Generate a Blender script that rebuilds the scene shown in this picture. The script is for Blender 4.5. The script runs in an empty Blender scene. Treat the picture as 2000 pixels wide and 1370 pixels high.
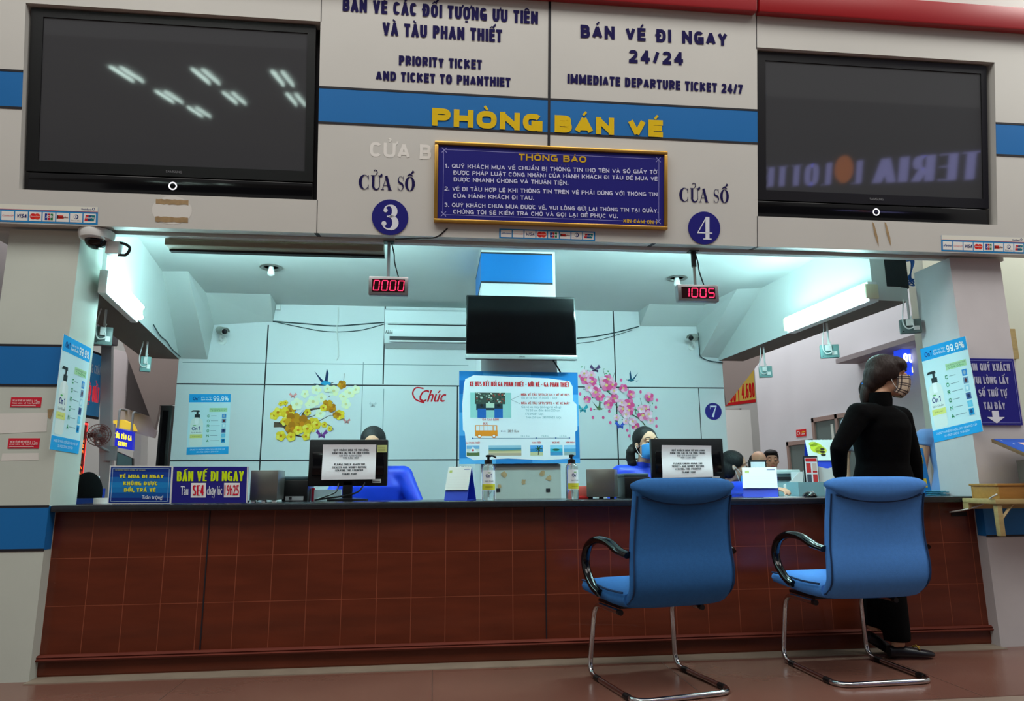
import bpy, bmesh, math, random, unicodedata
from mathutils import Vector, Matrix
random.seed(7)
C = bpy.context.scene.collection
scene = bpy.context.scene
PI = math.pi

# ------------------------------------------------------------------ camera
W_, H_ = 2000.0, 1370.0
FPX = 1350.0
YAW, PITCH, ROLL = 0.11032, 0.19051, -0.00743
CAM = Vector((0.0, -3.83841, 0.93))
def _basis():
    cy, sy, cp, sp = math.cos(YAW), math.sin(YAW), math.cos(PITCH), math.sin(PITCH)
    f = Vector((sy*cp, cy*cp, sp)); r = Vector((cy, -sy, 0)); u = r.cross(f)
    cr, sr = math.cos(ROLL), math.sin(ROLL)
    return cr*r + sr*u, -sr*r + cr*u, f
CR, CU, CF = _basis()
cam_data = bpy.data.cameras.new('camera'); cam = bpy.data.objects.new('camera', cam_data); C.objects.link(cam)
cam_data.sensor_width = 36.0; cam_data.lens = FPX*36.0/W_; cam_data.clip_start = 0.05; cam_data.clip_end = 200
m3 = Matrix((CR, CU, -CF)).transposed()
cam.matrix_world = Matrix.Translation(CAM) @ m3.to_4x4()
scene.camera = cam

# ------------------------------------------------------------------ light and exposure
scene.view_settings.view_transform = 'Standard'
scene.view_settings.look = 'None'
scene.view_settings.gamma = 1.0
scene.view_settings.use_curve_mapping = False
scene.view_settings.exposure = 0.0
world = bpy.data.worlds.new('hall'); scene.world = world
world.use_nodes = True
bgn = world.node_tree.nodes['Background']
bgn.inputs[0].default_value = (1.0, 0.98, 0.95, 1); bgn.inputs[1].default_value = 0.28
def area_light(name, loc, rot, sx, sy, power, col):
    d = bpy.data.lights.new(name, 'AREA'); d.shape = 'RECTANGLE'; d.size = sx; d.size_y = sy
    d.energy = power; d.color = col
    o = bpy.data.objects.new(name, d); C.objects.link(o); o.location = loc; o.rotation_euler = rot
    return o
# unseen area lights added as fill, not fixtures of the hall
area_light('hall_fill', (-0.2, -3.6, 6.6), (0.42, 0, 0), 10.0, 2.5, 350, (1.0, 0.97, 0.92))  # main fill for the counter front, placed outside the screens' reflections
area_light('white_wall_fill', (3.75, 4.6, 4.7), (0, -0.5, 0), 1.0, 4.5, 180, (0.96, 1.0, 1.0))  # added fill that brightens the white passage wall
area_light('passage_fill', (-3.6, 3.4, 4.2), (0, -0.2, 0), 1.5, 2.5, 95, (0.98, 1.0, 1.0))  # added fill that brightens the passage beside the dome camera pillar
area_light('cream_wall_fill', (6.0, -1.2, 5.0), (0.75, 0, 0), 3.0, 1.0, 130, (1.0, 1.0, 0.95))  # added fill aimed at the cream wall
TUBE = 42.0
TUBE_COL = (0.57, 0.99, 1.0)

# ------------------------------------------------------------------ materials
def lin(c):
    return tuple((x/255/12.92 if x/255 <= 0.04045 else ((x/255+0.055)/1.055)**2.4) for x in c)
_M = {}
def mat(name, rgb=None, rough=0.5, metal=0.0, emit=0.0, ecol=None, noise=0.0, nscale=8.0, bump=0.0, bscale=60.0,
        trans=0.0, ior=1.45, coat=0.0, stretch=None, spec=0.5, alpha=1.0, rgb2=None):
    if name in _M: return _M[name]
    m = bpy.data.materials.new(name); m.use_nodes = True
    nt = m.node_tree; b = nt.nodes['Principled BSDF']
    col = lin(rgb) + (1,)
    b.inputs['Base Color'].default_value = col
    b.inputs['Roughness'].default_value = rough; b.inputs['Metallic'].default_value = metal
    b.inputs['IOR'].default_value = ior; b.inputs['Transmission Weight'].default_value = trans
    b.inputs['Coat Weight'].default_value = coat; b.inputs['Specular IOR Level'].default_value = spec
    b.inputs['Alpha'].default_value = alpha
    if emit:
        b.inputs['Emission Color'].default_value = (lin(ecol) if ecol else col[:3]) + (1,)
        b.inputs['Emission Strength'].default_value = emit
    if noise or bump:
        tc = nt.nodes.new('ShaderNodeTexCoord'); mp = nt.nodes.new('ShaderNodeMapping')
        nt.links.new(tc.outputs['Object'], mp.inputs[0])
        if stretch: mp.inputs['Scale'].default_value = stretch
    if noise:
        n = nt.nodes.new('ShaderNodeTexNoise'); n.inputs['Scale'].default_value = nscale; n.inputs['Detail'].default_value = 6
        nt.links.new(mp.outputs[0], n.inputs['Vector'])
        r = nt.nodes.new('ShaderNodeValToRGB')
        lo = lin(rgb2) if rgb2 else tuple(x*(1-noise) for x in col[:3])
        r.color_ramp.elements[0].color = lo + (1,); r.color_ramp.elements[0].position = 0.3
        r.color_ramp.elements[1].color = col; r.color_ramp.elements[1].position = 0.68
        nt.links.new(n.outputs['Fac'], r.inputs[0]); nt.links.new(r.outputs[0], b.inputs['Base Color'])
    if bump:
        n2 = nt.nodes.new('ShaderNodeTexNoise'); n2.inputs['Scale'].default_value = bscale; n2.inputs['Detail'].default_value = 4
        nt.links.new(mp.outputs[0], n2.inputs['Vector'])
        bp = nt.nodes.new('ShaderNodeBump'); bp.inputs['Strength'].default_value = bump; bp.inputs['Distance'].default_value = 0.01
        nt.links.new(n2.outputs['Fac'], bp.inputs['Height']); nt.links.new(bp.outputs[0], b.inputs['Normal'])
    _M[name] = m; return m

def ink(rgb, rough=0.5):
    return mat('print_%d_%d_%d' % rgb, rgb, 0.7, spec=0.15)
def glow(rgb, s):
    return mat('lit_%d_%d_%d_%g' % (rgb + (s,)), rgb, 0.5, emit=s)

PANEL = mat('aluminium_panel', (206, 205, 199), 0.45, noise=0.07, nscale=1.3)
PANEL_B = mat('blue_panel', (22, 110, 180), 0.4, noise=0.06, nscale=2)
JOINT = mat('dark_joint', (24, 22, 30), 0.6)
WALLW = mat('white_wall_panel', (214, 218, 220), 0.42, noise=0.03, nscale=1.5)
PLASTER = mat('white_plaster', (206, 212, 210), 0.75, noise=0.04, nscale=2.5)
WOOD = mat('reddish_wood', (104, 44, 24), 0.33, noise=0.30, nscale=3.0, stretch=(1, 6, 6), coat=0.15)
WOODG = mat('wood_groove', (140, 72, 48), 0.6)
WOODM = mat('wood_moulding', (112, 52, 40), 0.6, noise=0.3, nscale=4, stretch=(1, 8, 8), spec=0.25)
STONE = mat('black_counter_stone', (38, 42, 48), 0.22, noise=0.3, nscale=40)
FLOORM = mat('floor_tile', (124, 86, 74), 0.22, noise=0.16, nscale=1.4, bump=0.02, bscale=25)
STRIP = mat('floor_strip', (150, 138, 122), 0.5, noise=0.2, nscale=6)
BLACKP = mat('black_plastic', (16, 16, 18), 0.35)
BLACKG = mat('black_gloss', (10, 10, 13), 0.12)
SCREEN = mat('plasma_screen', (66, 67, 70), 0.035, spec=0.5)
LCD = mat('lcd_screen', (6, 6, 8), 0.12)
CHROME = mat('chrome', (205, 205, 208), 0.14, metal=1.0)
STEEL = mat('brushed_steel', (150, 150, 145), 0.32, metal=0.85, noise=0.12, nscale=6)
GOLD = mat('brass_frame', (196, 150, 70), 0.3, metal=0.8)
NAVY = mat('navy_sign', (32, 30, 122), 0.35)
CHAIRB = mat('blue_fabric', (38, 102, 168), 0.85, noise=0.10, nscale=60, bump=0.15, bscale=500)
CHAIRL = mat('light_blue_fabric', (74, 138, 218), 0.85, noise=0.08, nscale=60, bump=0.15, bscale=500)
PIPE = mat('dark_blue_piping', (16, 50, 92), 0.8)
WHITEP = mat('white_plastic', (222, 224, 222), 0.4)
GREYP = mat('grey_plastic', (140, 146, 150), 0.45)
PAPER = mat('paper', (232, 232, 236), 0.7, bump=0.05, bscale=30)
TUBEM = mat('fluorescent_tube', (255, 255, 255), 0.4, emit=TUBE)
HIDT = mat('batten_tube', (255, 255, 255), 0.4, emit=340.0)
HIDT.node_tree.nodes['Principled BSDF'].inputs['Emission Color'].default_value = TUBE_COL + (1,)
TUBEM.node_tree.nodes['Principled BSDF'].inputs['Emission Color'].default_value = TUBE_COL + (1,)
RED = mat('red_paint', (150, 16, 22), 0.4)
SKIN = mat('skin', (206, 158, 128), 0.5, noise=0.06, nscale=20)
SKIN2 = mat('tan_skin', (196, 148, 120), 0.5, noise=0.06, nscale=20)
HAIR = mat('black_hair', (16, 14, 15), 0.6, spec=0.3, bump=0.5, bscale=120, stretch=(1, 1, 0.15))
HAIRB = mat('dark_brown_hair', (36, 22, 18), 0.55, spec=0.35, bump=0.5, bscale=120, stretch=(1, 1, 0.15))
AODAI = mat('royal_blue_silk', (18, 62, 210), 0.45, bump=0.25, bscale=12)
BLACKF = mat('black_cloth', (7, 7, 8), 0.95, bump=0.3, bscale=25, spec=0.1)
MASKB = mat('blue_mask', (64, 150, 220), 0.7)
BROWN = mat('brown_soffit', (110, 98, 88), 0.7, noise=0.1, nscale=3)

# ------------------------------------------------------------------ mesh building
def tag(o, label, cat, group=None):
    o['label'] = label; o['category'] = cat
    if group: o['group'] = group
    return o
def thing(name, label, cat, loc=(0, 0, 0), group=None):
    o = bpy.data.objects.new(name, None); C.objects.link(o); o.location = loc
    o.empty_display_size = 0.1
    return tag(o, label, cat, group)
def root_loc(o):
    v = Vector((0, 0, 0))
    while o is not None:
        v += o.location; o = o.parent
    return v

class MB:
    def __init__(s): s.v = []; s.f = []; s.mi = []; s.slots = []
    def slot(s, m):
        if m not in s.slots: s.slots.append(m)
        return s.slots.index(m)
    def add(s, vs, fs, m):
        k = len(s.v); i = s.slot(m)
        s.v += [Vector(p) for p in vs]
        for f in fs: s.f.append(tuple(a+k for a in f)); s.mi.append(i)
        return s
    def poly(s, pts, m): return s.add(pts, [tuple(range(len(pts)))], m)
    def box(s, x0, x1, y0, y1, z0, z1, m, fn=None):
        vs = [(x, y, z) for x in (x0, x1) for y in (y0, y1) for z in (z0, z1)]
        if fn: vs = [fn(*p) for p in vs]
        return s.add(vs, [(0, 1, 3, 2), (4, 6, 7, 5), (0, 4, 5, 1), (2, 3, 7, 6), (0, 2, 6, 4), (1, 5, 7, 3)], m)
    def prism(s, pts, c0, c1, m, fn):
        n = len(pts)
        vs = [fn(a, b, c0) for a, b in pts] + [fn(a, b, c1) for a, b in pts]
        fs = [tuple(range(n))[::-1], tuple(range(n, 2*n))] + [(i, (i+1) % n, n+(i+1) % n, n+i) for i in range(n)]
        return s.add(vs, fs, m)
    def rings(s, rs, m, caps=True, closed=False):
        n = len(rs[0]); k = len(rs); vs = [p for r in rs for p in r]; fs = []
        for i in range(k if closed else k-1):
            j = (i+1) % k
            for a in range(n):
                b = (a+1) % n; fs.append((i*n+a, i*n+b, j*n+b, j*n+a))
        if caps and not closed:
            fs.append(tuple(range(n))[::-1]); fs.append(tuple(range((k-1)*n, k*n)))
        return s.add(vs, fs, m)
    def tube(s, path, r, m, n=10, ry=None, up=None, caps=True, closed=False):
        """round or oval tube; r (and ry) may be lists; 'up' fixes the ry direction"""
        P = [Vector(p) for p in path]; k = len(P); rs = []
        ref = Vector(up) if up is not None else None; prev = None
        for i, p in enumerate(P):
            if closed: t = (P[(i+1) % k]-P[i-1])
            else: t = P[min(i+1, k-1)]-P[max(i-1, 0)]
            t = t.normalized() if t.length > 1e-9 else Vector((0, 0, 1))
            if ref is not None: b = ref
            elif prev is not None: b = prev
            else: b = Vector((0, 0, 1)) if abs(t.z) < 0.9 else Vector((1, 0, 0))
            b = b - t*b.dot(t)
            if b.length < 1e-6: b = t.orthogonal()
            b.normalize(); prev = b; a = t.cross(b)
            ra = r[i] if isinstance(r, (list, tuple)) else r
            rb = (ry[i] if isinstance(ry, (list, tuple)) else ry) if ry is not None else ra
            rs.append([p + a*(ra*math.cos(2*PI*q/n)) + b*(rb*math.sin(2*PI*q/n)) for q in range(n)])
        return s.rings(rs, m, caps, closed)
    def lathe(s, prof, m, center=(0, 0, 0), n=24, axis=(0, 0, 1), sx=1.0, sy=1.0):
        ax = Vector(axis).normalized()
        if abs(ax.z) > 0.999: a, b = Vector((1, 0, 0)), Vector((0, 1, 0))
        else: a = ax.cross(Vector((0, 0, 1))).normalized(); b = ax.cross(a)
        c = Vector(center)
        rs = [[c + ax*z + a*(r*sx*math.cos(2*PI*q/n)) + b*(r*sy*math.sin(2*PI*q/n)) for q in range(n)] for r, z in prof]
        return s.rings(rs, m)
    def ball(s, c, r, m, n=16, k=10, rot=None):
        c = Vector(c); r = r if isinstance(r, (tuple, list)) else (r, r, r)
        rs = []
        for i in range(k+1):
            t = -PI/2 + PI*i/k; t = max(min(t, PI/2-0.06), -PI/2+0.06)
            ring = []
            for q in range(n):
                v = Vector((r[0]*math.cos(t)*math.cos(2*PI*q/n), r[1]*math.cos(t)*math.sin(2*PI*q/n), r[2]*math.sin(t)))
                if rot is not None: v = rot @ v
                ring.append(c+v)
            rs.append(ring)
        return s.rings(rs, m)
    def build(s, name, parent=None, kind=None, smooth=None, bevel=0.0, label=None, cat=None, group=None, loc=None, seg=2):
        me = bpy.data.meshes.new(name)
        o = bpy.data.objects.new(name, me); C.objects.link(o)
        if parent is not None:
            o.parent = parent; base = root_loc(parent)
        else:
            if loc is None:
                xs = [p.x for p in s.v]; ys = [p.y for p in s.v]; zs = [p.z for p in s.v]
                loc = ((min(xs)+max(xs))/2, (min(ys)+max(ys))/2, min(zs)) if kind is None else (0, 0, 0)
            base = Vector(loc); o.location = base
        me.from_pydata([p-base for p in s.v], [], s.f)
        for m in s.slots: me.materials.append(m)
        me.polygons.foreach_set('material_index', s.mi)
        if bevel or smooth is not None:
            bm = bmesh.new(); bm.from_mesh(me)
            bmesh.ops.recalc_face_normals(bm, faces=bm.faces)
            if bevel:
                es = [e for e in bm.edges if len(e.link_faces) == 2 and e.calc_face_angle(0) > 0.5]
                bmesh.ops.bevel(bm, geom=es, offset=bevel, segments=seg, profile=0.5, affect='EDGES', clamp_overlap=True)
            bm.to_mesh(me); bm.free()
        if smooth is not None or bevel:
            me.polygons.foreach_set('use_smooth', [True]*len(me.polygons))
            me.set_sharp_from_angle(angle=smooth if smooth is not None else 0.7)
        if kind: o['kind'] = kind
        if label: o['label'] = label
        if cat: o['category'] = cat
        if group: o['group'] = group
        return o

def copy_tree(o, parent=None):
    c = o.copy(); C.objects.link(c)
    if parent is not None: c.parent = parent
    for ch in list(o.children): copy_tree(ch, c)
    return c

def fuse(mb, name, m, voxel, parent=None, smooth_it=6, **kw):
    """weld overlapping closed shapes into one continuous skin"""
    tmp = mb.build('tmp', loc=(0, 0, 0), kind='x')
    md = tmp.modifiers.new('r', 'REMESH'); md.mode = 'VOXEL'; md.voxel_size = voxel
    sm = tmp.modifiers.new('s', 'SMOOTH'); sm.factor = 0.5; sm.iterations = smooth_it
    dg = bpy.context.evaluated_depsgraph_get(); dg.update()
    ev = tmp.evaluated_get(dg); me = ev.to_mesh()
    vs = [v.co.copy() for v in me.vertices]; fs = [tuple(p.vertices) for p in me.polygons]
    ev.to_mesh_clear(); bpy.data.objects.remove(tmp)
    out = MB(); out.add(vs, fs, m)
    return out.build(name, parent, smooth=3.0, **kw)

def fillet(path, r, n=6, closed=False):
    P = [Vector(p) for p in path]; out = []
    k = len(P)
    for i, p in enumerate(P):
        if not closed and i in (0, k-1): out.append(p); continue
        a = (P[i-1]-p); b = (P[(i+1) % k]-p)
        d = min(r, a.length*0.45, b.length*0.45)
        a = p+a.normalized()*d; b = p+b.normalized()*d
        for j in range(n+1):
            t = j/n; out.append(a*(1-t)**2 + p*(2*t*(1-t)) + b*t*t)
    return out
def spline(pts, n=8):
    P = [Vector(p) for p in pts]; out = []
    for i in range(len(P)-1):
        p0 = P[max(i-1, 0)]; p1 = P[i]; p2 = P[i+1]; p3 = P[min(i+2, len(P)-1)]
        for j in range(n):
            t = j/n
            out.append(0.5*((2*p1) + (p2-p0)*t + (2*p0-5*p1+4*p2-p3)*t*t + (3*p1-p0-3*p2+p3)*t**3))
    out.append(P[-1]); return out
def lerp_list(xs, n):
    out = []
    for i in range(len(xs)-1):
        for j in range(n): out.append(xs[i]+(xs[i+1]-xs[i])*j/n)
    return out+[xs[-1]]

# ------------------------------------------------------------------ where things stand: a sight line meets a known plane
def ray(u, v): return (CR*((u-1000)/FPX) - CU*((v-685)/FPX) + CF)
def onY(u, v, y): d = ray(u, v); return CAM + d*((y-CAM.y)/d.y)
def onX(u, v, x): d = ray(u, v); return CAM + d*((x-CAM.x)/d.x)
def onZ(u, v, z): d = ray(u, v); return CAM + d*((z-CAM.z)/d.z)
class Frame:
    """a flat surface: a across, b up, c out towards the viewer"""
    def __init__(s, o, ux, uy):
        s.o = Vector(o); s.x = Vector(ux).normalized(); s.y = Vector(uy).normalized(); s.n = s.x.cross(s.y)
    def w(s, a, b, c=0.0): return s.o + s.x*a + s.y*b + s.n*c
    def px(s, u, v, c=0.0):
        d = ray(u, v); o = s.o + s.n*c
        p = CAM + d*((o-CAM).dot(s.n)/d.dot(s.n)) - o
        return p.dot(s.x), p.dot(s.y)
    def off(s, c): return Frame(s.o + s.n*c, s.x, s.y)
def wallframe(y, c=0): return Frame((0, y-c, 0), (1, 0, 0), (0, 0, 1))
class Quad:
    """unit square stretched over four corners (lower left, lower right, upper right, upper left) of a frame"""
    def __init__(s, fr, c): s.fr = fr; s.c = c
    def __call__(s, x, y, c=0.0):
        (ax, ay), (bx, by), (cx, cy), (dx, dy) = s.c
        a = ax*(1-x)*(1-y)+bx*x*(1-y)+cx*x*y+dx*(1-x)*y
        b = ay*(1-x)*(1-y)+by*x*(1-y)+cy*x*y+dy*(1-x)*y
        return s.fr.w(a, b, c)
def pxquad(fr, ll, lr, ur, ul): return Quad(fr, [fr.px(*p) for p in (ll, lr, ur, ul)])
def rectquad(fr, a0, a1, b0, b1): return Quad(fr, [(a0, b0), (a1, b0), (a1, b1), (a0, b1)])

# ------------------------------------------------------------------ lettering
_T = {}
def glyphs(s, bold):
    k = (s, bold)
    if k not in _T:
        c = bpy.data.curves.new('t', 'FONT'); c.body = s; c.size = 1.0; c.resolution_u = 2; c.offset = bold
        o = bpy.data.objects.new('t', c); me = o.to_mesh()
        vs = [(v.co.x, v.co.y) for v in me.vertices]; fs = [tuple(p.vertices) for p in me.polygons]
        o.to_mesh_clear(); bpy.data.objects.remove(o); bpy.data.curves.remove(c)
        _T[k] = (vs, fs)
    return _T[k]
_h = [p[1] for p in glyphs('H', 0.0)[0]]; CAPH = max(_h)-min(_h)
def textpx(mb, fr, s, L, R, cap, m, bold=0.02, c=0.002, slant=0.0, maxw=0):
    """the same between two points of a surface found from the photograph"""
    a = Vector(fr.px(*L)); b = Vector(fr.px(*R)); t = Vector(fr.px(L[0], L[1]-cap))
    e = (b-a); ln = e.length; e = e/ln; n = Vector((-e.y, e.x)); h = abs((t-a).dot(n))
    def fn(x, y, cc):
        p = a + e*x + n*y; return fr.w(p.x, p.y, cc)
    text(mb, fn, s, 0, ln, 0, h, m, bold, c, slant=slant, maxw=maxw)
def stroke(pts, ws):
    """a pen line of changing width as one outline"""
    P = [Vector(p) for p in pts]; k = len(P); L = []; R = []
    for i, p in enumerate(P):
        t = (P[min(i+1, k-1)]-P[max(i-1, 0)]).normalized(); n = Vector((-t.y, t.x))
        w = ws[i] if isinstance(ws, (list, tuple)) else ws
        L.append(p+n*(w/2)); R.append(p-n*(w/2))
    return L, R
def pen(mb, fn, pts, ws, m, c=0.002):
    L, R = stroke(pts, ws); k = len(L)
    mb.add([fn(p.x, p.y, c) for p in L+R], [(i, k+i, k+i+1, i+1) for i in range(k-1)], m)
def arc(cx, cy, rx, ry, a0, a1, n=20):
    return [(cx+rx*math.cos(math.radians(a0+(a1-a0)*i/n)), cy+ry*math.sin(math.radians(a0+(a1-a0)*i/n))) for i in range(n+1)]
def _se(cx, cy, rx, ry, a0, a1, n=18, p=0.75):
    out = []
    for i in range(n+1):
        t = math.radians(a0+(a1-a0)*i/n); c_, s_ = math.cos(t), math.sin(t)
        out.append((cx+rx*math.copysign(abs(c_)**p, c_), cy+ry*math.copysign(abs(s_)**p, s_)))
    return out
def _L(*p): return ('l', list(p))
def _K(p): return ('k', p)
GL = {
 'A': (.64, [_L((0, 0), (.5, 1)), _L((1, 0), (.5, 1)), _L((.22, .27), (.78, .27))]),
 'B': (.60, [_L((0, 0), (0, 1)), _K([(0, 1), (.55, 1)]+_se(.55, .76, .38, .24, 90, -90, 10)+[(0, .52)]), _K([(0, .52), (.6, .52)]+_se(.6, .26, .4, .26, 90, -90, 10)+[(0, 0)])]),
 'C': (.60, [_K(_se(.5, .5, .5, .5, 38, 322, 22))]),
 'D': (.61, [_L((0, 0), (0, 1)), _K([(0, 1), (.4, 1)]+_se(.4, .5, .6, .5, 90, -90, 16)+[(0, 0)])]),
 'E': (.52, [_L((0, 0), (0, 1)), _L((0, 1), (1, 1)), _L((0, .52), (.9, .52)), _L((0, 0), (1, 0))]),
 'F': (.50, [_L((0, 0), (0, 1)), _L((0, 1), (1, 1)), _L((0, .5), (.85, .5))]),
 'G': (.63, [_K(_se(.5, .5, .5, .5, 40, 350, 22)), _L((1, 0), (1, .42)), _L((.6, .42), (1, .42))]),
 'H': (.62, [_L((0, 0), (0, 1)), _L((1, 0), (1, 1)), _L((0, .52), (1, .52))]),
 'I': (.22, [_L((.5, 0), (.5, 1))]),
 'J': (.50, [_K([(1, 1.1), (1, .4)]+_se(.5, .3, .5, .3, 0, -170, 12))]),
 'K': (.64, [_L((0, 0), (0, 1)), _L((.05, .38), (1, 1)), _L((.35, .58), (1, 0))]),
 'L': (.48, [_L((0, 0), (0, 1)), _L((0, 0), (1, 0))]),
 'M': (.80, [_L((0, 0), (0, 1)), _L((1, 0), (1, 1)), _L((0, 1), (.5, .05)), _L((1, 1), (.5, .05))]),
 'N': (.64, [_L((0, 0), (0, 1)), _L((1, 0), (1, 1)), _L((0, 1), (1, 0))]),
 'O': (.64, [_K(_se(.5, .5, .5, .5, 0, 360, 28))]),
 'P': (.58, [_L((0, 0), (0, 1)), _K([(0, 1), (.55, 1)]+_se(.55, .73, .45, .27, 90, -90, 12)+[(0, .46)])]),
 'Q': (.66, [_K(_se(.5, .5, .5, .5, 0, 360, 28)), _L((.6, .25), (1, -.05))]),
 'R': (.62, [_L((0, 0), (0, 1)), _K([(0, 1), (.55, 1)]+_se(.55, .74, .43, .26, 90, -90, 12)+[(0, .48)]), _L((.5, .48), (1, 0))]),
 'S': (.58, [_K(_se(.5, .76, .48, .24, 25, 180, 10)+[(.04, .70)]+[(.1+.8*i/6, .60-.2*i/6) for i in range(7)]+_se(.5, .25, .5, .25, 20, -155, 12))]),
 'T': (.54, [_L((.5, 0), (.5, 1)), _L((0, 1), (1, 1))]),
 'U': (.62, [_K([(0, 1.12), (0, .4)]+_se(.5, .35, .5, .35, 180, 360, 14)+[(1, .4), (1, 1.12)])]),
 'V': (.62, [_L((0, 1), (.5, 0)), _L((1, 1), (.5, 0))]),
 'W': (.88, [_L((0, 1), (.25, 0)), _L((.5, .95), (.25, 0)), _L((.5, .95), (.75, 0)), _L((1, 1), (.75, 0))]),
 'X': (.62, [_L((0, 0), (1, 1)), _L((0, 1), (1, 0))]),
 'Y': (.62, [_L((0, 1), (.5, .42)), _L((1, 1), (.5, .42)), _L((.5, 0), (.5, .42))]),
 'Z': (.54, [_L((0, 1), (1, 1)), _L((0, 0), (1, 0)), _L((0, 0), (1, 1))]),
 '0': (.56, [_K(_se(.5, .5, .5, .5, 0, 360, 26))]),
 '1': (.36, [_L((.7, 0), (.7, 1)), _L((0, .75), (.7, 1))]),
 '2': (.56, [_K(_se(.5, .72, .5, .28, 165, -15, 12)+[(.85, .5), (0, .02)]), _L((0, 0), (1, 0))]),
 '3': (.56, [_K(_se(.48, .76, .45, .24, 160, -90, 14)), _K(_se(.48, .26, .5, .26, 90, -160, 14))]),
 '4': (.58, [_L((.75, 0), (.75, 1)), _L((0, .3), (.75, 1)), _L((0, .27), (1, .27))]),
 '5': (.56, [_L((.08, 1), (.95, 1)), _L((.08, .5), (.08, 1)), _K([(.08, .52)]+_se(.45, .32, .52, .32, 110, -155, 14))]),
 '6': (.56, [_K(_se(.5, .3, .5, .3, 0, 360, 20)), _K([(0, .3), (.03, .6)]+_se(.5, .7, .46, .3, 165, 40, 8))]),
 '7': (.52, [_L((0, 1), (1, 1)), _L((1, 1), (.3, 0))]),
 '8': (.56, [_K(_se(.5, .76, .44, .24, 0, 360, 20)), _K(_se(.5, .26, .5, .26, 0, 360, 20))]),
 '9': (.56, [_K(_se(.5, .7, .5, .3, 0, 360, 20)), _K([(1, .7), (.97, .4)]+_se(.5, .3, .46, .3, -15, -140, 8))]),
 '/': (.42, [_L((0, 0), (1, 1))]), '-': (.36, [_L((.1, .45), (.9, .45))]), '+': (.5, [_L((.1, .45), (.9, .45)), _L((.5, .15), (.5, .75))]),
 '.': (.20, [_L((.5, 0), (.5, .02))]), ',': (.20, [_L((.6, .04), (.3, -.14))]), ':': (.2, [_L((.5, 0), (.5, .02)), _L((.5, .6), (.5, .62))]),
 '!': (.22, [_L((.5, .38), (.5, 1)), _L((.5, 0), (.5, .02))]), '?': (.5, [_K(_se(.5, .74, .46, .26, 165, -80, 12)+[(.5, .36)]), _L((.5, 0), (.5, .02))]),
 '(': (.28, [_K(_se(1, .5, .9, .62, 130, 230, 8))]), ')': (.28, [_K(_se(0, .5, .9, .62, 50, -50, 8))]),
 '%': (.8, [_K(_se(.2, .76, .2, .22, 0, 360, 14)), _K(_se(.8, .24, .2, .22, 0, 360, 14)), _L((.2, 0), (.8, 1))]),
 '*': (.4, [_L((.5, .3), (.5, .7)), _L((.2, .4), (.8, .6)), _L((.2, .6), (.8, .4))]),
}
PLAIN = str.maketrans('ơợớờởỡ', 'oọóòỏõ')
MARKS = set('\u0301\u0300\u0302\u0306\u0309\u0303\u0323\u031b')
def _split(s):
    out = []
    for ch in s:
        if ch == 'Đ': out.append(['D', 'bar']); continue
        d = unicodedata.normalize('NFD', ch); out.append([d[0]]+[q for q in d[1:]])
    return out
def gothic_ok(s): return all((g[0] in GL or g[0] == ' ') for g in _split(s))
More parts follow.
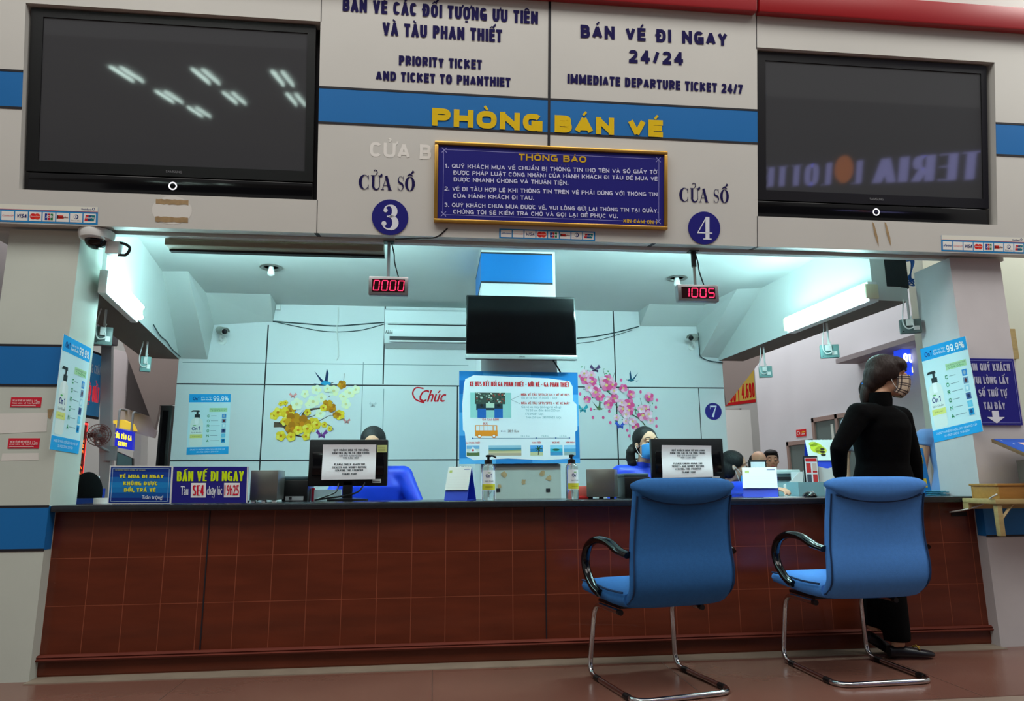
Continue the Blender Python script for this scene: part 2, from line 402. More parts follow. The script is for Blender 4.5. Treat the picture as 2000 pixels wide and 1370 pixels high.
def gothic(mb, fn, s, x0, x1, yb, cap, m, wt, c, slope=0.0, slant=0.0, maxw=0):
    gs = _split(s); gap = 0.10; tot = sum((.30 if g[0] == ' ' else GL[g[0]][0])+gap for g in gs)-gap
    k = (x1-x0)/tot; kg = k; lim = maxw*cap if maxw else 1e9
    if k > lim:      # wide setting: keep the letter shapes and open the spacing
        gsum = sum((.30 if g[0] == ' ' else 0)+gap for g in gs)-gap
        if gsum > 0: kg = (x1-x0-sum(GL[g[0]][0] for g in gs if g[0] != ' ')*lim)/gsum; k = lim
    sw = min(wt*cap, 0.42*k*.62); x = x0; cnt = [0]
    def put(pts, w=None):
        w = w or sw; cnt[0] += 1
        pen(mb, lambda a, b, cc: fn(a+slant*(b-yb), b+slope*(a-x0), cc), pts, w, m, c+0.00012*(cnt[0] % 9))
    for g in gs:
        if g[0] == ' ': x += (.30+gap)*kg; continue
        w, strokes = GL[g[0]]; w *= k
        iw, ih = max(w-sw, 0.001*w), cap-sw
        def T(p): return (x+sw/2+p[0]*iw, yb+sw/2+p[1]*ih)
        for kind, pts in strokes:
            P = [T(p) for p in pts]
            if kind == 'l':
                (ax, ay), (bx, by) = P; ln = math.hypot(bx-ax, by-ay); ex, ey = (bx-ax)/ln*sw/2, (by-ay)/ln*sw/2
                diag = min(abs(ex), abs(ey)) > .12*sw
                e = .25 if diag else 1.0
                P = [(ax-ex*e, ay-ey*e), (bx+ex*e, by+ey*e)]
            put(P)
        xc = x+w/2; top = yb+cap; u = cap
        ups = [q for q in g[1:] if q not in ('\u0323', '\u031b', 'bar')]
        has_c = '\u0302' in ups or '\u0306' in ups
        for q in g[1:]:
            if q == 'bar': put([(x-.12*w, yb+.52*u), (x+.5*w, yb+.52*u)], sw*.7)
            elif q == '\u0323': put([(xc, yb-.24*u), (xc, yb-.10*u)], sw)
            elif q == '\u031b': put([(x+w*.92, top-.12*u), (x+w*1.12, top-.02*u), (x+w*1.14, top+.12*u)], sw*.55)
            elif q == '\u0302': put([(xc-.17*u, top+.06*u), (xc+.02*u, top+.21*u)], min(sw*.5, .09*u)); put([(xc+.17*u, top+.06*u), (xc-.02*u, top+.21*u)], min(sw*.5, .09*u))
            elif q == '\u0306': put(_se(xc, top+.2*u, .14*u, .12*u, 200, 340, 8, 1.0), sw*.6)
            else:
                dx, dy = (.16*u, .12*u) if has_c else (0, 0)
                a, b = xc+dx, top+dy
                if q == '\u0301': put([(a-.05*u, b+.06*u), (a+.13*u, b+.27*u)], min(sw*.6, .13*u))
                elif q == '\u0300': put([(a+.05*u-2*dx, b+.06*u), (a-.13*u-2*dx, b+.27*u)], min(sw*.6, .13*u))
                elif q == '\u0309': put(_se(a, b+.2*u, .07*u, .07*u, 160, -80, 8, 1.0)+[(a, b+.05*u)], sw*.5)
                elif q == '\u0303': put([(a-.16*u-dx, b+.09*u), (a-.06*u-dx, b+.17*u), (a+.06*u-dx, b+.11*u), (a+.16*u-dx, b+.19*u)], sw*.6)
        x += w+gap*kg
def text(mb, fn, s, x0, x1, yb, cap, m, bold=0.02, c=0.002, slope=0.0, slant=0.0, maxw=0):
    """lettering fitted between x0 and x1 with baseline yb and capital height cap, on the mapping fn(x, y, c)"""
    if gothic_ok(s):
        return gothic(mb, fn, s, x0, x1, yb, cap, m, .125+1.7*bold, c, slope, slant, maxw)
    s = s.translate(PLAIN)
    vs, fs = glyphs(s, 0.0)
    if not vs: return
    lo = min(p[0] for p in vs); hi = max(p[0] for p in vs)
    kx = (x1-x0)/(hi-lo); ky = cap/CAPH
    for i, d in enumerate((-bold, 0, bold) if bold else (0,)):
        mb.add([fn(x0+(x+d-lo)*kx+slant*y*ky, yb+y*ky+slope*(x-lo)*kx, c+0.00015*i) for x, y in vs], fs, m)
def rect(mb, fn, x0, x1, y0, y1, m, c=0.001):
    mb.poly([fn(x0, y0, c), fn(x1, y0, c), fn(x1, y1, c), fn(x0, y1, c)], m)
def disc(mb, fn, cx, cy, rx, ry, m, c=0.001, n=20):
    mb.poly([fn(cx+rx*math.cos(2*PI*i/n), cy+ry*math.sin(2*PI*i/n), c) for i in range(n)], m)
def flat(mb, fn, pts, m, c=0.001): mb.poly([fn(x, y, c) for x, y in pts], m)
def slab(mb, fn, m, c0=-0.004, c1=0.0, x0=0, x1=1, y0=0, y1=1):
    mb.prism([(x0, y0), (x1, y0), (x1, y1), (x0, y1)], c0, c1, m, fn)

def didone(mb, fn, ch, x, y, w, h, m, c=0.003):
    """high-contrast serif letter or numeral in the box x..x+w, y..y+h"""
    def P(pts, ws):
        k = w if True else h
        pen(mb, fn, [(x+a*w, y+b*h) for a, b in pts], [q*w for q in ws] if isinstance(ws, list) else ws*w, m, c)
    def S(a0, a1, b0, b1): rect(mb, fn, x+a0*w, x+a1*w, y+b0*h, y+b1*h, m, c)
    def D(a, b, r): disc(mb, fn, x+a*w, y+b*h, r*w, r*w, m, c, 14)
    if ch == 'C':
        n = 28; pts = arc(.54, .5, .42, .48, 42, 318, n); P(pts, [.06+.24*max(0, -math.cos(math.radians(42+276*i/n)))**1.2 for i in range(n+1)])
        S(.84, .9, .66, .98); S(.84, .9, .02, .34)
    elif ch == 'U':
        S(.13, .35, .28, .97); S(.02, .48, .955, 1); S(.78, .83, .28, .97); S(.66, .96, .955, 1)
        n = 18; P(arc(.52, .30, .29, .28, 180, 360, n), [.22-.17*i/n for i in range(n+1)])
    elif ch == 'A':
        P([(.14, .03), (.5, .99)], .05); P([(.46, .99), (.80, .03)], .24); S(.22, .66, .30, .345); S(0, .3, 0, .045); S(.62, 1, 0, .045)
    elif ch == 'S':
        n = 30; pts = arc(.5, .75, .32, .23, 35, 270, n//2) + arc(.5, .26, .34, .24, 90, -150, n//2)[1:]
        k = len(pts); P(pts, [.07+.24*math.exp(-((i/(k-1)-.5)/.17)**2) for i in range(k)]); S(.8, .86, .70, .99); S(.12, .18, .01, .30)
    elif ch == 'O':
        n = 40; P(arc(.5, .5, .36, .47, 0, 360, n), [.06+.24*abs(math.cos(2*PI*i/n))**1.3 for i in range(n+1)])
    elif ch == '3':
        n = 16; P(arc(.46, .74, .30, .23, 160, -90, n), [.08+.24*max(0, math.cos(math.radians(160-250*i/n)))**1.1 for i in range(n+1)])
        P(arc(.44, .28, .37, .26, 92, -165, n), [.08+.28*max(0, math.cos(math.radians(92-257*i/n)))**1.1 for i in range(n+1)])
        D(.24, .77, .12); D(.16, .24, .14); S(.32, .52, .50, .555)
    elif ch == '4':
        S(.56, .82, .05, .98); P([(.62, .97), (.08, .30)], .06); S(.04, 1, .26, .31); S(.42, .96, 0, .05)
    elif ch == '7':
        S(.10, .92, .84, .98); S(.10, .15, .66, .98); n = 14
        P([(.88-.50*(i/n)**.75, .88-.86*(i/n)) for i in range(n+1)], [.08+.20*(i/n) for i in range(n+1)])

# ================================================================== THE SETTING
TILT, FB = 0.15338, 2.30898
FA = Frame((0, -0.09, FB), (1, 0, 0), (0, -math.sin(TILT), math.cos(TILT)))     # the fascia leans out over the counter
D = 2.65                                                                            # back wall
CZ = 2.60                                                                           # booth ceiling
WB = wallframe(D)
def slabY(x0, x1, y0, y1, z0, z1, m): b = MB(); b.box(x0, x1, y0, y1, z0, z1, m); return b

b = MB(); b.box(-9, 11, -9, 9, -0.1, 0.0, FLOORM)
for gx in [x*1.2-8.4 for x in range(16)]:
    b.box(gx-0.002, gx+0.002, -9, -0.06, 0.0, 0.0006, mat('floor_joint', (88, 62, 52), 0.5))
for gy in (-0.83, -2.03, -3.23): b.box(-9, 11, gy-0.002, gy+0.002, 0.0, 0.0006, mat('floor_joint', (88, 62, 52), 0.5))
b.box(-9, 11, -1.30, -0.84, 0.0, 0.0008, mat('pale_floor_band', (150, 132, 118), 0.3, noise=0.1, nscale=3))
b.build('floor', kind='structure')
b = MB(); b.box(-1.95, 3.2, -0.05, 0.10, 0.0, 0.004, STRIP)
b.build('baseboard_front', kind='structure')

# fascia above the counter, with recesses for the two screens
HL = (-2.227, -0.676, 0.185, 1.20); HR = (1.896, 3.456, 0.183, 1.212)
b = MB()
def fbox(a0, a1, b0, b1, m=PANEL, c0=-0.10, c1=0.0): b.box(a0, a1, b0, b1, c0, c1, m, FA.w)
for a0, a1 in ((-3.3, HL[0]), (HL[1], HR[0]), (HR[1], 4.8)): fbox(a0, a1, 0, 1.8)
for h in (HL, HR):
    fbox(h[0], h[1], 0, h[2]); fbox(h[0], h[1], h[3], 1.8)
    fbox(h[0], h[1], h[2], h[3], JOINT, -0.13, -0.10)
for a0, a1 in ((-3.3, HL[0]), (HL[1], HR[0]), (HR[1], 4.8)):
    fbox(a0, a1, 0.628, 0.821, PANEL_B, 0, 0.0015); fbox(a0, a1, 0.819, 0.831, JOINT, 0, 0.003); fbox(a0, a1, 0.618, 0.630, JOINT, 0, 0.003)
fbox(0.622, 0.636, 0.5, 1.8, JOINT, 0, 0.0032)
for a in (HL[1]+0.003, HR[0]-0.003):
    fbox(a-0.002, a+0.002, 0, 0.184, JOINT, 0, 0.001); fbox(a-0.002, a+0.002, 1.2, 1.8, JOINT, 0, 0.001)
for a in (HL[1], 0.629*2, HR[0]): fbox(a-0.012, a+0.012, -0.001, 0.0, JOINT, -0.10, 0.0)
front = b.build('wall_front', kind='structure')
# lettering fixed on the fascia panels
INK = ink((26, 20, 76)); YEL = ink((222, 186, 26))
def sign_text(rows, m, parent, fr=FA, bold=0.03, c=0.003, name='lettering', maxw=0):
    mb = MB()
    for s, L, R, cap in rows: textpx(mb, fr, s, L, R, cap, m, bold, c, maxw=maxw)
    return mb.build(name, parent)
sign_text([('BÁN VÉ CÁC ĐỐI TƯỢNG ƯU TIÊN', (669, 22), (1050.5, 48), 25.5), ('VÀ TÀU PHAN THIẾT', (747, 69), (980.5, 83), 25),
           ('PRIORITY TICKET', (779, 127.5), (941, 136.5), 19), ('AND TICKET TO PHANTHIET', (734, 157), (997, 170.5), 18.5)], INK, front, bold=0.075)
sign_text([('BÁN VÉ ĐI NGAY', (1133.5, 74), (1420, 90), 25.5), ('24/24', (1228, 123), (1334, 128), 25.5),
           ('IMMEDIATE DEPARTURE TICKET 24/7', (1108, 163), (1450, 184), 18.5)], INK, front, bold=0.075, maxw=1.22)
sign_text([('PHÒNG', (843.5, 246), (1059, 258), 34.5), ('BÁN VÉ', (1083, 259), (1294, 269), 33.5)], YEL, front, bold=0.11, c=0.006)
mb = MB(); textpx(mb, FA, 'CỬA B', (722, 306), (842, 312), 29, mat('faded_letter_ghost', (232, 230, 224), 0.5), 0.05, 0.001); mb.build('lettering_ghost', front)
for L, R in (((701, 370), (810, 374)), ((1327, 393.5), (1423, 398))):
    mb = MB(); a0, b0 = FA.px(*L); a1, b1 = FA.px(*R); w = a1-a0; h = 0.083
    b0 = (b0+b1)/2
    for ch, x, ww in (('C', 0.0, .19), ('U', .205, .20), ('A', .39, .20), ('S', .68, .13), ('O', .825, .175)):
        didone(mb, FA.w, ch, a0+x*w, b0, ww*w, h, INK)
    pen(mb, FA.w, [(a0+(.205+.17)*w, b0+.9*h), (a0+.40*w, b0+1.0*h), (a0+.405*w, b0+1.12*h)], [.012, .014, .004], INK, 0.003)
    pen(mb, FA.w, arc(a0+.29*w, b0+1.20*h, .010, .013, 150, -60, 8)+[(a0+.295*w, b0+1.06*h)], 0.005, INK, 0.003)
    pen(mb, FA.w, [(a0+.86*w, b0+1.04*h), (a0+.912*w, b0+1.16*h), (a0+.965*w, b0+1.04*h)], [.004, .011, .004], INK, 0.003)
    pen(mb, FA.w, [(a0+.93*w, b0+1.18*h), (a0+.975*w, b0+1.38*h)], [.005, .014], INK, 0.003)
    mb.build('lettering', front)
# glue left behind by old stickers
GLUE = mat('old_glue', (176, 148, 108), 0.8, noise=0.3, nscale=30); PATCH = mat('pale_patch', (222, 220, 214), 0.5)
mb = MB(); a, q = FA.px(336, 411); disc(mb, FA.w, a, q, 0.105, 0.078, PATCH, 0.001, 26)
for s, y in ((1, 0.047), (-1, -0.05)):
    pts = [(a-0.085+0.17*i/12, q+y+0.010+0.006*random.random()) for i in range(13)] + [(a+0.085-0.17*i/12, q+y-0.012-0.006*random.random()) for i in range(13)]
    flat(mb, FA.w, pts, GLUE, 0.002)
mb.build('glue_residue', front)
mb = MB()
for u in (1705, 1729):
    a, q = FA.px(u, 437); pts = [(a-.006, q+.01), (a+.006, q), (a+.03, q-.085), (a+.036, q-.14), (a+.022, q-.11), (a+.006, q-.06)]
    flat(mb, FA.w, pts, GLUE, 0.002)
mb.build('glue_residue', front)
# red boxed board along the top of the fascia
b = MB()
for a0, a1 in ((-2.2, 1.872), (1.884, 4.8)): b.box(a0, a1, 1.40, 1.545, 0.0, 0.06, RED, FA.w)
b.build('trim_1', kind='structure', bevel=0.012)
# board closing the gap between fascia and ceiling
slabY(-2.4, 3.6, 0.03, 0.07, FB, CZ+0.1, PLASTER).build('wall_header', kind='structure')

# pillars
BANDS_L = [(onY(60, 753, 0).z, onY(60, 675, 0).z), (onY(50, 1075, 0).z, onY(50, 990, 0).z)]
PIL_A = mat('greenish_white_cladding', (200, 207, 197), 0.5, noise=0.08, nscale=2); PIL_B = mat('greyish_white_cladding', (200, 196, 198), 0.5, noise=0.10, nscale=3)
def pillar(name, x0, x1, d, bands, inner, m_):
    o = slabY(x0, x1, 0, d, 0, FB, m_).build(name, kind='structure')
    for z0, z1 in bands:
        m = MB(); low = z1 < 0.9
        m.box(x0-.001, x1+.001, -0.003, 0.0, z0, z1, PANEL_B)
        if low:
            xi = x1 if inner > 0 else x0
            m.box(min(xi, xi+.002*inner), max(xi, xi+.002*inner), -0.003, 0.06, z0, z1, PANEL_B)
        for z in (z0, z1): m.box(x0-.001, x1+.001, -0.004, 0.0, z-0.006, z+0.006, JOINT)
        m.build('blue_band', o)
    return o
pl = pillar('pillar_left', -2.315, -1.95, 0.27, BANDS_L, 1, PIL_A)
pr_ = pillar('pillar_right', 3.2, 3.545, 0.33, [(onY(1960, 1047, 0).z, onY(1960, 974, 0).z)], -1, PIL_B)
# worn patches on the pillar
mb = MB(); PF = wallframe(0)
for u, v, rx, rz, m in ((40, 893, .09, .02, PATCH), (45, 827, .12, .055, PATCH)):
    a, q = PF.px(u, v); flat(mb, PF.w, [(a-rx, q-rz), (a+rx, q-rz*.8), (a+rx*.95, q+rz), (a-rx*.98, q+rz*.9)], m, 0.0012)
a, q = PF.px(97, 808); flat(mb, PF.w, [(a-.012, q+.02), (a+.018, q+.025), (a+.012, q-.005), (a+.006, q-.03), (a-.006, q-.02)], GLUE, 0.002)
mb.build('worn_patch', pl)
# column behind the counter
COLY = 0.95
COLX0, COLX1 = onY(940, 715, COLY).x, onY(1088, 715, COLY).x
o = slabY(COLX0, COLX1, COLY, 1.60, 0, CZ, WALLW).build('column', kind='structure')
m = MB(); zb0, zb1 = onY(1010, 553, COLY).z, onY(1010, 496, COLY).z
m.box(COLX0-.003, COLX1-0.02, COLY-.003, 1.603, zb0, zb1, PANEL_B)
for z in (zb0, zb1): m.box(COLX0-.004, COLX1-0.02, COLY-.004, 1.604, z-.006, z+.006, JOINT)
m.build('blue_band', o)
m = MB(); CF_ = wallframe(COLY)
m.box(onY(968, 930, COLY).x, onY(1095, 930, COLY).x, COLY-.006, COLY, 0.80, 1.06, mat('grey_cladding', (170, 178, 172), 0.4, noise=0.1, nscale=5))
for u, v in ((985, 927), (1022, 942), (1072, 935), (1060, 925), (975, 950)):
    a, q = CF_.px(u, v); n = 9
    flat(m, CF_.w, [(a+.02*math.cos(2*PI*i/n)*(.6+random.random()*.8), q+.018*math.sin(2*PI*i/n)*(.6+random.random()*.8)) for i in range(n)], GLUE, 0.008)
for u, v in ((973, 958), (1070, 958)):
    a, q = CF_.px(u, v); rect(m, CF_.w, a-.014, a+.014, q-.012, q+.012, JOINT, 0.008)
m.build('cladding', o)

# booth ceiling, back wall and the beams over the side openings
slabY(-3.0, 3.5, 0.07, D+0.1, CZ, CZ+0.1, PLASTER).build('ceiling', kind='structure')
b = MB(); b.box(-2.335, 2.815, D, D+0.12, 0, CZ, WALLW)
def hj(u0, u1, v, w=0.012):
    p = onY(u0, v, D); q = onY(u1, v, D); b.box(p.x, q.x, D-0.0012, D, p.z-w/2, p.z+w/2, JOINT)
def vj(u, v, z0, z1, w=0.012, m=JOINT):
    p = onY(u, v, D); b.box(p.x-w/2, p.x+w/2, D-0.0012, D, z0, z1, m)
b.box(-2.335, 2.815, D-.0012, D, 1.834, 1.846, JOINT); b.box(-2.335, 2.815, D-.0012, D, 1.146, 1.158, JOINT)
vj(517, 751, 0, 2.40); vj(751, 650, 1.85, CZ); vj(893, 830, 0, 1.84); vj(1203, 760, 0, CZ); vj(1366, 790, 0.5, 1.84, 0.008)
THIN = mat('thin_joint', (120, 140, 142), 0.6)
b.box(-2.3, 0.3, D-.0008, D, 2.035, 2.041, THIN)
for u, v0, v1 in ((703, 708, 905), (747, 760, 860), (1231, 757, 860)):
    p = onY(u, v1, D); q = onY(u, v0, D); b.box(p.x-.003, p.x+.003, D-.0008, D, p.z, q.z, THIN)
b.build('wall_back', kind='structure')

def prism_y(p0, p1, th, z0, z1, m, mu=None):
    """upright wall from plan point p0 to p1, th thick on its outer side"""
    v = Vector((p1[0]-p0[0], p1[1]-p0[1], 0)); n = Vector((v.y, -v.x, 0)).normalized()*th
    A = Vector((p0[0], p0[1], 0)); B = Vector((p1[0], p1[1], 0)); mb = MB()
    pts = [A, B, B+n, A+n]
    lo = [Vector((p.x, p.y, z0)) for p in pts]; hi = [Vector((p.x, p.y, z1)) for p in pts]
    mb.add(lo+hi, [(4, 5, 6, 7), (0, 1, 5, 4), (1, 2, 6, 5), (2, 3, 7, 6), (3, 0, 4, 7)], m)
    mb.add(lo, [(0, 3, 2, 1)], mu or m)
    return mb
LZ, RZ = 2.066, 2.114
LP0, LP1 = (-1.929, 0.27), (-2.331, 2.65); RP0, RP1 = (2.889, 0.33), (2.78, 2.65)
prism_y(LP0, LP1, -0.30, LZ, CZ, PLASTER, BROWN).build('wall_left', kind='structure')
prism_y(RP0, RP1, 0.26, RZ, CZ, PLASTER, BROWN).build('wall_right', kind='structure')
LWF = Frame((LP0[0], LP0[1], 0), (LP1[0]-LP0[0], LP1[1]-LP0[1], 0), (0, 0, 1)); 
RWF = Frame((RP1[0], RP1[1], 0), (RP0[0]-RP1[0], RP0[1]-RP1[1], 0), (0, 0, 1))
# boxed-in stair flights in the ceiling corners
def soffit(name, A, Bq, E, G, I, Dq, Cq, Fq, Hq):
    top = [onZ(*q, CZ) for q in (A, Bq, E, G, I)]; low = [onY(*q, D-0.005) for q in (Dq, Cq, Fq, Hq)]
    mb = MB(); A, Bq, E, G, I = top; Dq, Cq, Fq, Hq = low
    for q in (A, Bq, E, G, I): q.z = CZ
    mb.add([A, Bq, E, G, I, Dq, Cq, Fq, Hq], [(0, 1, 6, 5), (1, 2, 7, 6), (2, 3, 8, 7), (3, 4, 8)], PLASTER)
    mb.build(name, kind='structure')
soffit('ceiling_soffit_left', (300, 530), (367, 530), (402, 572), (528, 575), (540, 595), (338, 700), (405, 702), (418, 635), (533, 628))
soffit('ceiling_soffit_right', (1500, 562), (1439, 565), (1375, 597), (1268, 594), (1247, 609), (1415, 700), (1368, 697), (1360, 638), (1250, 637))

# the hall behind the viewer: ceiling, far wall, rows of ceiling lamps and a shop sign (all seen mirrored in the dark screens)
slabY(-14, 4, -19, -8.3, 5.62, 5.7, mat('hall_ceiling', (150, 140, 128), .8)).build('ceiling_hall', kind='structure')
slabY(-14, 26, -19.2, -18.3, 0, 8.0, mat('hall_wall', (84, 84, 88), .8)).build('wall_hall', kind='structure')
HTUBE = mat('hall_tube', (255, 255, 255), .4, emit=16, ecol=(225, 255, 245))
def hall_lamp(x, y):
    t = thing('ceiling_lamp', 'twin tube lamp in the rows on the waiting hall ceiling', 'lamp', (x, y, 5.5), 'ceiling lamps of the waiting hall')
    m = MB(); m.box(x-.2, x+.2, y-.5, y+.5, 5.54, 5.62, WHITEP); m.build('housing', t)
    for k in (-.09, .09): m = MB(); m.tube([(x+k, y-.46, 5.51), (x+k, y+.46, 5.51)], .025, HTUBE, 8); m.build('tube', t)
for x, y in ((-5.68, -9.8), (-4.25, -9.65), (-2.86, -9.5), (-5.55, -11.45), (-4.2, -11.25), (-2.94, -11.1), (-5.4, -12.8)): hall_lamp(x, y)
t = thing('hall_shop_sign', 'glowing shop sign with an orange dot on the far hall wall', 'sign', (14.4, -18.28, 5.3))
HF = Frame((0, -18.25, 0), (-1, 0, 0), (0, 0, 1))
HQ = Quad(HF, [(-18.25, 5.62), (-10.55, 5.08), (-10.55, 5.73), (-18.25, 6.62)])
m = MB(); m.box(-18.6, -10.2, 4.9, 6.9, -.05, -.02, mat('sign_back', (50, 50, 54), .8), HF.w); m.build('panel', t)
m = MB(); LG = glow((176, 176, 255), 4.5)
text(m, HQ, 'TERIA', 0, .50, .03, .94, LG, .03, .01); text(m, HQ, 'L', .55, .60, .03, .94, LG, .03, .01); text(m, HQ, 'LOTTE', .69, 1.0, .03, .94, LG, .03, .01); m.build('lettering', t)
m = MB(); disc(m, HF.w, -13.35, 5.78, .33, .45, glow((255, 140, 40), 3.2), .03, 24); m.build('dot', t)

# ================================================================== COUNTER
ctr = thing('ticket_counter', 'long reddish wood ticket counter with a black top between the two pillars', 'counter', (0.6, 0.2, 0))
b = MB(); b.box(-1.95, 3.2, 0.0705, 0.13, 0.0, 0.80, WOODG)
xs = [-1.95, -1.759] + [-1.759+0.1822*i for i in range(1, 28)] + [3.2]
zs = [0.105, 0.337, 0.570, 0.80]
for i in range(len(xs)-1):
    for k in range(3):
        if xs[i+1] - xs[i] > 0.01: b.box(xs[i]+.002, xs[i+1]-.002, 0.07, 0.085, zs[k]+.002, zs[k+1]-.002, WOOD)
for u in (404, 1065): x = onY(u, 1088, .07).x; b.box(x-.003, x+.003, 0.066, 0.08, 0.105, 0.80, JOINT)
b.build('front_panel', ctr)
b = MB(); b.box(-1.95, 3.2, 0.065, 0.09, 0.012, 0.09, WOOD); b.build('kick_board', ctr)
b = MB()
prof = [(0.09, 0.08), (0.04, 0.08), (0.035, 0.088), (0.045, 0.094), (0.04, 0.10), (0.052, 0.108), (0.09, 0.108)]
b.rings([[Vector((x, p, z)) for p, z in prof] for x in (-1.95, 3.2)], WOODM); b.build('moulding', ctr)
b = MB(); b.box(-1.945, 3.195, 0.0, 0.55, 0.803, 0.838, STONE); b.build('countertop', ctr, bevel=0.008)
b = MB(); b.box(3.05, 3.15, 0.066, 0.072, 0.72, 0.745, JOINT); b.build('cable_slot', ctr)
for x in (-1.94, -1.05, 0.5, 2.2, 3.16): b = MB(); b.box(x, x+.03, 0.13, 0.52, 0, 0.803, WOOD); b.build('gable_panel', ctr)
TOP = 0.838

# ================================================================== SCREENS IN THE FASCIA
def fascia_tv(h, scr, ring, rr, name_px, label):
    t = thing('wall_television', label, 'television', FA.w((h[0]+h[1])/2, h[2], -0.06), 'plasma screens set in the fascia')
    a0, a1, b0, b1 = h[0]+.012, h[1]-.03, h[2]+.004, h[3]-.012
    F2 = FA.off(-0.03)
    s = [F2.px(*p) for p in scr]; sa0 = (s[0][0]+s[3][0])/2; sa1 = (s[1][0]+s[2][0])/2; sb1 = (s[0][1]+s[1][1])/2; sb0 = (s[2][1]+s[3][1])/2
    bar = b0+0.105
    m = MB()
    for x0, x1, y0, y1 in ((a0, sa0, bar, b1), (sa1, a1, bar, b1), (sa0, sa1, sb1, b1), (sa0, sa1, bar, sb0)): m.box(x0, x1, y0, y1, -0.07, -0.03, BLACKP, FA.w)
    m.build('bezel', t)
    m = MB(); m.box(sa0, sa1, sb0, sb1, -0.06, -0.036, SCREEN, FA.w); m.build('screen', t)
    m = MB(); m.box(a0, a1, b0, bar-.008, -0.07, -0.026, BLACKG, FA.w); bar_o = m.build('speaker_bar', t, bevel=0.004)
    ca, cb = FA.off(-0.026).px(*ring)
    m = MB(); pen(m, FA.off(-0.026).w, arc(ca, cb, rr, rr, 0, 360, 28), 0.007, glow((236, 238, 245), 0.9), 0.002); m.build('power_ring', bar_o)
    m = MB(); textpx(m, FA.off(-0.03), 'SAMSUNG', name_px[0], name_px[1], 4.5, ink((120, 122, 126)), 0.02, 0.002); m.build('lettering', t)
    return t
fascia_tv(HL, [(86, 31), (602, 66.5), (594, 336), (73, 312)], (337.7, 363.6), 0.019, ((324, 337.5), (355.5, 339)), 'large switched off television in the fascia above the poster-wrapped pillar and dome camera')
fascia_tv(HR, [(1496, 121), (1917, 141), (1919, 387), (1495, 373)], (1711, 414.5), 0.019, ((1698, 391), (1725, 392)), 'large switched off television in the fascia above the walking woman in black')

# ================================================================== SIGNS ON THE FASCIA
nb = thing('notice_board', 'dark blue notice board in a brass frame headed THÔNG BÁO', 'sign', FA.w(0.65, 0.078, 0))
a0, a1, b0, b1 = -0.028, 1.331, 0.076, 0.541
m = MB(); m.box(a0+.02, a1-.02, b0+.02, b1-.02, 0.0, 0.022, NAVY, FA.w)
LINE = ink((150, 150, 210))
for x0, x1, y0, y1 in ((a0+.05, a1-.05, b0+.045, b0+.0475), (a0+.05, a1-.05, b1-.0475, b1-.045), (a0+.05, a0+.0525, b0+.045, b1-.045), (a1-.0525, a1-.05, b0+.045, b1-.045)):
    m.box(x0, x1, y0, y1, .022, .0225, LINE, FA.w)
for x in (a0+.055, a1-.055):
    for y in (b0+.05, b1-.05):
        for k in range(4): pen(m, FA.w, [(x, y), (x+.02*math.cos(k*PI/2+PI/4), y+.02*math.sin(k*PI/2+PI/4))], 0.004, LINE, 0.0235)
m.build('panel', nb)
m = MB()
for x0, x1, y0, y1 in ((a0, a1, b0, b0+.022), (a0, a1, b1-.022, b1), (a0, a0+.022, b0+.022, b1-.022), (a1-.022, a1, b0+.022, b1-.022)): m.box(x0, x1, y0, y1, 0, .035, GOLD, FA.w)
m.build('frame', nb, bevel=0.006)
NF = FA.off(0.0225); WT = ink((206, 208, 236)); GD = ink((204, 164, 40))
sign_text([('THÔNG BÁO', (1013, 313), (1145, 318), 12.5), ('XIN CÁM ƠN !', (1217, 435), (1283, 438), 7)], GD, nb, NF, 0.06, 0.001)
sign_text([('1. QUÝ KHÁCH MUA VÉ CHUẨN BỊ THÔNG TIN (HỌ TÊN VÀ SỐ GIẤY TỜ', (869, 328), (1283, 340.5), 8),
           ('ĐƯỢC PHÁP LUẬT CÔNG NHẬN) CỦA HÀNH KHÁCH ĐI TÀU ĐỂ MUA VÉ', (885.5, 341.5), (1284, 353.5), 8),
           ('ĐƯỢC NHANH CHÓNG VÀ THUẬN TIỆN.', (886, 354.5), (1110, 361.5), 8),
           ('2. VÉ ĐI TÀU HỢP LỆ KHI THÔNG TIN TRÊN VÉ PHẢI ĐÚNG VỚI THÔNG TIN', (868, 372.5), (1284, 384), 8),
           ('CỦA HÀNH KHÁCH ĐI TÀU.', (885, 386.5), (1043, 391), 8),
           ('3. QUÝ KHÁCH CHƯA MUA ĐƯỢC VÉ, VUI LÒNG GỬI LẠI THÔNG TIN TẠI QUẦY.', (868, 404), (1286, 416), 8),
           ('CHÚNG TÔI SẼ KIỂM TRA CHỖ VÀ GỌI LẠI ĐỂ PHỤC VỤ.', (885, 417.5), (1207, 426.5), 8)], WT, nb, NF, 0.045, 0.001)
m = MB(); textpx(m, NF, '* * * * * * * * * *', (1045, 323), (1112, 325.5), 4, ink((90, 84, 110)), 0.02, 0.001); m.build('ornament', nb)

def number_disc(fr, u, v, r, ch, label):
    a, q = fr.px(u, v)
    t = thing('window_number_sign', label, 'sign', fr.w(a, q-r, 0.0), 'round counter number signs')
    m = MB(); m.prism([(a+r*math.cos(2*PI*i/40), q+r*math.sin(2*PI*i/40)) for i in range(40)], 0.0, 0.006, NAVY, fr.w); m.build('disc', t, smooth=0.5)
    m = MB(); k = 1.35*r; didone(m, fr.w, ch, a-k*.36, q-k*.52, k*.72, k*1.04, ink((226, 230, 238)), 0.0075); m.build('numeral', t)
number_disc(FA, 762, 425, 0.101, '3', 'round navy sign with a white 3 above the display reading 0000')
number_disc(FA, 1375, 446, 0.098, '4', 'round navy sign with a white 4 above the display reading 1005')
number_disc(WB, 1393, 804, 0.083, '7', 'small round navy sign with a white 7 on the back wall')

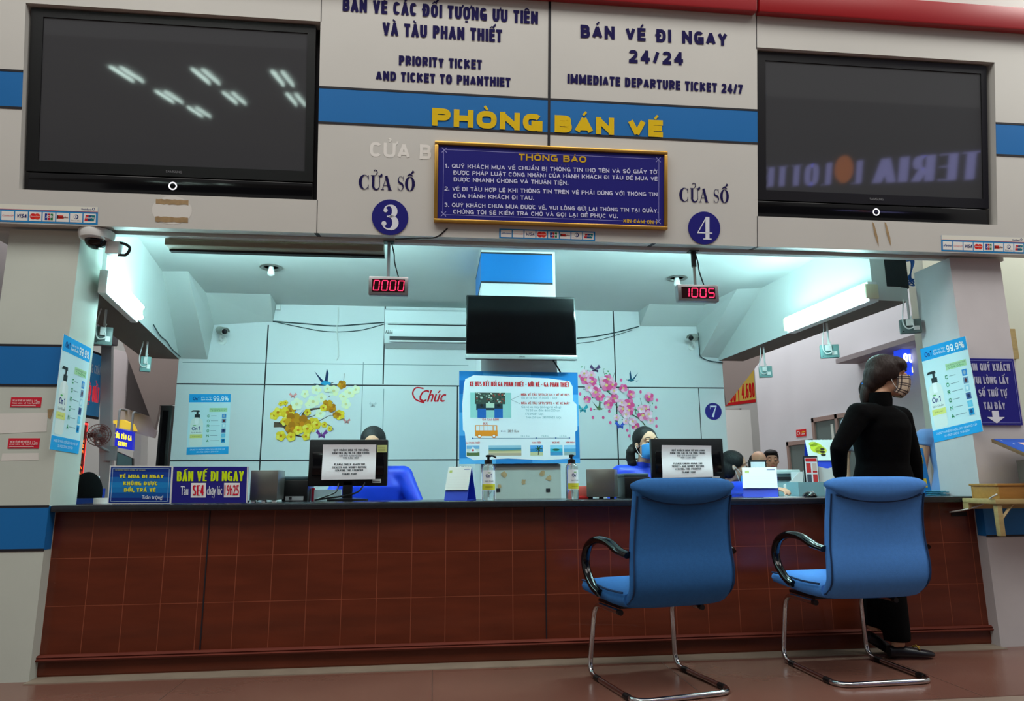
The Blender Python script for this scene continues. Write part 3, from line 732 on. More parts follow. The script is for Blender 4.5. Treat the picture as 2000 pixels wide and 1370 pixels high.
def card_sticker(fr, a0, a1, b0, b1, head, label, skip=0):
    t = thing('card_logo_sticker', label, 'sticker', fr.w((a0+a1)/2, b0, 0), 'stickers of accepted bank cards')
    m = MB(); slab(m, fr.w, ink((40, 136, 200)), 0.0, 0.0015, a0, a1, b0, b1); h = b1-b0
    bt = b1
    if head:
        rect(m, fr.w, a0, a1, b1-h*.27, b1, ink((226, 226, 214)), 0.002); rect(m, fr.w, a0, a1, b1-h*.30, b1-h*.27, ink((176, 70, 90)), 0.002)
        text(m, fr.w, 'VietinBank', a1-.085, a1-.032, b1-h*.20, h*.10, ink((60, 70, 130)), 0.02, 0.0025); pen(m, fr.w, arc(a1-.022, b1-h*.12, .006, .006, 0, 360, 12), .003, ink((60, 70, 130)), 0.0025)
        bt = b1-h*.30
    m.build('backing', t)
    k = (a1-a0-.012)/8; hh = bt-b0
    for i in range(8):
        x0 = a0+.006+k*i+.003; x1 = x0+k-.006; y0 = b0+hh*.13; y1 = b0+hh*.87; xc = (x0+x1)/2; yc = (y0+y1)/2; w = x1-x0; hh2 = y1-y0
        m = MB(); rect(m, fr.w, x0, x1, y0, y1, ink((232, 232, 228)), 0.0025); c = 0.003
        if i == 0: text(m, fr.w, 'ePartner', x0+.05*w, x1-.05*w, yc-.1*hh2, hh2*.28, ink((40, 90, 160)), .02, c, slant=.3)
        elif i == 1: text(m, fr.w, 'Connect24', x0+.05*w, x1-.05*w, yc-.08*hh2, hh2*.2, ink((220, 110, 120)), .0, c, slant=.3)
        elif i == 2: text(m, fr.w, 'VISA', x0+.1*w, x1-.1*w, yc-.2*hh2, hh2*.42, ink((30, 40, 110)), .03, c, slant=.25)
        elif i == 3:
            disc(m, fr.w, xc-.17*w, yc, .26*w, .26*w, ink((214, 40, 40)), c, 18); disc(m, fr.w, xc+.17*w, yc, .26*w, .26*w, ink((224, 60, 44)), c+.0004, 18)
            text(m, fr.w, 'MasterCard', xc-.36*w, xc+.36*w, yc-.05*hh2, hh2*.12, ink((250, 226, 220)), .02, c+.0008)
        elif i == 4:
            for q, col in enumerate(((40, 70, 150), (190, 40, 60), (40, 130, 80))): rect(m, fr.w, xc-.33*w+.23*w*q, xc-.13*w+.23*w*q, yc-.36*hh2, yc+.36*hh2, ink(col), c)
            text(m, fr.w, 'JCB', xc-.28*w, xc+.30*w, yc-.1*hh2, hh2*.24, ink((240, 240, 245)), .04, c+.0004)
        elif i == 5:
            rect(m, fr.w, x0+.04*w, x0+.55*w, yc-.16*hh2, yc+.2*hh2, ink((210, 50, 40)), c); rect(m, fr.w, x0+.04*w, x0+.14*w, yc-.16*hh2, yc+.2*hh2, ink((40, 40, 40)), c+.0004)
            text(m, fr.w, 'bankplus', x0+.16*w, x1-.06*w, yc-.07*hh2, hh2*.2, ink((120, 30, 30)), .03, c+.0006)
        elif i == 6:
            disc(m, fr.w, xc, yc+.1*hh2, .2*w, .2*w, ink((40, 60, 120)), c, 16); disc(m, fr.w, xc-.04*w, yc+.1*hh2, .14*w, .14*w, ink((230, 232, 235)), c+.0004, 14)
            rect(m, fr.w, xc-.055*w, xc-.025*w, yc-.02*hh2, yc+.22*hh2, ink((40, 60, 120)), c+.0008)
            text(m, fr.w, 'Diners Club', x0+.1*w, x1-.1*w, yc-.38*hh2, hh2*.13, ink((90, 100, 120)), .0, c)
        else:
            for q, col in enumerate(((200, 40, 50), (30, 80, 130), (20, 120, 130))):
                xa = x0+.08*w+.25*w*q; flat(m, fr.w, [(xa, yc-.32*hh2), (xa+.27*w, yc-.32*hh2), (xa+.36*w, yc+.32*hh2), (xa+.09*w, yc+.32*hh2)], ink(col), c+.0001*q)
            text(m, fr.w, 'UnionPay', x0+.16*w, x1-.12*w, yc-.06*hh2, hh2*.22, ink((240, 240, 240)), .02, c+.001)
        m.build('card_logo', t)
card_sticker(FA, -2.385, -1.825, 0.008, 0.103, True, 'blue card logo sticker with white header above the dome camera')
card_sticker(FA, 0.346, 0.906, 0.003, 0.058, False, 'blue card logo sticker under the brass framed notice board')
card_sticker(FA, 3.077, 3.637, 0.008, 0.107, True, 'blue card logo sticker with white header above the pillar with the navy queue sign')

# ================================================================== LAMPS
def tube_lamp(fr, L, R, label, name='tube_lamp', h=0.11, n=2, depth=0.09, ends=(0, 1)):
    """batten on the wall frame between two sighted ends, with its glass tubes in front"""
    (a0, b0), (a1, b1) = fr.px(*L, depth), fr.px(*R, depth)
    if a0 > a1: a0, b0, a1, b1 = a1, b1, a0, b0
    bm_ = (b0+b1)/2
    t = thing(name, label, 'lamp', fr.w((a0+a1)/2, bm_-h/2, 0), 'double tube lamps over the side openings')
    m = MB(); m.box(a0, a1, bm_-h*.62, bm_+h*.62, .002, depth-.019, WHITEP, fr.w); m.build('housing', t, bevel=0.005)
    for k in range(n):
        bz = bm_+(k-(n-1)/2)*h*.62
        m = MB(); m.tube([fr.w(a0+.03, bz, depth), fr.w(a1-.03, bz, depth)], 0.017, TUBEM, 12); m.build('tube', t, smooth=0.9)
    for a in [(a0, a1)[e] for e in ends]:
        m = MB(); m.box(a-.009, a+.009, bm_-h*.45, bm_+h*.45, .002, depth+.004, mat('yellowed_plastic', (224, 222, 190), 0.5), fr.w); m.build('end_cap', t, bevel=0.006)
    return t
tube_lamp(LWF, (216, 557), (278, 607), 'lit double tube lamp on the beam beside the dome camera', ends=(1,), depth=.065)
tube_lamp(RWF, (1531, 628), (1692, 578), 'lit double tube lamp on the beam below the black speaker box')
# battens mounted behind the fascia, their tubes turned to the ceiling
def back_batten(x0, x1, label, up=0.0):
    t = thing('batten_lamp', label, 'lamp', ((x0+x1)/2, .10, FB-.02), 'batten lamps behind the fascia')
    m = MB(); m.box(x0, x1, 0.075, 0.15, 2.272+up, 2.335+up, mat('dull_grey_metal', (138, 130, 112), 0.5)); m.build('housing', t, bevel=0.006)
    if not up: m = MB(); m.box(x0+.002, x1-.002, 0.15, 0.19, 2.262, 2.30, JOINT); m.build('rim', t)
    m = MB(); m.tube([(x0+.04, .178, 2.354+up), (x1-.04, .178, 2.354+up)], .015, HIDT, 10); m.build('tube', t, smooth=0.9)
    for x in (x0+.02, x1-.02): m = MB(); m.box(x-.012, x+.012, .15, .19, 2.30+up, 2.372+up, WHITEP); m.build('end_cap', t)
back_batten(onY(328, 465, .12).x, onY(751, 480, .12).x, 'long grey batten lamp hung behind the fascia beside the 0000 display')
back_batten(1.15, 2.10, 'batten lamp tucked behind the fascia above the 1005 display', .062)

def downlight(u, v, label):
    p = onZ(u, v, CZ)
    t = thing('downlight', label, 'lamp', p, 'recessed downlights in the booth ceiling')
    m = MB(); m.lathe([(.055, 0), (.085, 0), (.088, -.006), (.08, -.012), (.06, -.008), (.055, 0)], STEEL, p); m.build('ring', t, smooth=0.8)
    m = MB(); m.lathe([(.018, 0), (.02, -.02), (.022, -.022), (.026, -.04), (.026, -.06), (.012, -.072)], mat('unlit_bulb', (238, 240, 238), 0.3), p); m.build('bulb', t, smooth=0.8)
downlight(530, 522, 'recessed ceiling downlight with white bulb beyond the long batten lamp')
downlight(1322, 543, 'recessed ceiling downlight with white bulb near the 1005 display')

# ================================================================== QUEUE DISPLAYS
SEG = {'0': 'abcdef', '1': 'bc', '5': 'afgcd'}
def queue_display(u0, u1, v0, v1, s, label, pole_u, black):
    Yd = 0.0
    p0 = onY(u0, v1, Yd); p1 = onY(u1, v0, Yd); xa, xb, za, zb = p0.x, p1.x, (onY(u0, v1-3, Yd).z+onY(u1, v1+2, Yd).z)/2, (p1.z+onY(u0, v0-2, Yd).z)/2
    t = thing('queue_display', label, 'display', ((xa+xb)/2, Yd+.03, za), 'red number displays under the fascia')
    DF = wallframe(Yd)
    w, h = xb-xa, zb-za
    m = MB(); m.box(xa, xb, Yd, Yd+.05, za, zb, mat('satin_alloy', (150, 148, 150), 0.3, metal=0.7)); m.build('housing', t, bevel=0.006)
    m = MB(); m.box(xa+.09*w, xb-.09*w, Yd-.0015, Yd, za+.16*h, zb-.16*h, mat('dark_red_window', (40, 4, 10), 0.2)); m.build('window', t)
    k = .82*w/4
    for i, ch in enumerate(s):
        x = xa+.09*w+k*i+.16*k; y = za+.24*h; ww, hh = .66*k, .52*h; sl = .08; m = MB(); q = ww*.17
        S = {'a': (0, 1, 1, 1), 'b': (1, .5, 1, 1), 'c': (1, 0, 1, .5), 'd': (0, 0, 1, 0), 'e': (0, 0, 0, .5), 'f': (0, .5, 0, 1), 'g': (0, .5, 1, .5)}
        for c_ in SEG[ch]:
            ax, ay, bx, by = S[c_]; dx, dy = (bx-ax), (by-ay); g = .06
            A = (x+(ax+dx*g)*ww+sl*ay*hh, y+(ay+dy*g)*hh); B_ = (x+(bx-dx*g)*ww+sl*by*hh, y+(by-dy*g)*hh)
            pen(m, DF.w, [A, B_], q, glow((255, 44, 92), 1.6), 0.003)
        m.build('digit', t)
    px = onY(pole_u, v0-20, Yd).x
    m = MB(); m.tube([(px, Yd+.02, zb), (px, Yd+.02, FB)], .009, GREYP if not black else STEEL, 8); m.build('pole', t, smooth=0.8)
    m = MB()
    if black: m.tube([(px, Yd+.02, FB-.10), (px, Yd+.02, FB-.002)], .016, BLACKP, 8)
    m.box(px-.03, px+.03, Yd, Yd+.05, FB-.006, FB, BLACKP); m.build('mount', t)
    m = MB(); m.tube(spline([(px+.015, Yd+.03, FB-.005), (px+.03, Yd+.03, FB-.07), (px+.035, Yd+.03, zb+.09), (px+.06, Yd+.03, zb)], 6), .004, BLACKP, 6); m.build('cable', t, smooth=0.8)
    if not black:
        m = MB(); m.tube(spline([(px+.04, Yd-.05, FB-.008), (px+.18, Yd-.09, FB-.012), (px+.27, -.093, FB-.004), (px+.335, -.098, FB+.05)], 8), .004, BLACKP, 6); m.build('cable', t, smooth=0.8)
queue_display(719, 798, 541, 577, '0000', 'small hanging display with red digits 0000', 758, False)
queue_display(1325, 1403, 557, 589, '1005', 'small hanging display with red digits 1005', 1359, True)

# ================================================================== CAMERAS, SPEAKER, HANGING BOXES
p = Vector((-1.868, 0.03, FB)); 
t = thing('dome_camera', 'white dome camera under the fascia at the top of the poster-wrapped pillar', 'camera', p)
m = MB(); m.lathe([(.0, 0), (.088, 0), (.09, -.02), (.082, -.045), (.06, -.052)], WHITEP, (p.x, -.0, p.z)); m.build('base', t, smooth=0.7)
m = MB(); m.ball((p.x, 0, p.z-.05), (.056, .056, .05), BLACKG); m.build('dome', t, smooth=2)
m = MB(); m.box(p.x+.05, p.x+.12, .0, .05, p.z-.12, p.z-.05, WHITEP); m.build('junction_box', t, bevel=.006)
m = MB(); m.tube(spline([(p.x+.06, .03, p.z-.05), (p.x+.13, .02, p.z-.055), (p.x+.17, .02, p.z-.08), (p.x+.155, .02, p.z-.12), (p.x+.11, .03, p.z-.12)], 6), .008, BLACKP, 8); m.build('cable', t, smooth=.8)

def bullet_camera(u, v, aim, label):
    p = onY(u, v, D-.14); a = Vector(aim).normalized()
    t = thing('bullet_camera', label, 'camera', p, 'bullet cameras on the back wall')
    m = MB(); m.lathe([(.0, -.07), (.03, -.07), (.034, -.06), (.034, .05), (.03, .055), (.0, .055)], mat('camera_grey', (170, 172, 165), 0.35, metal=.3), p, 18, a); m.build('body', t, smooth=.7)
    m = MB(); m.lathe([(.0, .05), (.024, .057), (.022, .06), (.0, .062)], BLACKG, p, 16, a); m.build('lens', t, smooth=.7)
    s = a.cross(Vector((0, 0, 1))).normalized(); up = s.cross(a)
    m = MB(); rs = []
    for q in (-.07, .085): rs.append([p+a*q+s*(r*math.cos(g))+up*(r*math.sin(g)) for r, g in [(.039, PI*i/8) for i in range(9)]+[(.036, PI*i/8) for i in range(8, -1, -1)]])
    m.rings(rs, mat('camera_grey', (170, 172, 165))); m.build('hood', t, smooth=.6)
    m = MB(); m.tube(fillet([p-up*.03, p-up*.07-a*.03, Vector((p.x-a.x*.06, D, p.z-.06))], .02), .011, WHITEP, 8); m.lathe([(.0, 0), (.04, 0), (.04, .012), (0, .014)], WHITEP, (p.x-a.x*.06, D, p.z-.06), 16, (0, -1, 0)); m.build('bracket', t, smooth=.7)
bullet_camera(434, 647, (.6, -.8, -.25), 'grey bullet camera on the wall above the soap poster')
bullet_camera(1353, 660, (-.62, -.78, -.22), 'grey bullet camera on the wall above the number 7 sign')

x0, x1 = 2.985, 3.165
t = thing('loudspeaker', 'black loudspeaker box on the beam above the tube lamp', 'speaker', (3.07, .38, onY(1735, 570, .36).z))
zt, zl = FB+.14, onY(1735, 565, .36).z
m = MB(); m.box(x0, x1, .34, .48, zl, zt, mat('charcoal_box', (36, 42, 46), 0.6)); m.build('cabinet', t, bevel=.008)
m = MB(); m.box(x0+.012, x1-.012, .332, .34, zl+.012, zt-.012, mat('grille_cloth', (28, 34, 38), 0.9, bump=.4, bscale=300)); m.build('grille', t)
for k in range(3):
    m = MB(); m.tube(spline([(x1+.005, .36, zl+.24-.02*k), (x1+.04+.01*k, .35, zl+.20), (x1+.03, .35, zl+.12), (x1+.012+.01*k, .36, zl+.08), (x1+.05, .36, zl+.03+.02*k), (x1-.004, .38, zl+.05)], 6), .005, mat('blue_cable', (30, 110, 200), 0.5), 6); m.build('cable', t, smooth=.9)

def hang_box(u, v, w, h, X_, beam, label, tint):
    p = onX(u, v, X_)
    t = thing('hanging_box', label, 'box', (p.x, p.y, p.z-h/2), 'wired boxes hanging under the beams')
    M_ = Matrix.Rotation(-.35 if X_ > 0 else .5, 3, 'Z')
    fn = lambda a, b, c: p + M_ @ Vector((a, b, c))
    m = MB(); m.box(-w/2, w/2, -.02, .02, -h/2, h/2, mat('box_%s' % tint, (120, 160, 158) if tint == 'teal' else (96, 112, 110), .4), fn); m.build('case', t, bevel=.004)
    m = MB(); m.box(w*.1, w*.38, -.023, -.02, -h*.3, -h*.02, WHITEP, fn); m.box(-w*.42, -w*.36, -.022, -.02, -h*.4, -h*.34, JOINT, fn); m.build('label_plate', t)
    m = MB(); m.box(-w*.25, w*.1, -.035, -.02, h*.0, h*.45, WHITEP, fn); m.build('plug', t, bevel=.003)
    top = beam
    m = MB(); m.tube([fn(0, -.0, h/2), Vector((p.x, p.y, top))], .008, WHITEP, 8); m.build('conduit', t, smooth=.9)
    m = MB(); m.tube(spline([Vector((p.x-.03, p.y, top)), fn(-.03, -.02, h/2+.12), fn(-.05, -.03, h*.35), fn(-.03, -.035, -h*.2), fn(.01, -.035, -.1*h), fn(0, -.03, h*.3), fn(.01, -.012, h/2+.02)], 6), .004, WHITEP, 6); m.build('wire', t, smooth=.9)
hang_box(1778, 638, .125, .095, 3.12, RZ, 'wired box hanging under the beam next to the pillar with the navy sign', 'grey')
hang_box(1620, 687, .13, .10, 2.95, RZ, 'wired box hanging midway along the beam under the lit tube lamp', 'teal')
hang_box(1495, 727, .11, .10, 2.90, RZ, 'wired box hanging under the beam near the yellow price banner', 'teal')
hang_box(202, 657, .10, .12, -2.15, LZ, 'wired box hanging under the beam close to the dome camera pillar', 'grey')
hang_box(284, 712, .075, .12, -2.30, LZ, 'wired box hanging under the beam over the ENTRY sign', 'teal')

# ================================================================== ON THE COLUMN AND BACK WALL
Yt = COLY-.13
FT = wallframe(Yt)
q = [onY(*p_, Yt) for p_ in ((911, 577), (1123, 580), (1127, 705), (910, 699))]
x0, x1 = (q[0].x+q[3].x)/2, (q[1].x+q[2].x)/2; z1, z0 = (q[0].z+q[1].z)/2, (q[2].z+q[3].z)/2
t = thing('hanging_television', 'switched off flat television with a silver lower edge on the column', 'television', ((x0+x1)/2, Yt, z0))
m = MB(); m.box(x0, x1, Yt, Yt+.05, z0, z1, BLACKG); m.build('case', t, bevel=.006)
m = MB(); m.box(x0+.012, x1-.012, Yt-.002, Yt, z0+.045, z1-.014, LCD); m.build('screen', t)
m = MB(); m.box(x0-.004, x1+.004, Yt-.006, Yt+.03, z0, z0+.032, mat('silver_plastic', (190, 200, 200), .3, metal=.3)); m.build('lower_trim', t, bevel=.004)
m = MB(); text(m, FT.w, 'SAMSUNG', (x0+x1)/2-.02, (x0+x1)/2+.02, z0+.012, .008, JOINT, .02, .007); m.build('lettering', t)
m = MB(); m.box((x0+x1)/2-.12, (x0+x1)/2+.12, Yt+.05, COLY, z0+.12, z1-.12, STEEL); m.build('bracket', t)
m = MB(); xx = x1-.12; m.tube(spline([(xx-.04, Yt+.06, z0+.01), (xx, COLY-.02, z0-.03), (xx+.03, COLY-.01, z0-.09), (xx+.035, COLY-.01, z0-.2)], 6), .006, BLACKP, 6); m.build('cable', t, smooth=.9)

# air conditioner
q0 = onY(752, 603, D-.2); q1 = onY(752, 673, D-.2)
ax0, ax1 = q0.x, q0.x+1.02
t = thing('air_conditioner', 'white wall air conditioner partly behind the hanging television', 'air conditioner', ((ax0+ax1)/2, D-.1, q1.z))
zt, zb = q0.z, q1.z; hh = zt-zb
prof = [(D, zt), (D-.19, zt), (D-.21, zt-.02), (D-.215, zt-.40*hh), (D-.205, zt-.44*hh), (D-.21, zt-.50*hh), (D-.21, zt-.74*hh), (D-.17, zb+.06*hh), (D-.05, zb), (D, zb)]
m = MB(); m.rings([[Vector((x, y, z)) for y, z in prof] for x in (ax0, ax1)], mat('aircon_white', (224, 230, 232), .35)); m.build('body', t, smooth=.6)
m = MB(); m.box(ax0+.03, ax1-.03, D-.213, D-.195, zt-.46*hh, zt-.43*hh, JOINT); m.build('panel_gap', t)
m = MB(); m.box(ax0+.05, ax1-.05, D-.214, D-.15, zb+.10*hh, zb+.22*hh, JOINT)
m.build('outlet', t)
m = MB(); m.box(ax0+.05, ax1-.05, D-.222, D-.21, zb+.07*hh, zb+.11*hh, WHITEP); m.build('louvre', t)
m = MB(); text(m, wallframe(D-.213).w, 'Aikibi', ax0+.01, ax0+.075, zt-.72*hh, .035, JOINT, .02, .003); m.build('lettering', t)

# bus poster on the column
Yp = COLY-.03
PQ = pxquad(wallframe(Yp), (897, 907), (1133, 905), (1128, 728), (897, 725))
t = thing('bus_poster', 'blue bordered bus timetable poster with an orange bus and photos on the column', 'poster', PQ(.5, 0, 0))
m = MB(); slab(m, PQ, ink((40, 122, 190)), -.012, 0)
for x0, y0, x1, y1, c_ in ((0, .0, .3, .06, (90, 170, 225)), (.6, 0, 1, .05, (70, 150, 215)), (0, .3, .05, .55, (80, 160, 220)), (.95, .4, 1, .75, (90, 165, 220)), (.2, .95, .6, 1, (70, 150, 210)), (0, .75, .06, .9, (24, 96, 170))):
    rect(m, PQ, x0, x1, y0, y1, ink(c_), .0006)
wob = [(.055, .08), (.12, .04), (.4, .055), (.7, .035), (.93, .05), (.965, .12), (.965, .34), (.985, .36), (.985, .64), (.955, .68), (.955, .84), (.93, .9), (.75, .93), (.4, .945), (.12, .955), (.05, .91), (.04, .86), (.025, .64), (.03, .36), (.045, .34), (.055, .2)]
flat(m, PQ, wob, ink((226, 232, 238)), .0012)
m.build('sheet', t)
RD = ink((206, 44, 52)); GRN = ink((130, 170, 180)); m = MB()
text(m, PQ, 'XE BUS KẾT NỐI GA PHAN THIẾT - MŨI NÉ - GA PHAN THIẾT', .085, .925, .835, .05, RD, .07, .002)
text(m, PQ, 'MUA VÉ TÀU SPT1/2/3/4 + VÉ XE BUS', .515, .925, .735, .026, RD, .0, .002)
text(m, PQ, 'Giá vé xe bus: 35.000đ/ 1 lượt', .515, .82, .70, .024, GRN, .0, .002)
text(m, PQ, 'MUA VÉ TÀU SPT1/SPT2 + VÉ XE MÁY', .515, .925, .64, .026, RD, .0, .002)
for i, (s, a_, b_) in enumerate((('Giá vé xe máy (không rút xăng)', .515, .85), ('Từ 50 cm đến dưới 250 cm', .55, .84), ('170.000đ/1 lượt', .55, .70), ('Trên 250 cm  280.000đ/1 lượt', .55, .85))):
    text(m, PQ, s, a_, b_, .60-.038*i, .024, GRN, .0, .002)
text(m, PQ, 'GA SÀI GÒN', .19, .325, .462, .022, RD, .0, .002); text(m, PQ, 'BUS', .195, .235, .418, .022, RD, .0, .002)
text(m, PQ, '28.9 Km', .40, .49, .335, .026, ink((120, 90, 90)), .01, .002)
flat(m, PQ, [(.34, .347), (.35, .357), (.35, .337)], ink((30, 50, 90)), .002); flat(m, PQ, [(.385, .347), (.375, .357), (.375, .337)], ink((30, 50, 90)), .002); rect(m, PQ, .348, .377, .344, .350, ink((30, 50, 90)), .002)
rect(m, PQ, .11, .915, .270, .274, ink((90, 130, 160)), .0018)
for x in (.11, .635, .80, .915): disc(m, PQ, x, .272, .006, .008, ink((40, 90, 150)), .0022, 12)
for s, a_, b_ in (('GA PHAN THIẾT', .055, .17), ('HÀM TIẾN', .60, .675), ('MŨI NÉ', .77, .83), ('HÒN RƠM', .885, .955)): text(m, PQ, s, a_, b_, .215, .018, RD, .0, .002)
for s, a_, b_ in (('18.5 Km', .51, .58), ('7.6 Km', .68, .74), ('2.4 Km', .83, .89)): text(m, PQ, s, a_, b_, .285, .018, GRN, .0, .002)
for a_, b_ in ((.44, .51), (.44, .50)):
    pass
pen(m, PQ, [(.43, .69), (.505, .735)], .003, ink((120, 120, 130)), .002); pen(m, PQ, [(.43, .69), (.505, .645)], .003, ink((120, 120, 130)), .002)
m.build('lettering', t)
# printed photographs on the poster
m = MB(); rect(m, PQ, .09, .43, .49, .765, ink((150, 200, 196)), .0015)
rect(m, PQ, .13, .38, .64, .765, ink((60, 72, 66)), .002)
for i in range(60):
    x, y = .135+.235*random.random(), .65+.105*random.random(); rect(m, PQ, x, x+.012, y, y+.012, ink(random.choice(((200, 210, 200), (160, 60, 50), (40, 50, 40), (220, 220, 210), (90, 120, 100)))), .0022+.0001*(i % 5))
rect(m, PQ, .14, .36, .575, .64, ink((36, 50, 60)), .0024); rect(m, PQ, .22, .29, .60, .65, ink((190, 210, 190)), .0026)
for x in (.185, .325): rect(m, PQ, x-.035, x+.035, .49, .59, ink((40, 96, 170)), .0026); disc(m, PQ, x, .625, .013, .016, ink((30, 26, 26)), .0027, 12)
m.build('photo', t)
def mini(x0, x1, y0, y1, bands, extra=None):
    m = MB(); n = len(bands)
    for i, c_ in enumerate(bands): rect(m, PQ, x0, x1, y0+(y1-y0)*i/n, y0+(y1-y0)*(i+1)/n, ink(c_), .0018)
    if extra: extra(m)
    m.build('photo', t)
mini(.06, .165, .085, .195, ((90, 110, 70), (210, 214, 206), (120, 170, 210)), lambda m: (flat(m, PQ, [(.075, .12), (.15, .12), (.112, .185)], ink((226, 228, 230)), .002), disc(m, PQ, .112, .145, .009, .012, RD, .0022, 12)))
mini(.24, .51, .085, .195, ((176, 160, 140), (206, 190, 150), (80, 140, 170), (150, 190, 210)), lambda m: flat(m, PQ, [(.24, .13), (.24, .15), (.36, .14), (.51, .150), (.51, .135)], ink((150, 160, 120)), .002))
mini(.585, .69, .085, .195, ((190, 190, 150), (60, 130, 180), (90, 160, 220)), lambda m: [pen(m, PQ, [(.65, .09), (.655, .16)], .006, ink((60, 50, 40)), .002)]+[pen(m, PQ, [(.655, .16), (.655+.03*math.cos(k), .16+.03*math.sin(k))], .008, ink((30, 80, 40)), .0021+.0001*k) for k in range(6)])
mini(.75, .855, .085, .195, ((70, 140, 190), (60, 170, 200), (140, 200, 225)), lambda m: disc(m, PQ, .80, .145, .03, .012, ink((40, 90, 70)), .002, 14))
mini(.868, .965, .085, .195, ((150, 170, 170), (90, 160, 200), (150, 200, 230)))
# orange bus drawing
m = MB(); OR = ink((232, 140, 40))
rect(m, PQ, .13, .315, .295, .355, OR, .002); rect(m, PQ, .13, .137, .355, .41, OR, .002); rect(m, PQ, .13, .31, .405, .412, OR, .0021); rect(m, PQ, .305, .313, .355, .41, OR, .002); rect(m, PQ, .275, .282, .355, .41, OR, .002)
for x in (.165, .20, .235): rect(m, PQ, x, x+.003, .355, .405, OR, .002)
for x in (.165, .285): disc(m, PQ, x, .295, .018, .022, ink((210, 120, 40)), .0024, 16); disc(m, PQ, x, .295, .011, .014, ink((236, 236, 236)), .0028, 14)
m.build('bus_drawing', t)

# Chúc lettering, red sticker
q = onY(838, 772, D)
m = MB(); WQ = WB
a0, b0 = WB.px(810, 785); a1, b1 = WB.px(867, 782)
text(m, WB.w, 'Chúc', a0+.03, a1, b0, .11, ink((196, 26, 40)), .02, .003, slant=.3)
pen(m, WB.w, spline([(a0+.08, b0+.125, 0), (a0+.02, b0+.13, 0), (a0-.02, b0+.08, 0), (a0+.02, b0+.02, 0), (a0+.09, b0+.0, 0)], 5) and [(p_.x, p_.y) for p_ in spline([(a0+.08, b0+.125, 0), (a0+.01, b0+.13, 0), (a0-.02, b0+.08, 0), (a0+.01, b0+.02, 0), (a0+.09, b0-.01, 0)], 5)], .014, ink((196, 26, 40)), .0025)
m.build('wall_lettering', label='red script lettering Chúc on the white back wall', cat='lettering')

# soap posters
def soap_poster(Q, label, fold=False):
    t = thing('soap_poster', label, 'poster', Q(.5, 0, 0), 'hand wash posters')
    CY_ = ink((40, 160, 224)); m = MB(); slab(m, Q, ink((206, 234, 240)), -.003, 0)
    rect(m, Q, 0, 1, .86, 1, CY_, .0006); rect(m, Q, 0, 1, 0, .12, CY_, .0006)
    m.build('sheet', t)
    W2 = ink((236, 244, 248)); NV = ink((30, 50, 120)); GR = ink((30, 140, 90)); m = MB()
    text(m, Q, 'On', .09, .20, .895, .055, NV, .03, .0015); text(m, Q, '1', .21, .25, .895, .06, NV, .03, .0015); text(m, Q, '99,9%', .58, .95, .885, .075, W2, .05, .0015)
    text(m, Q, 'giúp tay bạn', .29, .55, .935, .02, W2, 0, .0015); text(m, Q, 'Sạch Khuẩn', .29, .55, .895, .024, W2, .02, .0015)
    text(m, Q, 'CHUNG TAY PHÒNG CHỐNG DỊCH VIÊM PHỔI CẤP', .08, .92, .07, .022, W2, 0, .0015); text(m, Q, 'DO VIRUS CORONA 2019-NCOV', .24, .76, .03, .022, W2, 0, .0015)
    rect(m, Q, .50, .93, .70, .765, ink((176, 216, 170)), .001)
    text(m, Q, 'CÁCH PHÒNG NGỪA DỊCH VIRUS', .52, .91, .738, .014, ink((60, 90, 80)), 0, .0015); text(m, Q, 'C-O-R-O-N-A', .56, .88, .71, .02, GR, .03, .0015)
    for i, ch in enumerate('CORONA'):
        y = .61-.082*i; x = .455-.012*i*0
        text(m, Q, ch, x, x+.06, y, .042, GR, .05, .0015)
        rect(m, Q, x+.09, x+.09+.22*(.6+.4*((i*7) % 3)/2), y+.02, y+.026, ink((120, 150, 160)), .001)
        rect(m, Q, .81, .91, y-.012, y+.055, ink(((60, 140, 210), (120, 150, 180), (170, 215, 230), (70, 100, 150), (110, 195, 225), (40, 150, 205))[i]), .001)
        disc(m, Q, .86, y+.022, .026, .022, ink(((150, 180, 200), (90, 50, 60), (220, 240, 245), (40, 50, 90), (120, 205, 235), (30, 80, 130))[i]), .0014, 12)
    m.build('lettering', t)
    m = MB(); LB = ink((226, 236, 232))
    flat(m, Q, [(.06, .16), (.10, .135), (.32, .135), (.36, .16), (.365, .50), (.34, .57), (.25, .61), (.17, .61), (.08, .57), (.055, .50)], LB, .001)
    rect(m, Q, .15, .28, .605, .66, ink((44, 54, 58)), .0012); rect(m, Q, .19, .24, .66, .71, ink((44, 54, 58)), .0014); flat(m, Q, [(.06, .70), (.10, .73), (.26, .73), (.27, .70), (.12, .705)], ink((44, 54, 58)), .0016)
    rect(m, Q, .16, .25, .5, .61, ink((240, 246, 246)), .0012); rect(m, Q, .06, .36, .27, .33, ink((222, 224, 130)), .0014)
    text(m, Q, 'On', .10, .23, .40, .055, NV, .03, .0016); text(m, Q, '1', .25, .30, .40, .06, NV, .03, .0016); text(m, Q, 'Sạch Khuẩn', .09, .33, .35, .022, ink((60, 80, 90)), 0, .0016)
    disc(m, Q, .16, .475, .04, .008, ink((90, 170, 90)), .0016, 12); text(m, Q, 'ENRICHED', .12, .30, .292, .012, ink((110, 110, 50)), 0, .0018)
    m.build('bottle_picture', t)
soap_poster(pxquad(wallframe(D-.001), (364, 889), (446, 887), (451, 770), (370, 770)), 'light blue hand wash poster on the back wall beside the yellow blossom decal')
XF_R = Frame((3.197, 0, 0), (0, -1, 0), (0, 0, 1)); XF_L = Frame((-1.946, 0, 0), (0, 1, 0), (0, 0, 1))
soap_poster(pxquad(XF_R, (1825, 865), (1920, 843), (1885, 657), (1797, 682)), 'light blue hand wash poster sticking out from the pillar beside the woman in black')
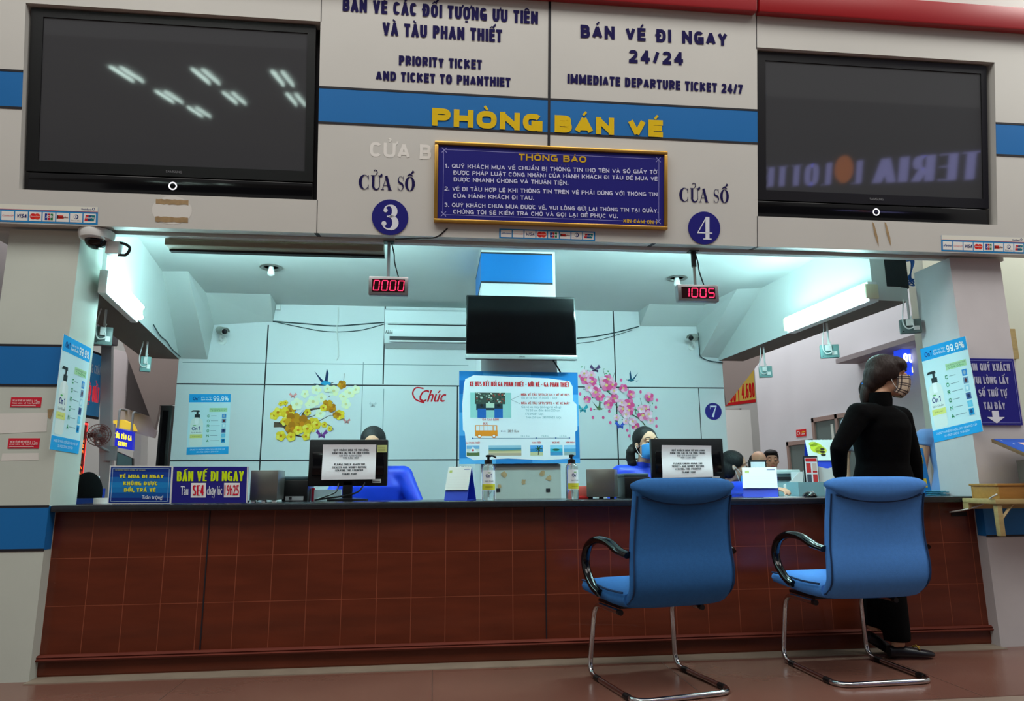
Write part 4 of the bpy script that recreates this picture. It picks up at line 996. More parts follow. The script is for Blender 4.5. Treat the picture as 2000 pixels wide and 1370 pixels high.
soap_poster(pxquad(XF_L, (97, 878), (153, 887), (178, 681), (125, 653)), 'light blue hand wash poster on the pillar with the red height stickers')

# height stickers and queue sign on the pillars
for v, s, lab in ((787, '1,32m', 'red height sticker 1,32m on the white pillar, upper one'), (867.5, '1,12m', 'red height sticker 1,12m on the white pillar, lower one')):
    u0, u1 = (20, 82) if v < 800 else (15, 78)
    a0, b0 = PF.px(u0, v+9); a1, b1 = PF.px(u1, v-9)
    b1 = b0+.052
    t = thing('height_sticker', lab, 'sticker', PF.w((a0+a1)/2, b0, 0), 'height stickers on the pillar')
    m = MB(); slab(m, PF.w, ink((206, 40, 60)), 0, .0025, a0, a1, b0, b1); m.build('backing', t)
    m = MB(); LT = ink((240, 206, 206)); w = a1-a0
    text(m, PF.w, 'TRẺ EM TỪ MỨC NÀY TRỞ LÊN', a0+.06*w, a0+.68*w, b0+.030, .009, LT, .03, .004); text(m, PF.w, 'PHẢI MUA VÉ TÀU', a0+.06*w, a0+.68*w, b0+.017, .008, LT, .03, .004)
    text(m, PF.w, s, a0+.71*w, a0+.95*w, b0+.018, .021, LT, .03, .004); rect(m, PF.w, a0+.05*w, a0+.84*w, b0+.007, b0+.010, LT, .004); m.build('lettering', t)
a0, b0 = PF.px(1893, 831); a1, b1 = PF.px(1985, 702); a1 = 3.68; a0 = max(a0, 3.204)
t = thing('queue_ticket_sign', 'navy sign on the pillar reading XIN QUÝ KHÁCH VUI LÒNG LẤY SỐ THỨ TỰ TẠI ĐÂY with an arrow', 'sign', PF.w((a0+a1)/2, b0, 0))
t['label'] = 'navy queue ticket sign with white capitals and a down arrow'
a1 = (PF.px(1977, 702)[0]+PF.px(1994, 832)[0])/2
m = MB(); slab(m, PF.w, NAVY, 0.0, .012, a0, a1, b0, b1); m.build('panel', t)
m = MB()
for x0, x1, y0, y1 in ((a0+.01, a1-.01, b0+.012, b0+.015), (a0+.01, a1-.01, b1-.015, b1-.012), (a1-.013, a1-.01, b0+.012, b1-.012)): rect(m, PF.w, x0, x1, y0, y1, ink((120, 124, 190)), .0135)
m.build('border', t)
SF = PF.off(.013); PW = ink((176, 178, 200))
sign_text([('XIN QUÝ KHÁCH', (1893, 724), (1973, 725), 14), ('VUI LÒNG LẤY', (1900, 750), (1971, 750), 14), ('SỐ THỨ TỰ', (1912, 775), (1967, 775), 14), ('TẠI ĐÂY', (1922, 800), (1964, 800), 14)], PW, t, SF, .04, .001)
a, q = SF.px(1945, 815); m = MB(); flat(m, SF.w, [(a-.022, q+.038), (a+.022, q+.038), (a+.022, q), (a+.058, q), (a, q-.038), (a-.058, q), (a-.022, q)], ink((214, 216, 224)), .001); m.build('arrow', t)

# ================================================================== ON THE COUNTER
def board_sign(Q, label, art):
    t = thing('counter_sign', label, 'sign', Q(.5, 0, 0))
    art(t, Q); return t
Q1 = pxquad(wallframe(.13), (212, 984.5), (331, 984.5), (335, 913), (217, 912))
def art1(t, Q):
    m = MB(); slab(m, Q, WHITEP, -.010, 0, -.02, 1.02, -.0, 1.03)
    for i, c_ in enumerate(((24, 50, 130), (24, 84, 160), (30, 120, 190), (34, 132, 200), (30, 104, 180), (26, 64, 150), (24, 50, 130))): rect(m, Q, 0, 1, .02+.14*i, .02+.14*(i+1), ink(c_), .0008)
    for x0, x1, y0, y1 in ((.03, .97, .055, .065), (.03, .97, .955, .965), (.03, .037, .055, .965), (.963, .97, .055, .965)): rect(m, Q, x0, x1, y0, y1, ink((170, 200, 230)), .0014)
    m.build('board', t); m = MB(); Y_ = ink((226, 222, 60))
    text(m, Q, 'VÉ MUA ĐI NGAY', .15, .88, .69, .10, Y_, .08, .002); text(m, Q, 'KHÔNG ĐƯỢC', .22, .79, .50, .10, Y_, .08, .002); text(m, Q, 'ĐỔI, TRẢ VÉ', .24, .76, .32, .10, Y_, .08, .002)
    text(m, Q, 'Trân trọng!', .54, .89, .13, .10, ink((225, 232, 240)), .02, .002); text(m, Q, 'CHI NHÁNH VẬN TẢI ĐƯỜNG SẮT SÀI GÒN', .07, .57, .90, .025, ink((190, 200, 120)), .02, .002); m.build('lettering', t)
board_sign(Q1, 'blue counter sign with yellow text VÉ MUA ĐI NGAY KHÔNG ĐƯỢC', art1)
Q2 = pxquad(wallframe(.14), (333, 983.5), (483, 982.5), (485, 912), (335, 912))
def art2(t, Q):
    m = MB(); slab(m, Q, ink((40, 38, 130)), -.006, 0); rect(m, Q, .985, 1, 0, 1, WHITEP, .0006)
    for x0, x1 in ((.26, .455), (.69, .895)): rect(m, Q, x0, x1, .15, .55, ink((236, 236, 236)), .0012)
    m.build('board', t); m = MB(); RD_ = ink((206, 20, 52)); WH = ink((226, 230, 240))
    text(m, Q, 'BÁN VÉ ĐI NGAY', .075, .945, .60, .27, ink((206, 236, 20)), .08, .002)
    text(m, Q, 'Tàu', .13, .225, .22, .25, WH, .03, .002); text(m, Q, 'SE4', .285, .43, .21, .28, RD_, .06, .003); text(m, Q, 'chạy lúc', .47, .665, .22, .25, WH, .03, .002); text(m, Q, '19h25', .70, .885, .21, .28, RD_, .03, .003); m.build('lettering', t)
    m = MB(); m.box(.0, 1, 0, .06, -.05, -.006, BLACKP, Q); m.build('foot', t)
board_sign(Q2, 'navy counter sign BÁN VÉ ĐI NGAY with train SE4 at 19h25', art2)

def yaw_box(p, w, d, h, a):
    M_ = Matrix.Rotation(a, 3, 'Z'); p = Vector(p)
    return lambda x, y, z: p + M_ @ Vector((x*w, y*d, z*h))
def metal_box(u0, u1, vt, Yd, a, label):
    p0, p1 = onY(u0, 975, Yd), onY(u1, 975, Yd); zt = onY((u0+u1)/2, vt, Yd).z; w = p1.x-p0.x
    t = thing('metal_box', label, 'box', ((p0.x+p1.x)/2, Yd+.1, TOP), 'steel boxes on the counter')
    fn = yaw_box((p0.x, Yd, TOP), w, w*1.1, zt-TOP, a)
    m = MB(); m.box(0, 1, 0, 1, .07, 1, STEEL, fn); m.build('body', t, bevel=.003)
    for x in (.12, .5, .88):
        m = MB(); m.box(x-.07, x+.07, .05, .2, 0, .08, WHITEP if a > -.2 else BLACKP, fn); m.build('foot', t)
metal_box(487, 541, 919, .22, -.02, 'brushed steel box beside the navy SE4 sign')
metal_box(1146, 1200, 917, .22, -.36, 'brushed steel box beside the pink plastic box')

def ticket_printer(u0, u1, vt, Yd, label, port):
    p0, p1 = onY(u0, 975, Yd), onY(u1, 975, Yd); zt = onY((u0+u1)/2, vt, Yd).z; w = p1.x-p0.x
    t = thing('ticket_printer', label, 'printer', ((p0.x+p1.x)/2, Yd+.1, TOP), 'black ticket printers')
    fn = yaw_box((p0.x, Yd, TOP), w, .22, zt-TOP, 0)
    m = MB(); m.box(0, 1, 0, 1, 0, .86, BLACKP, fn); m.build('body', t, bevel=.006)
    m = MB(); m.box(.02, .98, .08, .95, .86, 1, mat('slate_plastic', (56, 78, 86), .4), fn); m.build('lid', t, bevel=.006)
    if port:
        m = MB(); m.box(.15, .85, -.02, 0, .04, .2, GREYP, fn); m.build('port_plate', t)
        m = MB(); m.box(.3, .4, -.03, -.02, .07, .17, JOINT, fn); m.build('socket', t)
    else:
        m = MB(); m.box(.25, .5, -.01, 0, .42, .6, WHITEP, fn); m.build('label_plate', t)
ticket_printer(550, 600, 931, .40, 'black ticket printer between the steel box and the papered monitor', True)
ticket_printer(1221, 1272, 925, .34, 'black ticket printer in front of the clerk with the blue mask', False)

def monitor(u0, u1, vt, vb, Yd, paper, label, note):
    x0, x1 = onY(u0, 900, Yd).x, onY(u1, 900, Yd).x; zt = onY((u0+u1)/2, vt, Yd).z; zb = onY((u0+u1)/2, vb, Yd).z; xc = (x0+x1)/2
    t = thing('computer_monitor', label, 'monitor', (xc, Yd+.05, TOP), 'black monitors seen from behind')
    m = MB(); m.box(x0, x1, Yd, Yd+.04, zb, zt, BLACKP); m.build('case', t, bevel=.006)
    m = MB(); h = zt-zb; m.box(x0+.02, x1-.02, Yd-.012, Yd, zb+.22*h, zt-.28*h, BLACKG); m.build('back_bulge', t, bevel=.008)
    m = MB(); m.box(x0+.012, x1-.012, Yd+.04, Yd+.042, zb+.02, zt-.012, LCD); m.build('screen', t)
    m = MB(); m.box(xc-.028, xc+.028, Yd, Yd+.03, TOP+.01, zb+.03, BLACKP); m.build('neck', t, bevel=.004)
    m = MB(); m.lathe([(0, 0), (.12, 0), (.12, .01), (.03, .018), (0, .018)], BLACKP, (xc, Yd+.03, TOP), 28, sy=.7); m.build('base', t, smooth=.6)
    for k in range(2):
        m = MB(); m.tube(spline([(xc-.05+.15*k, Yd-.002, zb+.02), (xc-.06+.13*k, Yd-.03, zb-.03), (xc-.11+.1*k, Yd-.05, TOP+.03), (xc-.18, Yd-.03, TOP+.008)], 6), .005, BLACKP, 6); m.build('cable', t, smooth=.9)
    m = MB(); FM = wallframe(Yd-.002)
    rect(m, FM.w, x1-.085, x1-.035, zb+.018, zb+.040, ink((190, 196, 196)), .001); rect(m, FM.w, x1-.083, x1-.04, zb+.024, zb+.028, ink((70, 70, 70)), .0014)
    m.build('rating_label', t)
    FP = wallframe(Yd-.016)
    Qp = pxquad(FP, *paper)
    # taped sheet, a little wavy
    s = MB(); N = 14; vs = []; fs = []
    for i in range(N+1):
        for j in range(2):
            y = i/N; vs.append(Qp(j, y, .004+.006*math.sin(5.2*y+1.0)))
    for i in range(N): fs.append((2*i, 2*i+1, 2*i+3, 2*i+2))
    s.add(vs, fs, PAPER)
    pn = thing('taped_notice', note, 'notice', Qp(.5, 0, 0), 'notices taped on the monitors'); s.build('sheet', pn, smooth=2)
    m = MB(); TX = ink((54, 54, 60)); F_ = lambda a, b, c: Qp(a, b, c+.004+.006*math.sin(5.2*b+1.0)+.0015)
    for sx, a_, b_, yb, col in (('QUÝ KHÁCH MUA VÉ VUI LÒNG', .20, .86, .82, TX), ('KIỂM TRA LẠI VÉ VÀ TIỀN TRƯỚC', .17, .88, .735, TX), ('KHI RỜI KHỎI QUẦY', .31, .73, .66, ink((150, 150, 156))), ('XIN CẢM ƠN!', .38, .67, .595, ink((130, 130, 136))),
        ('PLEASE CHECK AGAIN THE', .225, .80, .41, TX), ('TICKETS AND MONEY BEFORE', .19, .83, .325, TX), ('LEAVING THE COUNTER', .25, .77, .24, TX), ('THANK YOU!', .38, .65, .135, TX)):
        text(m, F_, sx, a_, b_, yb, .052, col, .035, 0)
    m.build('lettering', pn)
    return t, FP, (x0, x1, zb, zt)
t, FP, B_ = monitor(603, 757, 859, 950, .40, ((628, 938), (733, 936.5), (735, 869), (631, 869)), 'black monitor hiding the face of the bowed clerk', 'white bilingual notice taped on the monitor before the bowed clerk')
m = MB(); a, q = FP.px(737, 884); a1_, q1_ = FP.px(756, 870); slab(m, FP.w, ink((186, 190, 120)), .0, .003, a, a1_, q, q1_)
for k in range(4): rect(m, FP.w, a+.004, a1_-.01, q+.008+.009*k, q+.010+.009*k, ink((90, 90, 60)), .0034)
m.build('sticky_note', label='yellowish sticky note on the monitor of the bowed clerk', cat='note')
monitor(1273, 1414, 857, 944, .40, ((1293, 934), (1392, 932), (1389, 871), (1292, 870)), 'black monitor in front of the clerk with the blue mask', 'white bilingual notice taped on the monitor above the dark blue chair')

def desk_calendar(p, w, h, d, a, label, art=None, group='tent calendars on the counter'):
    p = Vector(p); M_ = Matrix.Rotation(a, 3, 'Z'); fn = lambda x, y, z: p + M_ @ Vector((x, y, z))
    BL = mat('calendar_blue', (30, 64, 190), .5)
    t = thing('desk_calendar', label, 'calendar', p, group)
    def leaf(y0, z0, y1, z1, th, m, nm, x0=-w/2, x1=w/2):
        b = MB(); n = Vector((0, -(z1-z0), (y1-y0))).normalized()*th
        vs = [fn(x, y, z) for x in (x0, x1) for y, z in ((y0, z0), (y1, z1))]
        vs += [fn(x, y+n.y, z+n.z) for x in (x0, x1) for y, z in ((y0, z0), (y1, z1))]
        b.add(vs, [(0, 1, 3, 2), (4, 6, 7, 5), (0, 4, 5, 1), (2, 3, 7, 6), (0, 2, 6, 4), (1, 5, 7, 3)], m); return b.build(nm, t)
    leaf(-d, 0.0, 0, h, .002, BL, 'front_board'); leaf(d, 0.0, 0, h, .002, BL, 'back_board'); leaf(-d, 0.001, d, 0.001, .002, BL, 'base_board')
    k = .30
    pg = leaf(-d*(1-k)-.006, h*k, -.002, h, .006, mat('calendar_page', (224, 236, 232), .6), 'page_block')
    F_ = lambda x, y, c: fn(-w/2+x*w, -(d*(1-k)+.006)*(1-y)-.002*y-.006-c, h*k+(h-h*k)*y+c*.3)
    m = MB()
    if art: art(m, F_)
    else:
        rect(m, F_, .08, .2, .75, .86, ink((180, 200, 120)), .0012); rect(m, F_, .72, .95, .88, .91, ink((60, 80, 150)), .0012)
        for r in range(5): rect(m, F_, .1, .92, .12+.11*r, .124+.11*r, ink((206, 216, 214)), .001)
    m.build('print', pg)
    for i in range(9):
        x = -w/2+w*(i+.5)/9; b = MB(); b.tube([fn(x+.001, .006*math.cos(g), h-.002+.006*math.sin(g)) for g in [PI*2*j/10 for j in range(10)]], .0012, CHROME, 5, closed=True); b.build('ring', t, smooth=2)
p = onY(899, 977, .26); desk_calendar((p.x, .26, TOP), .15, .19, .055, -.55, 'blue and white tent calendar beside the hand gel bottle on the bowed clerk side')
p = onY(1487, 972, .30); desk_calendar((p.x, .30, TOP), .20, .178, .065, -.50, 'large blue and white tent calendar between the two blue chairs')

def gel_bottle(u, vt, Yd, a, label):
    p = onY(u, 975, Yd); zt = onY(u, vt, Yd).z; H = zt-TOP; c0 = Vector((p.x, Yd, TOP)); R = .036
    GEL = mat('clear_gel', (226, 238, 240), .06, trans=.92, ior=1.35)
    t = thing('hand_gel_bottle', label, 'bottle', c0, 'pump bottles of hand gel on the counter')
    m = MB(); m.lathe([(0, .001), (R*.9, .001), (R, .008), (R, H*.70), (R*.92, H*.75), (R*.62, H*.80), (R*.42, H*.815), (R*.42, H*.84), (0, H*.84)], GEL, c0, 28); m.build('body', t, smooth=.7)
    m = MB(); m.lathe([(0, H*.80), (R*.62, H*.80), (R*.62, H*.88), (R*.4, H*.895), (R*.2, H*.90), (R*.2, H*.955), (0, H*.955)], BLACKP, c0, 20); m.build('cap', t, smooth=.5)
    m = MB(); dx, dy = math.cos(a), math.sin(a)
    m.lathe([(0, H*.95), (R*.42, H*.95), (R*.45, H*.985), (R*.3, H), (0, H)], BLACKP, c0, 16); m.tube(spline([c0+Vector((0, 0, H*.975)), c0+Vector((dx*R*.8, dy*R*.8, H*.978)), c0+Vector((dx*R*1.3, dy*R*1.3, H*.945))], 5), .0055, BLACKP, 8); m.build('pump', t, smooth=.8)
    m = MB(); m.tube([c0+Vector((0, 0, .02)), c0+Vector((0, 0, H*.8))], .004, WHITEP, 6); m.build('dip_tube', t)
    # wrap label
    LBL = mat('bottle_label', (228, 236, 240), .4); m = MB(); c_a = -PI/2+a*.25
    fn = lambda x, y, c: c0+Vector(((R+.0006+c)*math.cos(c_a+(x-.5)*2.6), (R+.0006+c)*math.sin(c_a+(x-.5)*2.6), y*H))
    def wrap(x0, x1, y0, y1, mm, c):
        n = 12
        for i in range(n): rect(m, fn, x0+(x1-x0)*i/n, x0+(x1-x0)*(i+1)/n, y0, y1, mm, c)
    wrap(0, 1, .22, .66, LBL, .0); wrap(0, 1, .235, .36, ink((200, 200, 60)), .0005)
    text(m, fn, 'On', .28, .52, .50, .075, ink((30, 50, 120)), .03, .001); text(m, fn, '1', .56, .66, .50, .085, ink((30, 50, 120)), .03, .001); text(m, fn, 'Sạch Khuẩn', .22, .76, .41, .028, ink((60, 80, 100)), 0, .001)
    wrap(.40, .58, .595, .612, ink((110, 170, 90)), .0007); wrap(.25, .72, .29, .30, ink((110, 110, 40)), .0008); m.build('label', t)
gel_bottle(954, 889, .13, .35, 'clear pump bottle of hand gel in front of the bus poster beside the tent calendar')
gel_bottle(1118, 888, .16, 1.6, 'clear pump bottle of hand gel beside the pink plastic box')
p0, p1 = onY(1126, 975, .39), onY(1150, 975, .39)
t = thing('plastic_box', 'pink translucent plastic box with red base beside the steel box', 'box', ((p0.x+p1.x)/2, .43, TOP))
m = MB(); m.box(p0.x, p1.x+.02, .39, .47, TOP+.014, TOP+.075, mat('pink_plastic', (240, 120, 110), .3, trans=.3)); m.build('body', t, bevel=.004)
m = MB(); m.box(p0.x-.004, p1.x+.024, .386, .474, TOP, TOP+.014, mat('red_plastic', (206, 40, 40), .4)); m.build('base', t, bevel=.003)

def simple(name, label, cat, builder, **kw):
    m = MB(); builder(m); return m.build(name, label=label, cat=cat, **kw)
# papers and folder beside the first monitor
p = onY(633, 972, .45)
simple('paper_stack', 'white paper stack with a red edge behind the monitor of the bowed clerk', 'paper', lambda m: (m.box(p.x-.07, p.x+.09, .517, .547, TOP, TOP+.065, PAPER), m.box(p.x-.085, p.x-.07, .517, .547, TOP, TOP+.075, ink((190, 30, 50)))))
# computer mouse and paper slip
p = onY(1583, 970, .12)
t = thing('computer_mouse', 'black computer mouse on the counter edge by the light blue chair', 'mouse', (p.x, .12, TOP))
m = MB(); m.ball((p.x, .13, TOP+.004), (.036, .055, .03), BLACKG); m.v = [Vector((q.x, q.y, max(q.z, TOP+.0005))) for q in m.v]; m.build('body', t, smooth=2)
m = MB(); m.lathe([(.008, -.004), (.01, 0), (.008, .004)], GREYP, (p.x, .09, TOP+.028), 12, (1, 0, 0)); m.build('wheel', t)
p = onY(1540, 971, .2)
simple('paper_slip', 'white paper slip lying on the counter beside the black mouse', 'paper', lambda m: m.box(p.x-.14, p.x+.06, .12, .26, TOP, TOP+.002, PAPER))
# inner work desk, where the far clerk sits
t = thing('work_desk', 'low pale desk behind the counter under the grey printer and organizers', 'desk', (2.3, 1.0, 0))
m = MB(); m.box(1.75, 2.72, .62, 1.345, .76, .80, mat('desk_laminate', (196, 206, 206), .4)); m.build('desktop', t, bevel=.004)
for x in (1.80, 2.66): m = MB(); m.box(x, x+.025, .64, 1.26, 0, .76, GREYP); m.build('leg', t)
DT = .80
def on_desk(u0, u1, vt, vb, Yd):
    a, b_ = onY(u0, vb, Yd), onY(u1, vb, Yd); return a.x, b_.x, onY((u0+u1)/2, vt, Yd).z
x0, x1, zt = on_desk(1516, 1562, 918, 958, 1.0)
t = thing('office_printer', 'grey office printer on the low desk behind the counter', 'printer', ((x0+x1)/2, 1.1, DT))
m = MB(); m.box(x0, x1, 1.0, 1.26, DT, zt-.03, mat('printer_grey', (128, 158, 164), .45)); m.build('body', t, bevel=.01)
m = MB(); m.box(x0-.008, x1+.008, .98, 1.27, zt-.03, zt, mat('printer_light', (186, 206, 206), .45)); m.build('lid', t, bevel=.008)
m = MB(); m.box(x0+.01, x1-.02, .992, 1.0, zt-.075, zt-.05, JOINT); m.build('paper_slot', t)
x0, x1, zt = on_desk(1531, 1570, 922, 962, .80)
t = thing('document_holder', 'white curved document holder in front of the grey printer', 'holder', ((x0+x1)/2, .85, DT))
m = MB(); FD = wallframe(.80)
m.prism([(x0, DT), (x1, DT), (x1, zt), (x1-.03, zt-.005), (x0+.06, zt-.06), (x0, zt-.09)], 0, .006, WHITEP, FD.w); m.build('front_panel', t)
m = MB(); m.prism([(.80, DT), (.95, DT), (.95, zt), (.80, zt)], 0, .005, WHITEP, lambda a, b, c: Vector((x1-c, a, b))); m.build('side_panel', t)
x0, x1, zt = on_desk(1561, 1612, 942, 970, .63)
t = thing('paper_tray', 'teal grey plastic paper tray behind the black mouse', 'tray', ((x0+x1)/2, .71, DT))
TG = mat('teal_grey_plastic', (124, 164, 172), .4)
for nm, bx in (('front_panel', (x0, x1, .63, .636)), ('back_panel', (x0, x1, .79, .796)), ('side_panel', (x0, x0+.006, .636, .79)), ('side_panel', (x1-.006, x1, .636, .79))):
    m = MB(); m.box(*bx, DT, zt, TG); m.build(nm, t)
m = MB(); m.box(x0, x1, .63, .796, DT, DT+.005, TG); m.build('bottom', t)
x0, x1, zt = on_desk(1573, 1601, 891, 942, .86)
t = thing('flyer_stand', 'black framed flyer stand with small red pictures', 'stand', ((x0+x1)/2, .96, DT))
FL = wallframe(.86)
m = MB(); m.box(x0, x1, .86, .872, DT, zt, BLACKP); m.build('frame', t, bevel=.003)
m = MB(); Qf = rectquad(FL, x0+.008, x1-.006, DT+.02, zt-.012); slab(m, Qf, PAPER, 0, .002)
for i in range(3):
    for j in range(2): rect(m, Qf, .08+.48*j, .44+.48*j, .1+.28*i, .30+.28*i, ink(((220, 190, 180), (80, 84, 96), (206, 60, 60))[(i+j) % 3]), .003); rect(m, Qf, .08+.48*j, .44+.48*j, .06+.28*i, .10+.28*i, ink((206, 50, 50)), .0031)
rect(m, Qf, .05, .95, .90, .98, ink((206, 40, 44)), .003); m.build('flyer', t)
x0, x1, zt = on_desk(1594, 1646, 910, 950, .90)
t = thing('organizer_box', 'white organizer box with wavy top under the calendar with a painted print', 'box', ((x0+x1)/2, .95, DT))
m = MB(); FO = wallframe(.90); m.prism([(x0, DT), (x1, DT), (x1, zt)]+[(x1-(x1-x0)*i/8, zt-.012+.008*math.sin(i*1.1)) for i in range(1, 8)]+[(x0, zt-.02)], 0, .005, WHITEP, FO.w); m.build('front_panel', t)
for x in (x0, x1-.005): m = MB(); m.box(x, x+.005, .90, 1.06, DT, zt-.03, WHITEP); m.build('side_panel', t)
m = MB(); m.box(x0+.006, x1-.006, .905, 1.06, zt-.032, zt-.028, WHITEP); m.build('shelf', t)
def art_ink(mm, F_):
    for cx, cy, rx, ry, c_ in ((.3, .62, .2, .25, (200, 214, 60)), (.42, .5, .18, .2, (220, 220, 90)), (.22, .8, .14, .12, (190, 206, 70))):
        disc(mm, F_, cx, cy, rx, ry, ink(c_), .0012, 12)
    for cx, cy, rx, ry in ((.46, .42, .09, .06), (.47, .55, .07, .06), (.46, .28, .08, .07)): disc(mm, F_, cx, cy, rx, ry, ink((50, 46, 36)), .0018, 10)
    rect(mm, F_, .72, .9, .2, .27, ink((40, 60, 110)), .0014); rect(mm, F_, .86, .93, .6, .9, ink((60, 140, 190)), .0014)
desk_calendar(((x0+x1)/2+.03, 1.01, zt-.027), .235, .215, .06, -.12, 'tent calendar with a yellow and ink painting on top of the white organizer', art_ink)
x0, x1, zt = on_desk(1464, 1498, 899, 918, 1.295)
t = thing('picture_frame', 'small dark framed sheet in front of the balding man', 'frame', ((x0+x1)/2, 1.305, DT))
m = MB(); m.box(x0, x1, 1.295, 1.315, DT, zt, BLACKP); m.build('frame', t, bevel=.004)
m = MB(); m.box(x0+.012, x1-.012, 1.293, 1.295, DT+.01, zt-.015, PAPER); m.build('sheet', t)
# stack of masks on the counter by the pillar
x0, x1 = onY(1826, 970, .28).x, 3.19
t = thing('mask_stack', 'flat stack of teal face masks on the counter beside the pillar', 'masks', ((x0+x1)/2, .32, TOP))
m = MB()
for k in range(5): m.box(x0+.01*(k % 2), x1-.02*(k % 3), .24, .36+.01*(k % 2), TOP+.006*k, TOP+.006*k+.005, ink(((70, 150, 180), (90, 170, 190), (80, 140, 170))[k % 3], .7))
m.build('folded_masks', t, bevel=.002)
# blue binder board with yellow tabs beside the pillar
p = onY(1828, 960, .40)
t = thing('binder', 'upright blue binder with yellow tabs against the pillar', 'binder', (3.12, .40, TOP))
m = MB(); m.prism([(-.0, 0), (.05, 0), (.02, .30), (-.03, .30)], 0, .16, ink((40, 120, 190)), lambda a, b, c: Vector((3.115+a, .36+c, TOP+b))); m.build('spine', t)
for b0 in (.05, .20): m = MB(); m.box(-.001, .022, -.003, .0, b0, b0+.055, ink((226, 190, 50)), lambda a, b, c: Vector((3.118+a-.07*c, .36+b, TOP+c))); m.build('tab', t)

# shelf with a wooden tray and a tilted display on the pillar
x0 = onY(1942, 985, -.24).x
WP = mat('pale_wood', (186, 164, 112), .5, noise=.2, nscale=6, stretch=(1, 8, 8)); WP2 = mat('honey_wood', (176, 126, 62), .5, noise=.2, nscale=6, stretch=(1, 8, 8))
zs_ = onY(1960, 975, -.24).z
t = thing('wall_shelf', 'pale wooden shelf with braced legs fixed on the blue band of the pillar', 'shelf', (x0+.2, -.12, zs_-.18))
m = MB(); m.box(x0, x0+.42, -.25, -.004, zs_-.028, zs_, WP); m.build('board', t, bevel=.003)
for xx in (x0+.015, x0+.36): m = MB(); m.box(xx, xx+.03, -.24, -.21, zs_-.20, zs_-.028, WP); m.build('leg', t, bevel=.002)
m = MB(); m.tube([(x0+.045, -.225, zs_-.11), (x0+.12, -.225, zs_-.03)], .009, WP, 4); m.build('brace', t)
m = MB(); m.box(x0+.0, x0+.42, -.05, -.004, zs_-.06, zs_-.028, WP); m.build('rail', t)
x2 = onY(1948, 960, -.22).x
t = thing('wooden_tray', 'honey coloured wooden tray standing on the pillar shelf', 'tray', (x2+.2, -.14, zs_))
zt = onY(1975, 945, -.22).z
for nm, bx in (('front_panel', (x2, x2+.36, -.23, -.218, zs_, zt)), ('back_panel', (x2, x2+.36, -.04, -.028, zs_, zt)), ('side_panel', (x2, x2+.012, -.218, -.04, zs_, zt)), ('side_panel', (x2+.348, x2+.36, -.218, -.04, zs_, zt))):
    m = MB(); m.box(*bx, WP2); m.build(nm, t, bevel=.002)
m = MB(); m.box(x2+.012, x2+.348, -.218, -.04, zs_, zs_+.008, WP2); m.build('bottom', t)
m = MB(); m.box(x2-.008, x2+.368, -.236, -.022, zt-.012, zt, WP2); m.build('rim', t, bevel=.002)
# tilted display stand
pa, pb_, pc = onY(1930, 858, -.06), onY(1968, 892, -.36), onY(2000, 893, -.36)
t = thing('display_stand', 'tilted blue display board with printed photos on a dark cabinet at the pillar', 'stand', (3.62, -.2, 0))
xl = pa.x+.02
m = MB(); fT = lambda a, b, c: Vector((xl+a*.55, -.06-b*.32, pa.z-b*.135+c))
m.box(0, 1, 0, 1, -.02, 0, mat('panel_edge', (120, 90, 60), .5), fT); m.build('panel', t)
m = MB(); rect(m, fT, .01, .99, .01, .99, ink((40, 80, 170)), .002); rect(m, fT, .2, .95, .2, .9, ink((206, 170, 160)), .003); rect(m, fT, .25, .6, .3, .6, ink((210, 90, 70)), .004); rect(m, fT, .5, .9, .5, .85, ink((230, 226, 220)), .0045)
for k in range(3): disc(m, fT, .06+.05*k, .12+.16*k, .01, .02, ink((190, 200, 220)), .004, 10)
m.build('print', t)
m = MB(); m.box(xl+.20, xl+.55, -.20, -.03, zt+.005, pa.z-.12, mat('dark_cabinet', (30, 32, 36), .4)); m.build('cabinet', t, bevel=.004)
m = MB(); m.box(xl+.15, xl+.165, -.21, -.05, zt+.005, pa.z-.125, STEEL); m.build('strut', t)
# loose grey cable at the counter end
simple('loose_cable', 'loose grey cable curving from the counter to the pillar shelf', 'cable', lambda m: m.tube(spline([onY(1855, 1001, .06), onY(1885, 996, -.03), onY(1915, 987, -.08), onY(1937, 972, -.235), onY(1947, 966, -.246)], 6), .0045, mat('pale_cable', (196, 196, 190), .5), 8), smooth=.9)

